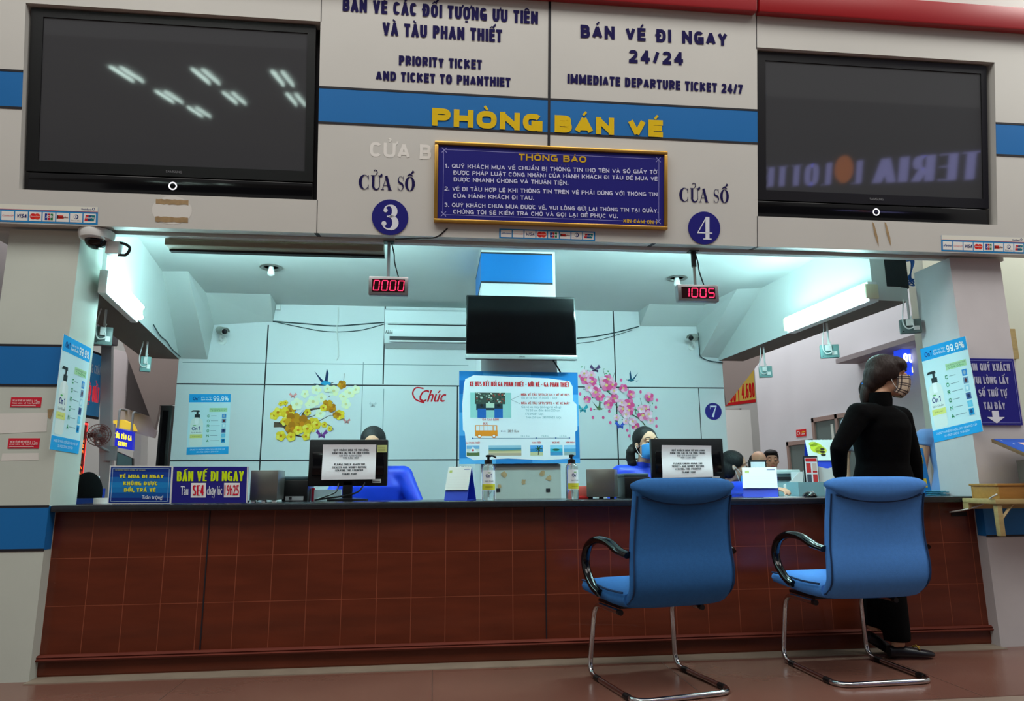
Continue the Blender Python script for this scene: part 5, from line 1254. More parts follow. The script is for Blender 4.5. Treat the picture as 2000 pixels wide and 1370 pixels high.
# ================================================================== CHAIRS
def make_chair(fab, label):
    t = thing('office_chair', label, 'chair', (0, 0, 0), 'blue cantilever chairs at the counter')
    # base tube
    r = .0125; xu, xb = .215, .24
    path = [(-xu, -.05, .345), (-xu, .215, .345), (-xb, .245, r), (-xb, -.245, r), (xb, -.245, r), (xb, .245, r), (xu, .215, .345), (xu, -.05, .345)]
    P = [Vector(path[0])]
    P = fillet(path, .075, 7)
    m = MB(); m.tube(P, r, CHROME, 12); m.build('frame', t, smooth=.9)
    for x in (-xu, xu): m = MB(); m.tube([(x, -.05, .345), (x, -.075, .345)], .0135, BLACKP, 10); m.build('end_cap', t)
    for x, y in ((-xb, .15), (xb, .15), (-xb, -.16), (xb, -.16)): m = MB(); m.tube([(x, y-.022, r), (x, y+.022, r)], .0148, BLACKP, 10); m.build('glide', t)
    m = MB(); m.box(-.2, .2, -.04, .2, .355, .368, BLACKP); m.build('seat_plate', t)
    def rr(cx, w, th, c, up, n=20, p=.55):
        out = []
        for i in range(n):
            g = 2*PI*i/n; a = math.copysign(abs(math.cos(g))**p, math.cos(g))*w; b_ = math.copysign(abs(math.sin(g))**p, math.sin(g))*th
            out.append(Vector((a, 0, 0))+c+up*b_)
        return out
    # seat cushion
    prof = [(.290, .425, .010), (.285, .425, .026), (.26, .424, .036), (.20, .424, .042), (.10, .42, .046), (-.02, .415, .046), (-.14, .415, .044), (-.20, .42, .04)]
    m = MB(); m.rings([rr(0, .262-(.03 if i == 0 else .012 if i == 1 else 0), th, Vector((0, y, z)), Vector((0, 0, 1))) for i, (y, z, th) in enumerate(prof)], fab)
    seat = m.build('seat', t, smooth=1.2)
    for s in (-1, 1):
        m = MB(); m.tube(spline([(s*.262, .25, .452), (s*.267, .12, .455), (s*.268, -.05, .448), (s*.266, -.2, .452)], 5), .005, PIPE, 6); m.build('piping', seat, smooth=.9)
    # back shell: one sweep from under the seat up to the headrest
    path = spline([(0, .06, .402), (0, -.08, .402), (0, -.19, .414), (0, -.252, .465), (0, -.268, .54), (0, -.262, .64), (0, -.270, .75), (0, -.292, .85), (0, -.318, .925)], 4)
    k = len(path); rs = []; ws = []
    for i, p in enumerate(path):
        tn = (path[min(i+1, k-1)]-path[max(i-1, 0)]).normalized(); nrm = Vector((0, -tn.z, tn.y)); f = i/(k-1)
        w = .250 if f < .3 else (.250+.008*math.sin((f-.3)/.35*PI) if f < .65 else .250-.006*math.sin((f-.65)/.35*PI))
        th = .022+.014*min(1, f/.3)
        if i in (0, k-1): th *= .5; w -= .015
        rs.append(rr(0, w, th, p, nrm, 24, .5)); ws.append(w)
    m = MB(); m.rings(rs, fab); back = m.build('backrest', t, smooth=1.2)
    for s in (-1, 1):
        m = MB(); m.tube([Vector((s*(ws[i]-.006), p.y-.026, p.z-.006 if i < 9 else p.z)) for i, p in enumerate(path) if 6 < i < k-3], .0045, PIPE, 6); m.build('piping', back, smooth=.9)
    # rolled headrest with its drooping flap
    rs = []; N = 24
    for i in range(N+1):
        u = -1+2*i/N; e = (1-abs(u)**6)**.5 if abs(u) < 1 else 0; e = max(e, .35)
        zb = .034+.052*(1-u*u)**.8; ring = []
        for q in range(16):
            g = 2*PI*q/16; s_ = math.sin(g); y = -.322+.012*abs(u) + .048*e*math.cos(g); z = .915+(.036*e*s_ if s_ > 0 else zb*e*s_)
            if math.cos(g) < 0 and s_ < 0: y -= .006
            ring.append(Vector((u*.256, y, z)))
        rs.append(ring)
    m = MB(); m.rings(rs, fab); hd = m.build('headrest', t, smooth=1.4)
    m = MB(); m.tube([Vector((.88*(-.25+.5*i/24), -.322+.011*abs(-1+i/12)-.020, .915-(.034+.052*max(0, 1-(.88*(i/12-1))**2)**.8)*.95)) for i in range(25)], .0045, PIPE, 6); m.build('piping', hd, smooth=.9)
    # loop arms
    for s in (-1, 1):
        x = s*.280
        P = spline([(s*.262, -.262, .618), (x, -.20, .634), (x, -.10, .662), (x, .02, .664), (x, .12, .630), (x, .165, .565), (x, .145, .50), (x, .08, .445), (s*.272, .03, .420)], 5)
        n = len(P); m = MB(); m.tube(P, [.019 if i > 4 else .015 for i in range(n)], BLACKG, 12, ry=[.026-.006*(i/n) for i in range(n)], up=(1, 0, 0)); m.build('armrest', t, smooth=1.0)
    return t
c1 = make_chair(CHAIRB, 'dark blue office chair at the counter in front of the clerk with the blue mask')
c1.location = (1.05, -.46, 0); c1.rotation_euler = (0, 0, .20)
c2 = copy_tree(c1); c2['label'] = 'lighter blue office chair at the counter in front of the woman in black'
c2.location = (2.08, -.375, 0); c2.rotation_euler = (0, 0, .03)
for ch in c2.children:
    if CHAIRB in list(ch.data.materials):
        ch.data = ch.data.copy(); ch.data.materials[0] = CHAIRL

# ================================================================== BEYOND THE SIDE OPENINGS
GREYW = mat('pinkish_grey_wall', (178, 170, 172), .7, noise=.06, nscale=2)
slabY(-9, -2.75, 6.4, 6.6, 0, 5, mat('passage_wall', (190, 192, 190), .7, noise=.05, nscale=1.5)).build('wall_passage', kind='structure')
b = MB(); b.box(-3.55, -3.42, 1.0, 3.35, 0, 4.2, GREYW); b.build('wall_side', kind='structure')
def cut(name, pts, y, th, m, **kw):
    FY = wallframe(y); mb = MB(); mb.prism([FY.px(*p_) for p_ in pts], -th, 0, m, FY.w); return mb.build(name, **kw)
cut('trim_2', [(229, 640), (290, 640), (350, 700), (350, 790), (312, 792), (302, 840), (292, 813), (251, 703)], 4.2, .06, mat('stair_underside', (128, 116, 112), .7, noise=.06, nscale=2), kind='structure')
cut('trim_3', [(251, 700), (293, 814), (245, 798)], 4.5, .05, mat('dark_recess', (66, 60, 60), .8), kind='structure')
cut('trim_4', [(214, 680), (249, 688), (243, 797), (292, 812), (304, 842), (300, 856), (262, 846), (216, 820)], 4.6, .06, GREYW, kind='structure')
cut('trim_5', [(198, 640), (218, 640), (214, 972), (192, 972)], 3.5, .05, mat('grey_post', (150, 156, 158), .6), kind='structure')
cut('trim_6', [(262, 845), (276, 848), (272, 975), (256, 975)], 4.9, .2, mat('white_post', (206, 208, 206), .6), kind='structure')
cut('trim_7', [(210, 825), (222, 828), (214, 975), (203, 975)], 4.0, .05, GREYW, kind='structure')
# blue counter sign on the side wall
XS = Frame((-3.40, 0, 0), (0, 1, 0), (0, 0, 1))
Qs = pxquad(XS, (152, 808), (191.5, 815), (200, 697), (161, 682))
t = thing('direction_sign', 'tall blue sign with red and white letters behind the poster on the pillar', 'sign', Qs(.5, 0, 0))
m = MB(); slab(m, Qs, JOINT, -.02, 0, -.04, 1.04, -.04, 1.04); slab(m, Qs, mat('sign_teal', (30, 104, 150), .5, emit=.25), 0, .004); m.build('panel', t)
m = MB(); text(m, Qs, 'NG CHÂN', .38, .95, .68, .14, ink((190, 200, 210)), .03, .006); text(m, Qs, 'IỆP QUẦY', .34, .93, .22, .26, ink((226, 224, 226)), .09, .006); text(m, Qs, 'IỆP QUẦY', .345, .925, .225, .25, glow((214, 44, 60), .5), .05, .0085); m.build('lettering', t)
# red running-text board
Ql = pxquad(XS, (144, 961), (158, 964), (171.5, 825), (155, 821))
t = thing('led_board', 'black LED board with a glowing red border behind the poster on the pillar', 'sign', Ql(.5, 0, 0))
m = MB(); slab(m, Ql, BLACKP, -.03, 0); m.build('panel', t)
m = MB(); R_ = glow((255, 40, 36), 3.0)
for x0, x1, y0, y1 in ((.9, .97, .02, .98), (.02, .97, .955, .98)): rect(m, Ql, x0, x1, y0, y1, R_, .006)
m.build('light_border', t)
m = MB()
for i, s in enumerate(('GIỜ TÀU', 'SE', 'VÉ BÁN', '', 'ĐI', 'ĐẾN', 'SÀI', 'GÒN')):
    if s: text(m, Ql, s, .12, .7, .82-.075*i-.12, .045, glow((255, 120, 40), 2.5), .06, .006)
m.build('lettering', t)
# wall fan
p = onY(193, 850, 3.3)
t = thing('wall_fan', 'dusty wall fan with a dark red guard above the LED board', 'fan', p)
ax = Vector((.55, -.8, -.2)).normalized(); m = MB()
for r_ in (.105, .08, .055, .028): 
    a_ = ax.cross(Vector((0, 0, 1))).normalized(); b_ = ax.cross(a_)
    m.tube([p+ax*.05*(1-(r_/.112)**2)+a_*(r_*math.cos(2*PI*i/28))+b_*(r_*math.sin(2*PI*i/28)) for i in range(28)], .004, mat('dusty_wire', (120, 84, 80), .6), 5, closed=True)
for i in range(18):
    g = 2*PI*i/18; m.tube([p+ax*.052+(a_*math.cos(g)+b_*math.sin(g))*.02, p+(a_*math.cos(g)+b_*math.sin(g))*.105], .0025, mat('dusty_wire', (120, 84, 80)), 4)
m.build('guard', t, smooth=1)
m = MB()
for k in range(3):
    g = 2*PI*k/3; u_ = a_*math.cos(g)+b_*math.sin(g); w_ = u_.cross(ax); 
    m.prism([(.015, -.015), (.09, -.04), (.098, .02), (.015, .015)], -.002, .002, mat('fan_blade', (110, 60, 60), .5), lambda A, B, c: p+u_*A+w_*B+ax*(c+B*.3))
m.build('blades', t)
m = MB(); m.lathe([(0, -.10), (.05, -.10), (.06, -.03), (.03, 0), (0, .02)], GREYP, p, 16, ax); m.build('motor', t, smooth=.8)
m = MB(); m.tube(spline([p-ax*.08, p-ax*.10+Vector((0, 0, -.1)), Vector((p.x+.05, 3.48, p.z-.16))], 5), .014, GREYP, 8); m.box(p.x+.0, p.x+.10, 3.46, 3.5, p.z-.24, p.z-.1, GREYP); m.build('bracket', t)
# lit entry sign
Qe = pxquad(wallframe(4.4), (219, 873), (258, 880), (260, 844), (222, 836))
t = thing('entry_sign', 'small lit blue sign with yellow letters CỬA VÀO GA ENTRY', 'sign', Qe(.5, 0, 0))
m = MB(); slab(m, Qe, mat('lit_blue', (30, 40, 190), .4, emit=.6), -.06, 0); m.build('panel', t)
m = MB(); text(m, Qe, 'CỬA VÀO GA', .06, .95, .50, .27, glow((250, 226, 40), 1.4), .09, .004); text(m, Qe, 'ENTRY', .28, .74, .13, .22, glow((250, 226, 40), 1.4), .09, .004); m.build('lettering', t)
for x_ in (.15, .85): q = Qe(x_, 1, -.03); m = MB(); m.tube(fillet([q, q+Vector((0, 0, .22)), q+Vector((0, .28, .22))], .03), .012, GREYP, 6); m.build('hanger', t)
cut('lit_canopy', [(221, 822), (240, 820), (256, 828), (262, 842), (222, 834)], 4.45, .1, mat('yellow_lit', (226, 190, 60), .5, emit=.5), label='yellow lit canopy strip over the ENTRY sign', cat='lamp')
# screens in the passage
Qm = pxquad(wallframe(3.9), (227, 910), (259, 911), (259, 896), (228, 882))
t = thing('passage_screen', 'slanted grey screen below the ENTRY sign', 'screen', Qm(.5, 0, 0))
m = MB(); slab(m, Qm, BLACKP, -.04, 0); m.build('case', t); m = MB(); slab(m, Qm, mat('teal_screen', (90, 124, 130), .3), 0, .004, .05, .95, .05, .95); m.build('glass', t)
m = MB(); q = Qm(.5, 0, -.02); m.box(q.x-.03, q.x+.03, 3.9, 3.95, 0, q.z, BLACKP); m.build('stand', t)
a_, b_ = onY(303, 910, 2.9), onY(344, 792, 2.9)
t = thing('standing_cabinet', 'tall black cabinet standing at the corner of the back wall', 'cabinet', ((a_.x+b_.x)/2-.01, 3.0, 0))
m = MB(); m.box(a_.x, b_.x-.03, 2.9, 3.2, 0, b_.z, BLACKP); m.build('body', t, bevel=.01)
m = MB(); m.box(a_.x+.03, b_.x-.06, 2.89, 2.9, .5, b_.z-.05, BLACKG); m.build('door', t)
p = onY(205, 655, 3.42)
t = thing('wall_unit', 'dark grey cooling unit high behind the pillar', 'unit', p)
m = MB(); m.box(p.x-.16, p.x+.10, 3.2, 3.5, p.z-.10, p.z+.22, mat('dark_unit', (96, 98, 104), .5)); m.build('case', t, bevel=.01); m = MB(); m.box(p.x-.14, p.x+.08, 3.19, 3.2, p.z-.08, p.z-.03, mat('pale_louvre', (170, 160, 156), .5)); m.build('louvre', t)
Qn = pxquad(wallframe(3.2), (180, 630), (217, 628), (215, 607), (180, 604))
t = thing('overhead_sign', 'navy overhead sign showing the letters MÁ behind the tube lamp', 'sign', Qn(.5, 0, 0))
m = MB(); slab(m, Qn, NAVY, -.03, 0, 0, 1); m.build('panel', t); m = MB(); text(m, Qn, 'MÁY', .25, 1.0, .3, .42, ink((196, 198, 214)), .03, .003); m.build('lettering', t)
m = MB(); m.box(Qn(.5, 1).x-.01, Qn(.5, 1).x+.01, 3.2, 3.22, Qn(.5, 1).z, Qn(.5, 1).z+1.2, GREYP); m.build('hanger', t)
# desk things beside the pillar
p = onY(178, 972, 1.5)
t = thing('side_desk', 'dark desk behind the counter beside the pillar', 'desk', (-2.65, 1.5, 0))
m = MB(); m.box(-3.1, -2.2, 1.32, 1.85, .76, .80, mat('dark_desk', (44, 34, 32), .4)); m.build('desktop', t, bevel=.004)
for x in (-3.08, -2.25): m = MB(); m.box(x, x+.03, 1.34, 1.82, 0, .76, BLACKP); m.build('leg', t)
a_, b_ = onY(175, 955, 1.45), onY(194, 930, 1.45)
t = thing('page_stand', 'small white notepad on a blue stand on the dark desk', 'stand', ((a_.x+b_.x)/2, 1.47, .80))
m = MB(); m.box(a_.x-.01, b_.x+.02, 1.44, 1.52, .80, a_.z-.0, ink((34, 54, 150))); m.build('base', t)
m = MB(); m.box(a_.x, b_.x, 1.45, 1.46, a_.z, b_.z, PAPER); rect(m, wallframe(1.449).w, a_.x+.02, b_.x-.02, a_.z+.02, a_.z+.05, ink((120, 124, 120)), .001); m.build('page', t)
p = onY(205, 955, 1.35)
t = thing('swivel_chair', 'round backed black chair behind the blue counter sign', 'chair', (p.x, 1.3, 0))
m = MB(); m.ball((p.x+.02, 1.05, p.z-.03), (.10, .05, .14), BLACKF, 18, 12); m.build('backrest', t, smooth=2)
m = MB(); m.box(p.x-.18, p.x+.22, 1.0, 1.16, .46, .52, BLACKF); m.build('seat', t, bevel=.02); m = MB(); m.tube([(p.x+.02, 1.06, .52), (p.x+.02, 1.06, p.z-.1)], .02, BLACKP, 8); m.build('stem', t); m = MB(); m.tube([(p.x+.02, 1.06, .0), (p.x+.02, 1.06, .46)], .025, BLACKP, 8); m.lathe([(0, 0), (.19, 0), (.05, .05), (0, .05)], BLACKP, (p.x+.02, 1.06, 0), 10); m.build('base', t)
m = MB(); p = onY(178, 975, .9); m.box(p.x-.1, p.x+.28, .75, .80, .60, .86, ink((28, 50, 110))); m.box(p.x-.08, p.x-.04, .76, .79, 0, .60, BLACKP); m.box(p.x+.2, p.x+.24, .76, .79, 0, .60, BLACKP); m.build('blue_panel_board', label='dark blue low board behind the counter at the pillar', cat='board')
p = onY(200, 980, .35); simple('tape_roll', 'white tape roll lying on the counter behind the blue sign', 'tape', lambda m: m.lathe([(.025, 0), (.045, 0), (.045, .03), (.025, .03), (.025, 0)], WHITEP, (p.x, .35, TOP), 20), smooth=.6)

# right hand passage: long white wall with casement windows
XW = 4.5
XRF = Frame((XW, 0, 0), (0, -1, 0), (0, 0, 1))
yL = onX(1478, 780, XW).y
wr = MB(); wr.box(XW, XW+.2, 1.48, yL, 0, 5.0, mat('grey_white_wall', (206, 206, 212), .75, noise=.06, nscale=1.2)); wr.build('wall_passage_right', kind='structure')
slabY(3.0, 9.5, 9.0, 9.2, 0, 5, mat('passage_wall', (190, 192, 190))).build('wall_far', kind='structure')
b = MB(); b.box(4.02, 9, 1.28, 1.48, 0, 5, mat('cream_wall', (216, 222, 206), .7, noise=.04, nscale=2)); b.build('wall_cream', kind='structure')
p = onY(1979, 690, 1.26); b = MB(); b.box(p.x-.03, p.x+.03, 1.24, 1.28, p.z-.05, p.z+.2, WP); b.build('trim_8', kind='structure')
cut('trim_9', [(1405, 705), (1500, 670), (1485, 706), (1419, 792)], 4.4, .1, mat('stair_underside', (128, 116, 112)), kind='structure')
FRM = mat('window_wood', (150, 126, 118), .5)
def casement(n, ll, ur, panes, label=None):
    a0, b0 = XRF.px(*ll); a1, b1 = XRF.px(*ur); o = None
    m = MB(); w = .05
    m.box(a0, a1, b1-w, b1, -.02, .03, FRM, XRF.w); m.box(a0, a1, b0, b0+w, -.02, .03, FRM, XRF.w)
    for i in range(panes+1): x = a0+(a1-a0-w)*i/panes; m.box(x, x+w, b0, b1, -.02, .03, FRM, XRF.w)
    o = m.build('window_%d' % n, kind='structure')
    m = MB(); m.box(a0, a1, b0, b1, .004, .008, mat('dim_glass', (96, 112, 110), .08), XRF.w)
    m.build('pane', o)
    m = MB()
    for i in range(panes): x = a0+(a1-a0)*(i+.72)/panes; m.box(x, x+.05, b0+.5*(b1-b0), b1-.1, .009, .011, mat('pale_curtain', (206, 214, 206), .6), XRF.w)
    m.build('curtain', o)
casement(1, (1548, 968), (1588, 858), 1); casement(2, (1602, 968), (1690, 800), 2)
Qr = pxquad(XRF, (1556, 854), (1575, 852), (1574.5, 838), (1555.5, 840.5))
t = thing('warning_sign', 'small red sign with a white ring on the passage wall above the casement window', 'sign', Qr(.5, 0, 0))
m = MB(); slab(m, Qr, ink((206, 36, 40)), 0, .006); m.build('panel', t); m = MB(); pen(m, Qr, arc(.24, .5, .13, .26, 0, 360, 20), .06, ink((236, 230, 226)), .008); text(m, Qr, 'CẤM', .5, .95, .52, .22, ink((236, 190, 60)), .05, .008); text(m, Qr, 'LỬA', .5, .9, .22, .2, ink((236, 230, 226)), .05, .008); m.build('lettering', t)
m = MB(); A_ = XRF.px(1675, 706); B2 = XRF.px(1795, 672); m.box(A_[0], B2[0]+.3, A_[1]-.03, A_[1]+.02, 0, .25, mat('ledge_grey', (160, 152, 156), .7), XRF.w); m.build('trim_10', kind='structure')
# lit sign behind the woman in black
Qq = pxquad(wallframe(2.2), (1764, 732), (1802, 734), (1801, 685), (1761, 681))
t = thing('shop_sign', 'bright lit blue and white sign behind the head of the woman in black', 'sign', Qq(.5, 0, 0))
m = MB(); slab(m, Qq, mat('lit_royal', (36, 70, 220), .4, emit=1.0), -.12, 0, 0, 1.6); m.build('panel', t)
m = MB(); text(m, Qq, 'QUẢN', .05, 1.05, .48, .34, glow((246, 246, 250), 3.0), .09, .004); text(m, Qq, 'LÝ', .45, 1.2, .10, .22, glow((250, 240, 160), 2.0), .09, .004); m.build('lettering', t)
m = MB(); q = Qq(.8, 1); m.box(q.x-.02, q.x+.02, 2.24, 2.28, q.z, 5, GREYP); m.build('hanger', t)
cut('trim_11', [(1788, 781), (1830, 782), (1830, 791), (1788, 790)], 2.6, .05, RED, kind='structure')
Qk = pxquad(wallframe(2.5), (1792, 822), (1804, 822), (1803, 798), (1792, 798))
t = thing('paper_notice', 'small white paper notice between the woman in black and the soap poster', 'notice', Qk(.5, 0, 0))
m = MB(); slab(m, Qk, PAPER, -.01, 0, 0, 1.5); m.build('sheet', t); m = MB(); text(m, Qk, '06', .3, .8, .55, .2, JOINT, .03, .002); text(m, Qk, 'PM', .2, .9, .2, .2, JOINT, .03, .002); m.build('lettering', t)
m = MB(); q = Qk(.5, 0); m.box(q.x-.01, q.x+.05, 2.5, 2.53, 0, q.z, GREYP); m.build('post', t)
# price banner and information board far behind
Qb = pxquad(wallframe(8.985), (1405, 795), (1476, 786), (1470, 690), (1405, 700))
t = thing('price_banner', 'yellow price banner with red figures 4.690 under the stair', 'banner', Qb(.5, 0, 0))
m = MB(); slab(m, Qb, ink((206, 176, 84)), -.01, 0); rect(m, Qb, 0, 1, 0, .06, ink((190, 30, 36)), .002); flat(m, Qb, [(.50, .42), (.66, .50), (.78, .85), (.55, .82)], ink((40, 42, 60)), .003); flat(m, Qb, [(.82, .62), (.93, .68), (.93, .92), (.84, .9)], ink((206, 110, 40)), .003); m.build('sheet', t)
m = MB(); text(m, Qb, '4.690', .62, .985, .10, .30, ink((196, 26, 32)), .05, .004); text(m, Qb, '000', .20, .46, .06, .28, ink((196, 26, 32)), .05, .004); rect(m, Qb, .52, .55, .06, .40, ink((196, 26, 32)), .004); m.build('lettering', t)
Qi = pxquad(wallframe(8.93), (1405, 885), (1452, 885), (1447, 798), (1405, 800))
t = thing('info_board', 'pale grey information board reading FREE WIFI under the yellow banner', 'board', Qi(.5, 0, 0))
m = MB(); slab(m, Qi, mat('board_grey', (168, 164, 160), .5), -.065, 0); slab(m, Qi, STEEL, -.02, .004, .94, 1.02); m.build('panel', t)
m = MB(); text(m, Qi, 'INTERNET', .3, .80, .84, .08, ink((190, 50, 60)), .05, .002); rect(m, Qi, .3, .92, .66, .67, JOINT, .002); text(m, Qi, 'FREE WIFI', .2, .78, .48, .09, ink((110, 40, 50)), .05, .002)
for i, x1 in enumerate((.9, .75, .6, .85, .7)): rect(m, Qi, .4, x1, .36-.07*i, .375-.07*i, ink((120, 116, 116)), .002)
m.build('lettering', t)
slabY(5.0, 5.6, 8.0, 8.1, 0, 2.2, mat('white_post', (206, 208, 206))).build('door_1', kind='structure')

# ================================================================== CABLES ON THE WALLS
def wall_cable(pts, r, label, y=D-.012):
    m = MB(); P = [onY(u, v, y) for u, v in pts]; m.tube(spline(P, 6), r, mat('cable_grey', (44, 62, 66), .5), 6); return m.build('wall_cable', label=label, cat='cable', group='cables strung across the back wall', smooth=.9)
wall_cable([(533, 628), (600, 633), (655, 637), (700, 634), (752, 630)], .006, 'upper dark cable sagging from the stair corner towards the air conditioner')
wall_cable([(533, 628), (590, 640), (640, 648), (700, 646), (752, 633)], .004, 'lower thin cable sagging from the stair corner towards the air conditioner')
wall_cable([(1127, 661), (1165, 657), (1210, 648), (1248, 638)], .006, 'thick dark cable from the hanging television to the stair corner')
wall_cable([(1127, 671), (1160, 667), (1200, 656), (1235, 645)], .003, 'thin looping cable below the thick one beside the hanging television')
wall_cable([(1364, 650), (1366, 680), (1368, 696), (1385, 705), (1412, 709)], .005, 'dark cable running down the wall edge behind the bullet camera over the number 7 sign', D-.03)
m = MB(); P = [onY(u, v, D-.012) for u, v in ((661, 600), (660, 628), (658, 640), (661, 690), (657, 704))]
m.tube(spline(P, 5), .006, WHITEP, 6); m.build('wall_cable', label='white cable hanging down the wall between the camera and the air conditioner', cat='cable', smooth=.9)
p = onY(543, 600, D-.03); simple('wall_junction_box', 'tiny white junction box at the ceiling beside the stair corner', 'box', lambda m: m.box(p.x-.02, p.x+.02, D-.03, D, p.z-.025, p.z+.025, WHITEP), bevel=.003)
m = MB(); m.tube(spline([LWF.w(a, b_, .012) for a, b_ in ((1.25, LZ+.06), (1.5, LZ+.03), (1.75, LZ+.035), (2.0, LZ+.015), (2.4, LZ+.02))], 6), .005, mat('cable_grey', (44, 62, 66)), 6); m.build('beam_cable', label='loose cable along the beam edge beyond the tube lamp', cat='cable', smooth=.9)

# ================================================================== WALL DECALS
BR = ink((84, 66, 54)); 
def wpt(u, v): return WB.px(u, v)
def blossom(m, u, v, r, cols, c, pet=5, core=(180, 110, 20)):
    a, q = wpt(u, v); g0 = random.random()*6
    for k in range(pet):
        g = g0+2*PI*k/pet; disc(m, WB.w, a+.55*r*math.cos(g), q+.55*r*math.sin(g), r*.5, r*.5, ink(cols[k % len(cols)]), c+.00012*k, 10)
    disc(m, WB.w, a, q, r*.28, r*.28, ink(core), c+.0009, 8)
def branch(m, pts, ws, col=BR, c=.002):
    P = spline([Vector(wpt(*p_)+(0,)) for p_ in pts], 5); n = len(P)
    pen(m, WB.w, [(p_.x, p_.y) for p_ in P], [ws[0]+(ws[1]-ws[0])*i/(n-1) for i in range(n)], col, c)
t = thing('blossom_decal', 'yellow blossom branch decal on the back wall above the papered monitor', 'decal', onY(600, 855, D))
m = MB()
for pts, ws in (([(535, 830), (555, 832), (567, 848), (582, 850)], (.05, .02)), ([(545, 828), (550, 822), (556, 818)], (.016, .004)), ([(578, 850), (590, 853), (602, 846)], (.02, .004)), ([(590, 818), (595, 806), (610, 800), (628, 797), (650, 786)], (.03, .008)), ([(592, 816), (612, 813), (630, 800)], (.01, .003)), ([(618, 826), (634, 817), (646, 812), (660, 815)], (.008, .003)), ([(632, 828), (645, 832), (653, 841)], (.008, .003)), ([(553, 785), (560, 798)], (.008, .003)), ([(565, 818), (575, 828), (566, 836)], (.012, .006)), ([(642, 776), (652, 765)], (.006, .003)), ([(672, 730), (671, 745), (666, 755)], (.006, .003))): branch(m, pts, ws)
m.build('branch', t)
YC = ((236, 204, 60), (228, 190, 44), (240, 214, 90)); PC = ((236, 236, 190), (232, 234, 206), (226, 236, 214)); OC = ((190, 130, 24), (170, 106, 20), (206, 150, 30))
m = MB(); c = .003; qn = 0
for u, v, r, cs in ((536, 812, 9, YC), (543, 806, 10, YC), (562, 806, 13, YC), (571, 797, 9, OC), (549, 789, 5, YC), (558, 787, 5, YC), (573, 822, 16, OC), (590, 828, 17, OC), (572, 838, 14, OC), (583, 841, 9, YC), (549, 852, 10, YC), (569, 854, 9, YC), (598, 853, 8, YC), (601, 838, 10, YC), (612, 826, 11, YC), (610, 836, 9, YC), (619, 830, 9, YC), (556, 824, 8, YC), (626, 808, 10, PC), (605, 791, 9, PC), (580, 790, 12, PC), (612, 785, 12, PC), (640, 792, 11, OC), (648, 797, 9, OC), (664, 811, 10, YC), (657, 811, 7, OC), (634, 830, 6, YC), (645, 838, 5, YC), (652, 764, 11, PC), (668, 752, 9, OC), (618, 762, 10, PC), (683, 768, 11, PC), (676, 790, 10, PC), (628, 778, 10, PC), (596, 770, 8, PC), (671, 775, 9, PC), (601, 806, 7, YC), (632, 797, 7, YC), (695, 762, 9, PC), (640, 760, 8, PC)):
    blossom(m, u, v, r*.0046, cs, c, core=(200, 120, 20) if cs is not PC else (220, 210, 150)); qn += 1; c = .003+.0011*(qn % 14)
m.build('flowers', t)
def butterfly(u, v, s, col, label):
    a, q = wpt(u, v); m = MB()
    for sx, g in ((1, .5), (-1, 2.5)):
        flat(m, WB.w, [(a, q), (a+s*math.cos(g), q+s*1.1), (a+s*1.3*math.cos(g)*1.1, q+s*.4), (a+s*.7*math.cos(g), q)], ink(col), .002)
        flat(m, WB.w, [(a, q), (a+s*.8*math.cos(g), q-s*.1), (a+s*.7*math.cos(g), q-s*.7), (a+s*.1*sx, q-s*.4)], ink(tuple(int(x*.85) for x in col)), .0022)
    pen(m, WB.w, [(a-.0, q+s*.5), (a, q-s*.5)], s*.12, ink((40, 36, 40)), .0028)
    m.build('butterfly_decal', label=label, cat='decal', group='butterfly decals on the back wall')
butterfly(628, 850, .045, (120, 60, 140), 'purple butterfly decal below the yellow blossoms')
butterfly(572, 774, .03, (230, 150, 150), 'pale pink butterfly decal over the yellow blossoms')
butterfly(677, 824, .028, (206, 130, 130), 'small pink butterfly decal at the tip of the yellow branch')
butterfly(728, 792, .03, (190, 196, 200), 'pale grey butterfly decal between the yellow branch and the script lettering')
butterfly(1162, 722, .045, (90, 70, 110), 'dark purple butterfly decal over the pink blossoms')
butterfly(1138, 800, .045, (60, 160, 180), 'teal butterfly decal at the bus poster edge')
butterfly(1211, 832, .045, (60, 90, 200), 'blue butterfly decal under the pink blossoms')
def bird(u, v, s, cols, label, fl=1):
    a, q = wpt(u, v); m = MB(); f = fl
    flat(m, WB.w, [(a-.3*s*f, q-.25*s), (a+.15*s*f, q-.35*s), (a+.35*s*f, q-.2*s), (a+.2*s*f, q+.05*s), (a-.1*s*f, q+.02*s)], ink(cols[0]), .002)
    flat(m, WB.w, [(a, q-.05*s), (a+.12*s*f, q+.9*s), (a+.26*s*f, q+.55*s), (a+.22*s*f, q-.05*s)], ink(cols[1]), .0024)
    flat(m, WB.w, [(a-.05*s*f, q-.05*s), (a-.75*s*f, q+.7*s), (a-.5*s*f, q+.3*s), (a-.25*s*f, q-.1*s)], ink(cols[1]), .0022)
    flat(m, WB.w, [(a-.3*s*f, q-.25*s), (a-.75*s*f, q-.2*s), (a-.55*s*f, q-.32*s)], ink(cols[1]), .0023)
    disc(m, WB.w, a+.35*s*f, q-.2*s, .11*s, .11*s, ink(cols[0]), .0028, 10); pen(m, WB.w, [(a+.43*s*f, q-.2*s), (a+.62*s*f, q-.12*s)], .05*s, ink((60, 50, 40)), .003)
    m.build('bird_decal', label=label, cat='decal', group='bird decals on the back wall')
bird(634, 744, .13, ((50, 150, 200), (30, 46, 84)), 'blue swallow decal above the yellow blossoms')
bird(580, 812, .08, ((150, 186, 226), (120, 150, 200)), 'pale blue bird decal perched on the yellow branch', -1)
bird(1234, 740, .09, ((30, 90, 110), (24, 70, 100)), 'dark teal hummingbird decal beside the pink blossoms', -1)
bird(1169, 796, .08, ((90, 110, 70), (70, 80, 60)), 'green hummingbird decal left among the falling pink petals', 1)
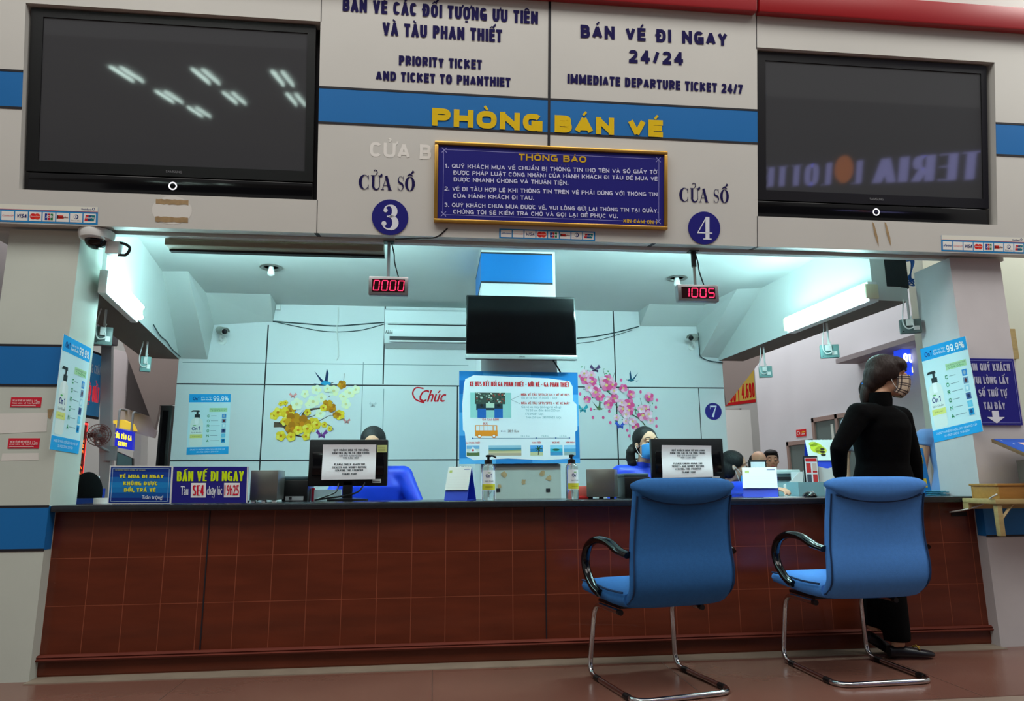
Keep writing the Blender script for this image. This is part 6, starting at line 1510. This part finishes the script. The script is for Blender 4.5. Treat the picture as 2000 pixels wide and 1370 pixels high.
t = thing('blossom_decal', 'pink blossom branch decal on the back wall above the clerk with the blue mask', 'decal', onY(1210, 835, D))
m = MB()
for pts, ws in (([(1150, 762), (1172, 754), (1190, 768), (1200, 778)], (.008, .012)), ([(1202, 790), (1210, 800), (1230, 808), (1250, 820), (1262, 835)], (.012, .01)), ([(1168, 735), (1172, 754)], (.005, .006)), ([(1138, 760), (1160, 766)], (.004, .006)), ([(1270, 792), (1266, 804)], (.005, .003)), ([(1240, 790), (1242, 810)], (.004, .006)), ([(1142, 716), (1142, 730)], (.004, .003)), ([(1178, 722), (1182, 738)], (.004, .004)), ([(1200, 728), (1196, 745)], (.004, .003)), ([(1212, 812), (1232, 828)], (.004, .004)), ([(1250, 778), (1254, 792)], (.004, .003))): branch(m, pts, ws, ink((70, 84, 60)))
m.build('branch', t)
PK = ((236, 120, 170), (226, 80, 140), (244, 180, 206)); PL = ((246, 200, 220), (240, 170, 200), (250, 222, 232))
m = MB(); c = .003; qn = 0
for u, v, r, cs in ((1143, 742, 11, PK), (1155, 733, 9, PL), (1156, 746, 11, PK), (1141, 730, 9, PL), (1188, 741, 10, PK), (1178, 744, 9, PL), (1184, 753, 13, PK), (1196, 752, 10, PK), (1163, 767, 12, PK), (1171, 775, 10, PK), (1150, 758, 9, PL), (1217, 759, 9, PK), (1232, 771, 9, PK), (1267, 776, 10, PK), (1147, 781, 8, PK), (1190, 781, 9, PL), (1200, 779, 10, PK), (1188, 791, 10, PK), (1216, 799, 11, PK), (1228, 790, 12, PK), (1228, 802, 11, PK), (1214, 787, 8, PL), (1222, 810, 9, PL), (1255, 812, 12, PK), (1261, 799, 9, PK), (1252, 800, 9, PL), (1266, 810, 9, PL), (1235, 824, 9, PL), (1242, 834, 9, PK), (1204, 816, 7, PL), (1270, 822, 8, PL), (1222, 823, 7, PL), (1165, 759, 8, PL), (1199, 764, 8, PL)):
    blossom(m, u, v, r*.0046, cs, c, core=(230, 190, 120)); qn += 1; c = .003+.0011*(qn % 14)
m.build('flowers', t)
m = MB()
for i in range(46):
    u, v = random.choice(((1143, 722), (1180, 730), (1152, 770), (1196, 745), (1182, 762), (1200, 795), (1212, 815), (1248, 800), (1270, 796), (1240, 822), (1176, 782))); a, q = wpt(u+random.uniform(-12, 12), v+random.uniform(-12, 12)); g = random.random()*6
    flat(m, WB.w, [(a, q), (a+.012*math.cos(g+.5), q+.012*math.sin(g+.5)), (a+.024*math.cos(g), q+.024*math.sin(g)), (a+.012*math.cos(g-.5), q+.012*math.sin(g-.5))], ink((60, 140, 84)), .0026)
for u, v in ((1213, 743), (1154, 800), (1190, 804), (1158, 816), (1178, 816), (1192, 826), (1281, 796), (1282, 818), (1251, 766), (1282, 833), (1229, 852), (1225, 841), (1132, 735), (1133, 770), (1283, 782)):
    a, q = wpt(u, v); disc(m, WB.w, a, q, .013, .017, ink((230, 96, 150)), .0026, 8)
m.build('petals_and_leaves', t)

# ================================================================== PEOPLE
def basis(f, up=(0, 0, 1)):
    f = Vector(f).normalized(); r = f.cross(Vector(up)).normalized(); u = r.cross(f); return r, f, u
def add_head(mb, c, f, m, k=1.0):
    r, f, u = basis(f); R = Matrix((r, f, u)).transposed(); T = lambda x, y, z: c + (r*x+f*y+u*z)*k
    B = lambda p, q, n=20, kk=14: mb.ball(T(*p), tuple(x*k for x in q), m, n, kk, R)
    B((0, -.012, .03), (.073, .094, .084)); B((0, .02, -.035), (.057, .070, .078)); B((0, .058, -.092), (.026, .022, .020)); B((0, .05, -.04), (.05, .042, .045))
    mb.tube([T(0, .080, .022), T(0, .096, -.008), T(0, .106, -.026)], [.008*k, .010*k, .013*k], m, 8)
    for s in (-1, 1):
        B((s*.013, .090, -.028), (.010, .010, .008), 8, 6); B((s*.040, .058, -.018), (.024, .022, .022), 10, 8)
        B((s*.072, -.008, -.008), (.010, .019, .030), 10, 8); B((s*.032, .070, .030), (.026, .014, .010), 10, 8)
    return T, R
def add_hand(mb, w, d, n, m, curl=.45, side=1):
    d = Vector(d).normalized(); n = Vector(n); n = (n-d*n.dot(d)).normalized(); s = d.cross(n)*side
    mb.tube([w-d*.01, w+d*.02, w+d*.055, w+d*.088], [.024, .032, .038, .036], m, 12, ry=[.017, .016, .015, .011], up=n)
    for i, L in enumerate((.066, .074, .069, .054)):
        p = w+d*.082+s*(.028-.0188*i); a = curl*(1+.12*i)*.6; P = [p]; dd = d
        for sg in (.45, .32, .25):
            dd = d*math.cos(a)+n*math.sin(a); p = p+dd*(L*sg); P.append(p); a += curl*.8
        mb.tube(P, [.0088, .0082, .0075, .006], m, 8)
    b = w+d*.022+s*.026; mb.tube([b, b+(d*.6+s*.7+n*.25).normalized()*.032, b+(d*.9+s*.6+n*.4).normalized()*.060, b+(d*1.1+s*.45+n*.5).normalized()*.075], [.013, .0105, .009, .0065], m, 8)
def limb(mb, pts, rs, m, n=12): 
    P = []; R_ = []
    for i in range(len(pts)-1):
        for j in range(4): t = j/4; P.append(Vector(pts[i]).lerp(Vector(pts[i+1]), t)); R_.append(rs[i]+(rs[i+1]-rs[i])*t)
    P.append(Vector(pts[-1])); R_.append(rs[-1]); mb.tube(P, R_, m, n)
def torso(mb, pel, nb, front, m, g=0.0, k=1.0, lo=0.0, wide=1.0):
    pel, nb = Vector(pel), Vector(nb); st = [(-.10, .150, .105), (.0, .165, .112), (.15, .158, .108), (.40, .126, .090), (.62, .142, .105), (.78, .150, .108), (.90, .125, .085), (.97, .075, .060), (1.0, .052, .050)]
    st = [q for q in st if q[0] >= lo]
    mb.tube([pel.lerp(nb, q[0]) for q in st], [q[1]*k*wide+g for q in st], m, 20, ry=[q[2]*k+g for q in st], up=front)
def shoe(mb, heel, d, m, L=.24, pitch=0.0, sc=1.0):
    d = Vector((d[0], d[1], 0)).normalized(); h = Vector(heel); up = Vector((0, 0, 1)); c, s = math.cos(pitch), math.sin(pitch)
    D_ = d*c - up*s; U = up*c + d*s
    st = [(0, .026, .030, .034), (.05, .030, .032, .034), (.12, .034, .026, .027), (.18, .038, .020, .021), (.225, .030, .016, .017), (.245, .012, .011, .012)]
    mb.tube([h+D_*x*L/.245+U*z for x, w, hh, z in st], [w*sc for x, w, hh, z in st], m, 14, ry=[hh*sc for x, w, hh, z in st], up=U)

def person(label, P, voxel=.008, top=None, legs=None, skin=None, hair=None, shoes=None, k=1.0, hands=False, sleeves=1.0, hairfn=None, wide=1.0, extra=None, hem=-.1, collar=None, face=True, name='person'):
    skin = skin or SKIN; hair = hair or HAIR
    V = {q: Vector(x) for q, x in P.items() if q in ('head', 'nb', 'pel') or (q[-1] in 'LR' and q[:-1] in ('sh', 'el', 'wr', 'hp', 'kn', 'an'))}
    gx = min(V['anL'].x, V['anR'].x)*.5+max(V['anL'].x, V['anR'].x)*.5
    t = thing(name, label, 'person', (V['pel'].x, V['pel'].y, 0))
    fr = Vector(P['f']).normalized()
    b = MB(); T, R = add_head(b, V['head'], P['hf'], skin, k)
    b.tube([T(0, -.025, -.03), T(0, -.022, -.09), V['nb']+Vector((0, 0, .01)), V['nb']-Vector((0, 0, .06))], [.050*k, .048*k, .052*k, .06*k], skin, 14)
    torso(b, V['pel'], V['nb'], fr, skin, -.006, k, wide=wide)
    for s in 'LR':
        limb(b, [V['nb'].lerp(V['sh'+s], .3)-Vector((0, 0, .035)), V['sh'+s]], [.05*k, .046*k], skin)
        limb(b, [V['sh'+s], V['el'+s], V['wr'+s]], [.046*k, .034*k, .024*k], skin)
        d = (V['wr'+s]-V['el'+s]); add_hand(b, V['wr'+s], P.get('hd'+s, d), P.get('hn'+s, fr), skin, .5, 1 if s == 'L' else -1)
        limb(b, [V['hp'+s], V['kn'+s], V['an'+s]], [.075*k, .05*k, .035*k], skin)
        shoe(b, V['an'+s]-Vector((P['shoe'+s][0], P['shoe'+s][1], 0)).normalized()*.05-Vector((0, 0, P.get('anh', .055))), P['shoe'+s], skin, .20, P.get('pt'+s, 0), .78)
    body = fuse(b, 'body', skin, voxel, t)
    if face:
        for s in (-1, 1):
            m = MB(); m.ball(T(s*.032, .079, .008), (.0125*k,)*3, mat('eye_white', (226, 222, 216), .25), 12, 8); e = m.build('eye', t, smooth=2)
            m = MB(); m.ball(T(s*.032, .0785, .0150), (.0150*k, .0140*k, .0095*k), skin, 12, 8, R); m.ball(T(s*.032, .0785, -.0015), (.0140*k, .0130*k, .0060*k), skin, 12, 8, R); m.build('eyelid', e, smooth=2)
            m = MB(); m.ball(T(s*.032, .0872, .007), (.0062*k, .005*k, .0062*k), mat('iris', (30, 20, 16), .2), 10, 6, R); m.build('iris', e, smooth=2)
            m = MB(); m.tube([T(s*.019, .0885, .0095), T(s*.033, .0925, .0115), T(s*.046, .083, .008)], .0022*k, HAIR, 6); m.build('eyelash', e)
            m = MB(); m.tube([T(s*.016, .089, .036), T(s*.034, .089, .041), T(s*.052, .074, .035)], [.003*k, .0032*k, .0015*k], HAIR, 6); m.build('eyebrow', t, smooth=1)
        m = MB(); m.ball(T(0, .088, -.055), (.024*k, .010*k, .0075*k), mat('lips', (176, 92, 88), .4), 12, 8, R); m.build('mouth', t, smooth=2)
    if hairfn != 'bald':
        h = MB(); h.ball(T(0, -.024, .040), tuple(x*k for x in (.083, .097, .086)), hair, 22, 14, R)
        if hairfn: hairfn(h, T, R, hair, k)
        fuse(h, 'hair', hair, .007, t, 4)
    if top:
        b = MB(); torso(b, V['pel'], V['nb'], fr, top, .012, k, hem, wide)
        for s in 'LR':
            limb(b, [V['nb'].lerp(V['sh'+s], .25)-Vector((0, 0, .035)), V['sh'+s]], [.066*k, .068*k], top); b.ball(V['sh'+s], .068*k, top, 14, 10)
            e = V['sh'+s].lerp(V['el'+s], min(1, sleeves*2)) if sleeves < .5 else None
            if e is not None: limb(b, [V['sh'+s], e], [.062*k, .058*k], top)
            else: limb(b, [V['sh'+s], V['el'+s], V['el'+s].lerp(V['wr'+s], (sleeves-.5)*2)], [.066*k, .048*k, .038*k], top)
        tp = fuse(b, 'shirt', top, .010, t, 5)
        if collar:
            m = MB(); q = V['nb']+Vector((0, 0, .0)); m.lathe([(.056*k, -.012), (.060*k, .012), (.056*k, .034), (.051*k, .034), (.052*k, .0), (.056*k, -.012)], collar, q, 22); m.build('collar', tp, smooth=1)
    if legs:
        b = MB(); V_ = V['pel']; b.tube([V_+Vector((0, 0, .06)), V_, V_-Vector((0, 0, .08))], [.16*k*wide, .178*k*wide, .168*k*wide], legs, 18, ry=[.115, .128, .118], up=fr)
        for s in 'LR': limb(b, [V['hp'+s], V['kn'+s], V['an'+s].lerp(V['kn'+s], .06)], [.10*k, .075*k, .070*k], legs)
        fuse(b, 'trousers', legs, .011, t, 5)
    sh = shoes or BLACKP
    for s in 'LR':
        m = MB(); shoe(m, V['an'+s]-Vector((P['shoe'+s][0], P['shoe'+s][1], 0)).normalized()*.055-Vector((0, 0, P.get('anh', .055)+.001)), P['shoe'+s], sh, .245, P.get('pt'+s, 0)); m.build('shoe', t, smooth=1.2)
    if extra: extra(t, T, R, V, k)
    return t

def face_mask(t, T, k, mats, pattern=None, low=0.0, loops=True, big=1.0):
    N, M_ = 30, 20; vs = []; fs = []; mi = []
    for j in range(M_+1):
        for i in range(N+1):
            u = -1+2*i/N; v = -1+2*j/M_; g = math.radians(72*big*u)
            x = .066*math.sin(g); y = .030+.066*math.cos(g)+.022*big*(1-u*u)*(1-.55*(v-.25)**2)-.012*(v < -.5)*(-.5-v)*2; z = -.050+.054*big*v*(1-.28*u*u)+low
            vs.append(T(x, y, z))
    m = MB(); 
    for j in range(M_):
        for i in range(N):
            q = j*(N+1)+i; mm = mats[pattern(i, j) if pattern else 0]
            m.add([vs[q], vs[q+1], vs[q+N+2], vs[q+N+1]], [(0, 1, 2, 3)], mm)
    o = m.build('face_mask', t)
    bm = bmesh.new(); bm.from_mesh(o.data); bmesh.ops.remove_doubles(bm, verts=bm.verts, dist=1e-5); bm.to_mesh(o.data); bm.free()
    o.data.polygons.foreach_set('use_smooth', [True]*len(o.data.polygons))
    sd = o.modifiers.new('thick', 'SOLIDIFY'); sd.thickness = .0025
    if loops:
        for s in (-1, 1):
            for z in (-.012, -.088):
                m = MB(); m.tube(spline([T(s*.063, .050, z+low*.7), T(s*.074, .015, z*.5-.01), T(s*.080, -.012, -.004)], 5), .0018, WHITEP, 5); m.build('ear_loop', o, smooth=1)
    return o

# the woman in black walking along the counter
def hair_w(h, T, R, m, k):
    for p, r in (((0, -.06, -.01), (.084, .066, .085)), ((0, -.085, -.06), (.06, .046, .06)), ((.068, -.01, .0+.02), (.020, .055, .06)), ((-.068, .0, .03), (.018, .045, .05)), ((0, .034, .064), (.080, .064, .054)), ((0, -.105, -.12), (.04, .032, .075))):
        h.ball(T(*p), r, m, 14, 10, R)
def extra_w(t, T, R, V, k):
    PB, PD, PM = mat('plaid_beige', (206, 188, 164), .8), mat('plaid_black', (34, 30, 34), .8), mat('plaid_mid', (92, 78, 74), .8)
    face_mask(t, T, k, (PB, PD, PM), lambda i, j: 1 if (i % 8 in (3, 5) and j % 7 in (2, 4)) else (2 if (i % 8 in (3, 5) or j % 7 in (2, 4)) else 0), big=1.22)
    m = MB(); q = V['nb']+Vector((.006, 0, .01)); m.lathe([(.060, -.02), (.064, .02), (.060, .058), (.054, .060), (.056, .0), (.060, -.02)], BLACKF, q, 24); m.build('stand_collar', t, smooth=1)
    m = MB(); a, b_ = T(0, -.10, -.062), T(0, -.118, -.075); m.tube([T(0, -.098, -.058), T(0, -.106, -.078)], .030, ink((40, 110, 190)), 12); m.build('hair_tie', t, smooth=1)
    g = mat('gold_buckle', (206, 170, 80), .3, metal=.8)
    c = V['anL']+Vector((.098, -.004, -.010)); m = MB(); m.tube([c+Vector((0, -.03, -.005)), c+Vector((.0, 0, .012)), c+Vector((0, .03, -.005))], .004, g, 6); m.tube([c+Vector((.012, -.012, .006)), c+Vector((-.012, .012, .006))], .004, g, 6); m.build('buckle', t)
person('woman in black jacket and trousers with a plaid mask, walking past the lighter blue chair', dict(
    f=(.35, .94, 0), hf=(.93, -.30, -.17), head=(2.525, -.24, 1.512), nb=(2.458, -.24, 1.345), pel=(2.470, -.18, .83),
    shL=(2.305, -.28, 1.290), shR=(2.610, -.19, 1.280), elL=(2.165, -.285, 1.10), elR=(2.668, -.18, 1.045), wrL=(2.245, -.14, .95), wrR=(2.688, -.15, .855),
    hdL=(.6, .75, -.3), hnL=(.5, -.3, -.7), hdR=(-.12, .02, -1), hnR=(-.6, .7, 0),
    hpL=(2.43, -.15, .80), hpR=(2.53, -.16, .80), knL=(2.475, -.145, .44), knR=(2.455, -.10, .46), anL=(2.465, -.17, .065), anR=(2.395, -.075, .13),
    shoeL=(1, -.06), shoeR=(.97, .02), ptR=.5, anh=.058),
    voxel=.006, top=BLACKF, legs=BLACKF, hair=HAIRB, sleeves=.97, hairfn=hair_w, extra=extra_w, hem=-.1, shoes=mat('navy_leather', (14, 16, 26), .35), k=.97)

def seated(head, hf, nb, sh, f=(0, -1, 0), el=None, wr=None, pel=None):
    n = Vector(nb); fr = Vector(f).normalized(); r = fr.cross(Vector((0, 0, 1))); p = Vector(pel) if pel else Vector((n.x, n.y, .50))
    L, R_ = n - r*sh - Vector((0, 0, .05)), n + r*sh - Vector((0, 0, .05))
    d = dict(f=f, hf=hf, head=head, nb=nb, pel=p, shL=L, shR=R_)
    d['elL'] = el[0] if el else L - r*.07 + fr*.06 - Vector((0, 0, .22)); d['elR'] = el[1] if el else R_ + r*.07 + fr*.06 - Vector((0, 0, .22))
    d['wrL'] = wr[0] if wr else Vector(d['elL']) + fr*.2 + r*.08; d['wrR'] = wr[1] if wr else Vector(d['elR']) + fr*.2 - r*.08
    for s, g in (('L', -1), ('R', 1)):
        d['hp'+s] = p + r*(.09*g) - Vector((0, 0, .02)); d['kn'+s] = p + r*(.10*g) + fr*.36 - Vector((0, 0, .02)); d['an'+s] = p + r*(.10*g) + fr*.33; d['an'+s].z = .058; d['shoe'+s] = (fr.x, fr.y); d['hn'+s] = (0, 0, -1)
    return d
def stool(x, y, label, h=.372):
    t = thing('stool', label, 'stool', (x, y, 0), 'black stools behind the counter')
    m = MB(); m.lathe([(0, h-.05), (.17, h-.05), (.18, h-.03), (.17, h), (0, h)], BLACKF, (x, y, 0), 22); m.build('seat', t, smooth=.8)
    m = MB(); m.tube([(x, y, .03), (x, y, h-.05)], .025, CHROME, 10); m.build('stem', t); m = MB(); m.lathe([(0, 0), (.2, 0), (.18, .02), (.03, .035), (0, .035)], BLACKP, (x, y, 0), 22); m.build('base', t, smooth=.8)
BLK_TROUSERS = mat('white_trousers', (206, 210, 216), .7)
DK = mat('dark_cloth', (40, 42, 52), .8)
def bun(h, T, R, m, k): h.ball(T(0, -.10, -.01), (.045, .04, .045), m, 12, 8, R)
stool(-.403, .86, 'black stool under the bowed clerk')
person('clerk in a royal blue tunic bowed behind the monitor with the sticky note', seated((-.405, .76, 1.178), (0, -.94, -.30), (-.395, .84, 1.035), .185, el=((-.105, .77, .79), (-.69, .77, .79)), wr=((-.22, .70, .66), (-.57, .70, .66))), top=AODAI, legs=BLK_TROUSERS, hairfn=bun, collar=AODAI, sleeves=.98, wide=1.32)
stool(1.43, .92, 'black stool under the clerk with the blue mask')
def tail(h, T, R, m, k):
    h.ball(T(0, -.03, .0), (.086, .075, .08), m, 14, 10, R)
    for i, (x, z, r) in enumerate(((.082, -.03, .030), (.098, -.055, .034), (.096, -.09, .036), (.090, -.125, .034), (.078, -.155, .028))): h.ball(T(x*-1 if False else x, -.055+.006*(i % 2), z), (r, r, r*1.1), m, 10, 8, R)
person('clerk in a royal blue tunic wearing a light blue mask, hair tied at the side', seated((1.44, .82, 1.190), (.20, -.97, .0), (1.425, .86, 1.035), .165, wr=((1.57, .74, .66), (1.28, .74, .66)), el=((1.66, .82, .80), (1.19, .82, .80))), top=AODAI, legs=BLK_TROUSERS, hairfn=tail, collar=AODAI, sleeves=.98, extra=lambda t, T, R, V, k: face_mask(t, T, k, (MASKB,)))
stool(2.30, 1.62, 'black stool under the clerk seen in profile', .31)
def low_tail(h, T, R, m, k):
    for s in (-1, 1): h.ball(T(s*.040, -.045, -.030), (.045, .060, .075), m, 12, 8, R)
    h.ball(T(0, -.10, -.085), (.05, .045, .05), m, 12, 8, R); h.ball(T(0, -.085, -.01), (.078, .06, .08), m, 12, 8, R); h.ball(T(0, -.11, -.06), (.045, .04, .05), m, 12, 8, R); h.ball(T(.06, .01, .04), (.03, .05, .05), m, 12, 8, R); h.ball(T(-.06, .01, .04), (.03, .05, .05), m, 12, 8, R)
person('clerk in royal blue in profile with a mask under the chin', seated((2.365, 1.50, 1.052), (.90, -.38, -.14), (2.30, 1.54, .915), .165, f=(.72, -.69, 0), el=((2.48, 1.50, .74), (2.215, 1.12, .89)), wr=((2.50, 1.40, .64), (2.31, .76, .88)), pel=(2.28, 1.62, .44)), top=AODAI, legs=BLK_TROUSERS, skin=SKIN2, hairfn=low_tail, collar=AODAI, sleeves=.9, extra=lambda t, T, R, V, k: face_mask(t, T, k*.9, (MASKB,), low=-.055))
# people waiting beyond the openings
def standing(x, y, ztop, f, hf):
    fr = Vector(f).normalized(); r = fr.cross(Vector((0, 0, 1))); o = Vector((x, y, 0)); s = ztop/1.64
    d = dict(f=f, hf=hf, head=o+Vector((0, 0, ztop-.122)), nb=o+Vector((0, 0, ztop-.30)), pel=o+Vector((0, 0, .83*s)))
    for q, g in (('L', -1), ('R', 1)):
        d['sh'+q] = d['nb']+r*(.175*g)-Vector((0, 0, .05)); d['el'+q] = d['sh'+q]+r*(.05*g)-Vector((0, 0, .26)); d['wr'+q] = d['el'+q]+fr*.06-Vector((0, 0, .23))
        d['hp'+q] = d['pel']+r*(.09*g)-Vector((0, 0, .03)); d['kn'+q] = o+r*(.09*g)+Vector((0, 0, .45)); d['an'+q] = o+r*(.09*g)+Vector((0, 0, .058)); d['shoe'+q] = (fr.x, fr.y); d['hn'+q] = -r*g
    return d
def short(h, T, R, m, k): h.ball(T(0, .02, .088), (.07, .07, .035), m, 14, 10, R); h.ball(T(0, .05, .095), (.05, .03, .025), m, 12, 8, R)
def glasses(t, T, R, V, k):
    m = MB()
    for s in (-1, 1): m.tube([T(s*.034+.024*math.cos(g), .098, .006+.018*math.sin(g)) for g in [2*PI*i/16 for i in range(16)]], .002, BLACKP, 5, closed=True); m.tube([T(s*.058, .096, .01), T(s*.076, .0, .01)], .002, BLACKP, 5)
    m.tube([T(-.01, .1, .008), T(.01, .1, .008)], .002, BLACKP, 5); m.build('glasses', t, smooth=1)
p = onY(1697, 742, 1.3)
person('man with short black hair and glasses standing behind the woman in black', standing(p.x, 1.3, p.z, (-.6, -.8, 0), (-.55, -.83, -.1)), top=mat('grey_shirt', (150, 156, 166), .8), legs=DK, skin=SKIN2, hairfn=short, extra=glasses, sleeves=.4)
p = onY(1812, 828, .95)
person('woman in a light blue sleeveless top and purple trousers behind the pillar poster', standing(p.x+.17, .95, p.z+.25, (.3, 1, 0), (.3, .9, 0)), top=mat('light_blue_top', (116, 156, 214), .8), legs=mat('purple_cloth', (90, 50, 90), .8), skin=SKIN2, hairfn=low_tail, sleeves=.12)
p = onY(1481, 882, 2.9)
stool(p.x, 3.02, 'stool under the balding man')
def fringe_hair(t, T, R, V, k):
    h = MB(); h.ball(T(0, -.045, .02), (.084, .075, .07), HAIR, 14, 10, R); fuse(h, 'hair', HAIR, .008, t, 3)
person('balding man seated beyond the counter behind the framed sheet', seated((p.x, 2.9, p.z-.115), (-.05, -.98, -.2), (p.x, 2.97, p.z-.27), .18, pel=(p.x, 3.02, .50)), top=mat('dark_jacket', (44, 46, 54), .8), legs=DK, skin=SKIN2, hairfn='bald', extra=fringe_hair)
p = onY(1505, 880, 3.5)
stool(p.x, 3.62, 'stool under the man with parted black hair')
person('man with parted black hair in a dark top seated beyond the grey printer', seated((p.x, 3.5, p.z-.115), (-.3, -.95, -.05), (p.x, 3.57, p.z-.27), .18, pel=(p.x, 3.62, .50)), top=mat('dark_jacket', (44, 46, 54)), legs=DK, skin=SKIN2, hairfn=short)
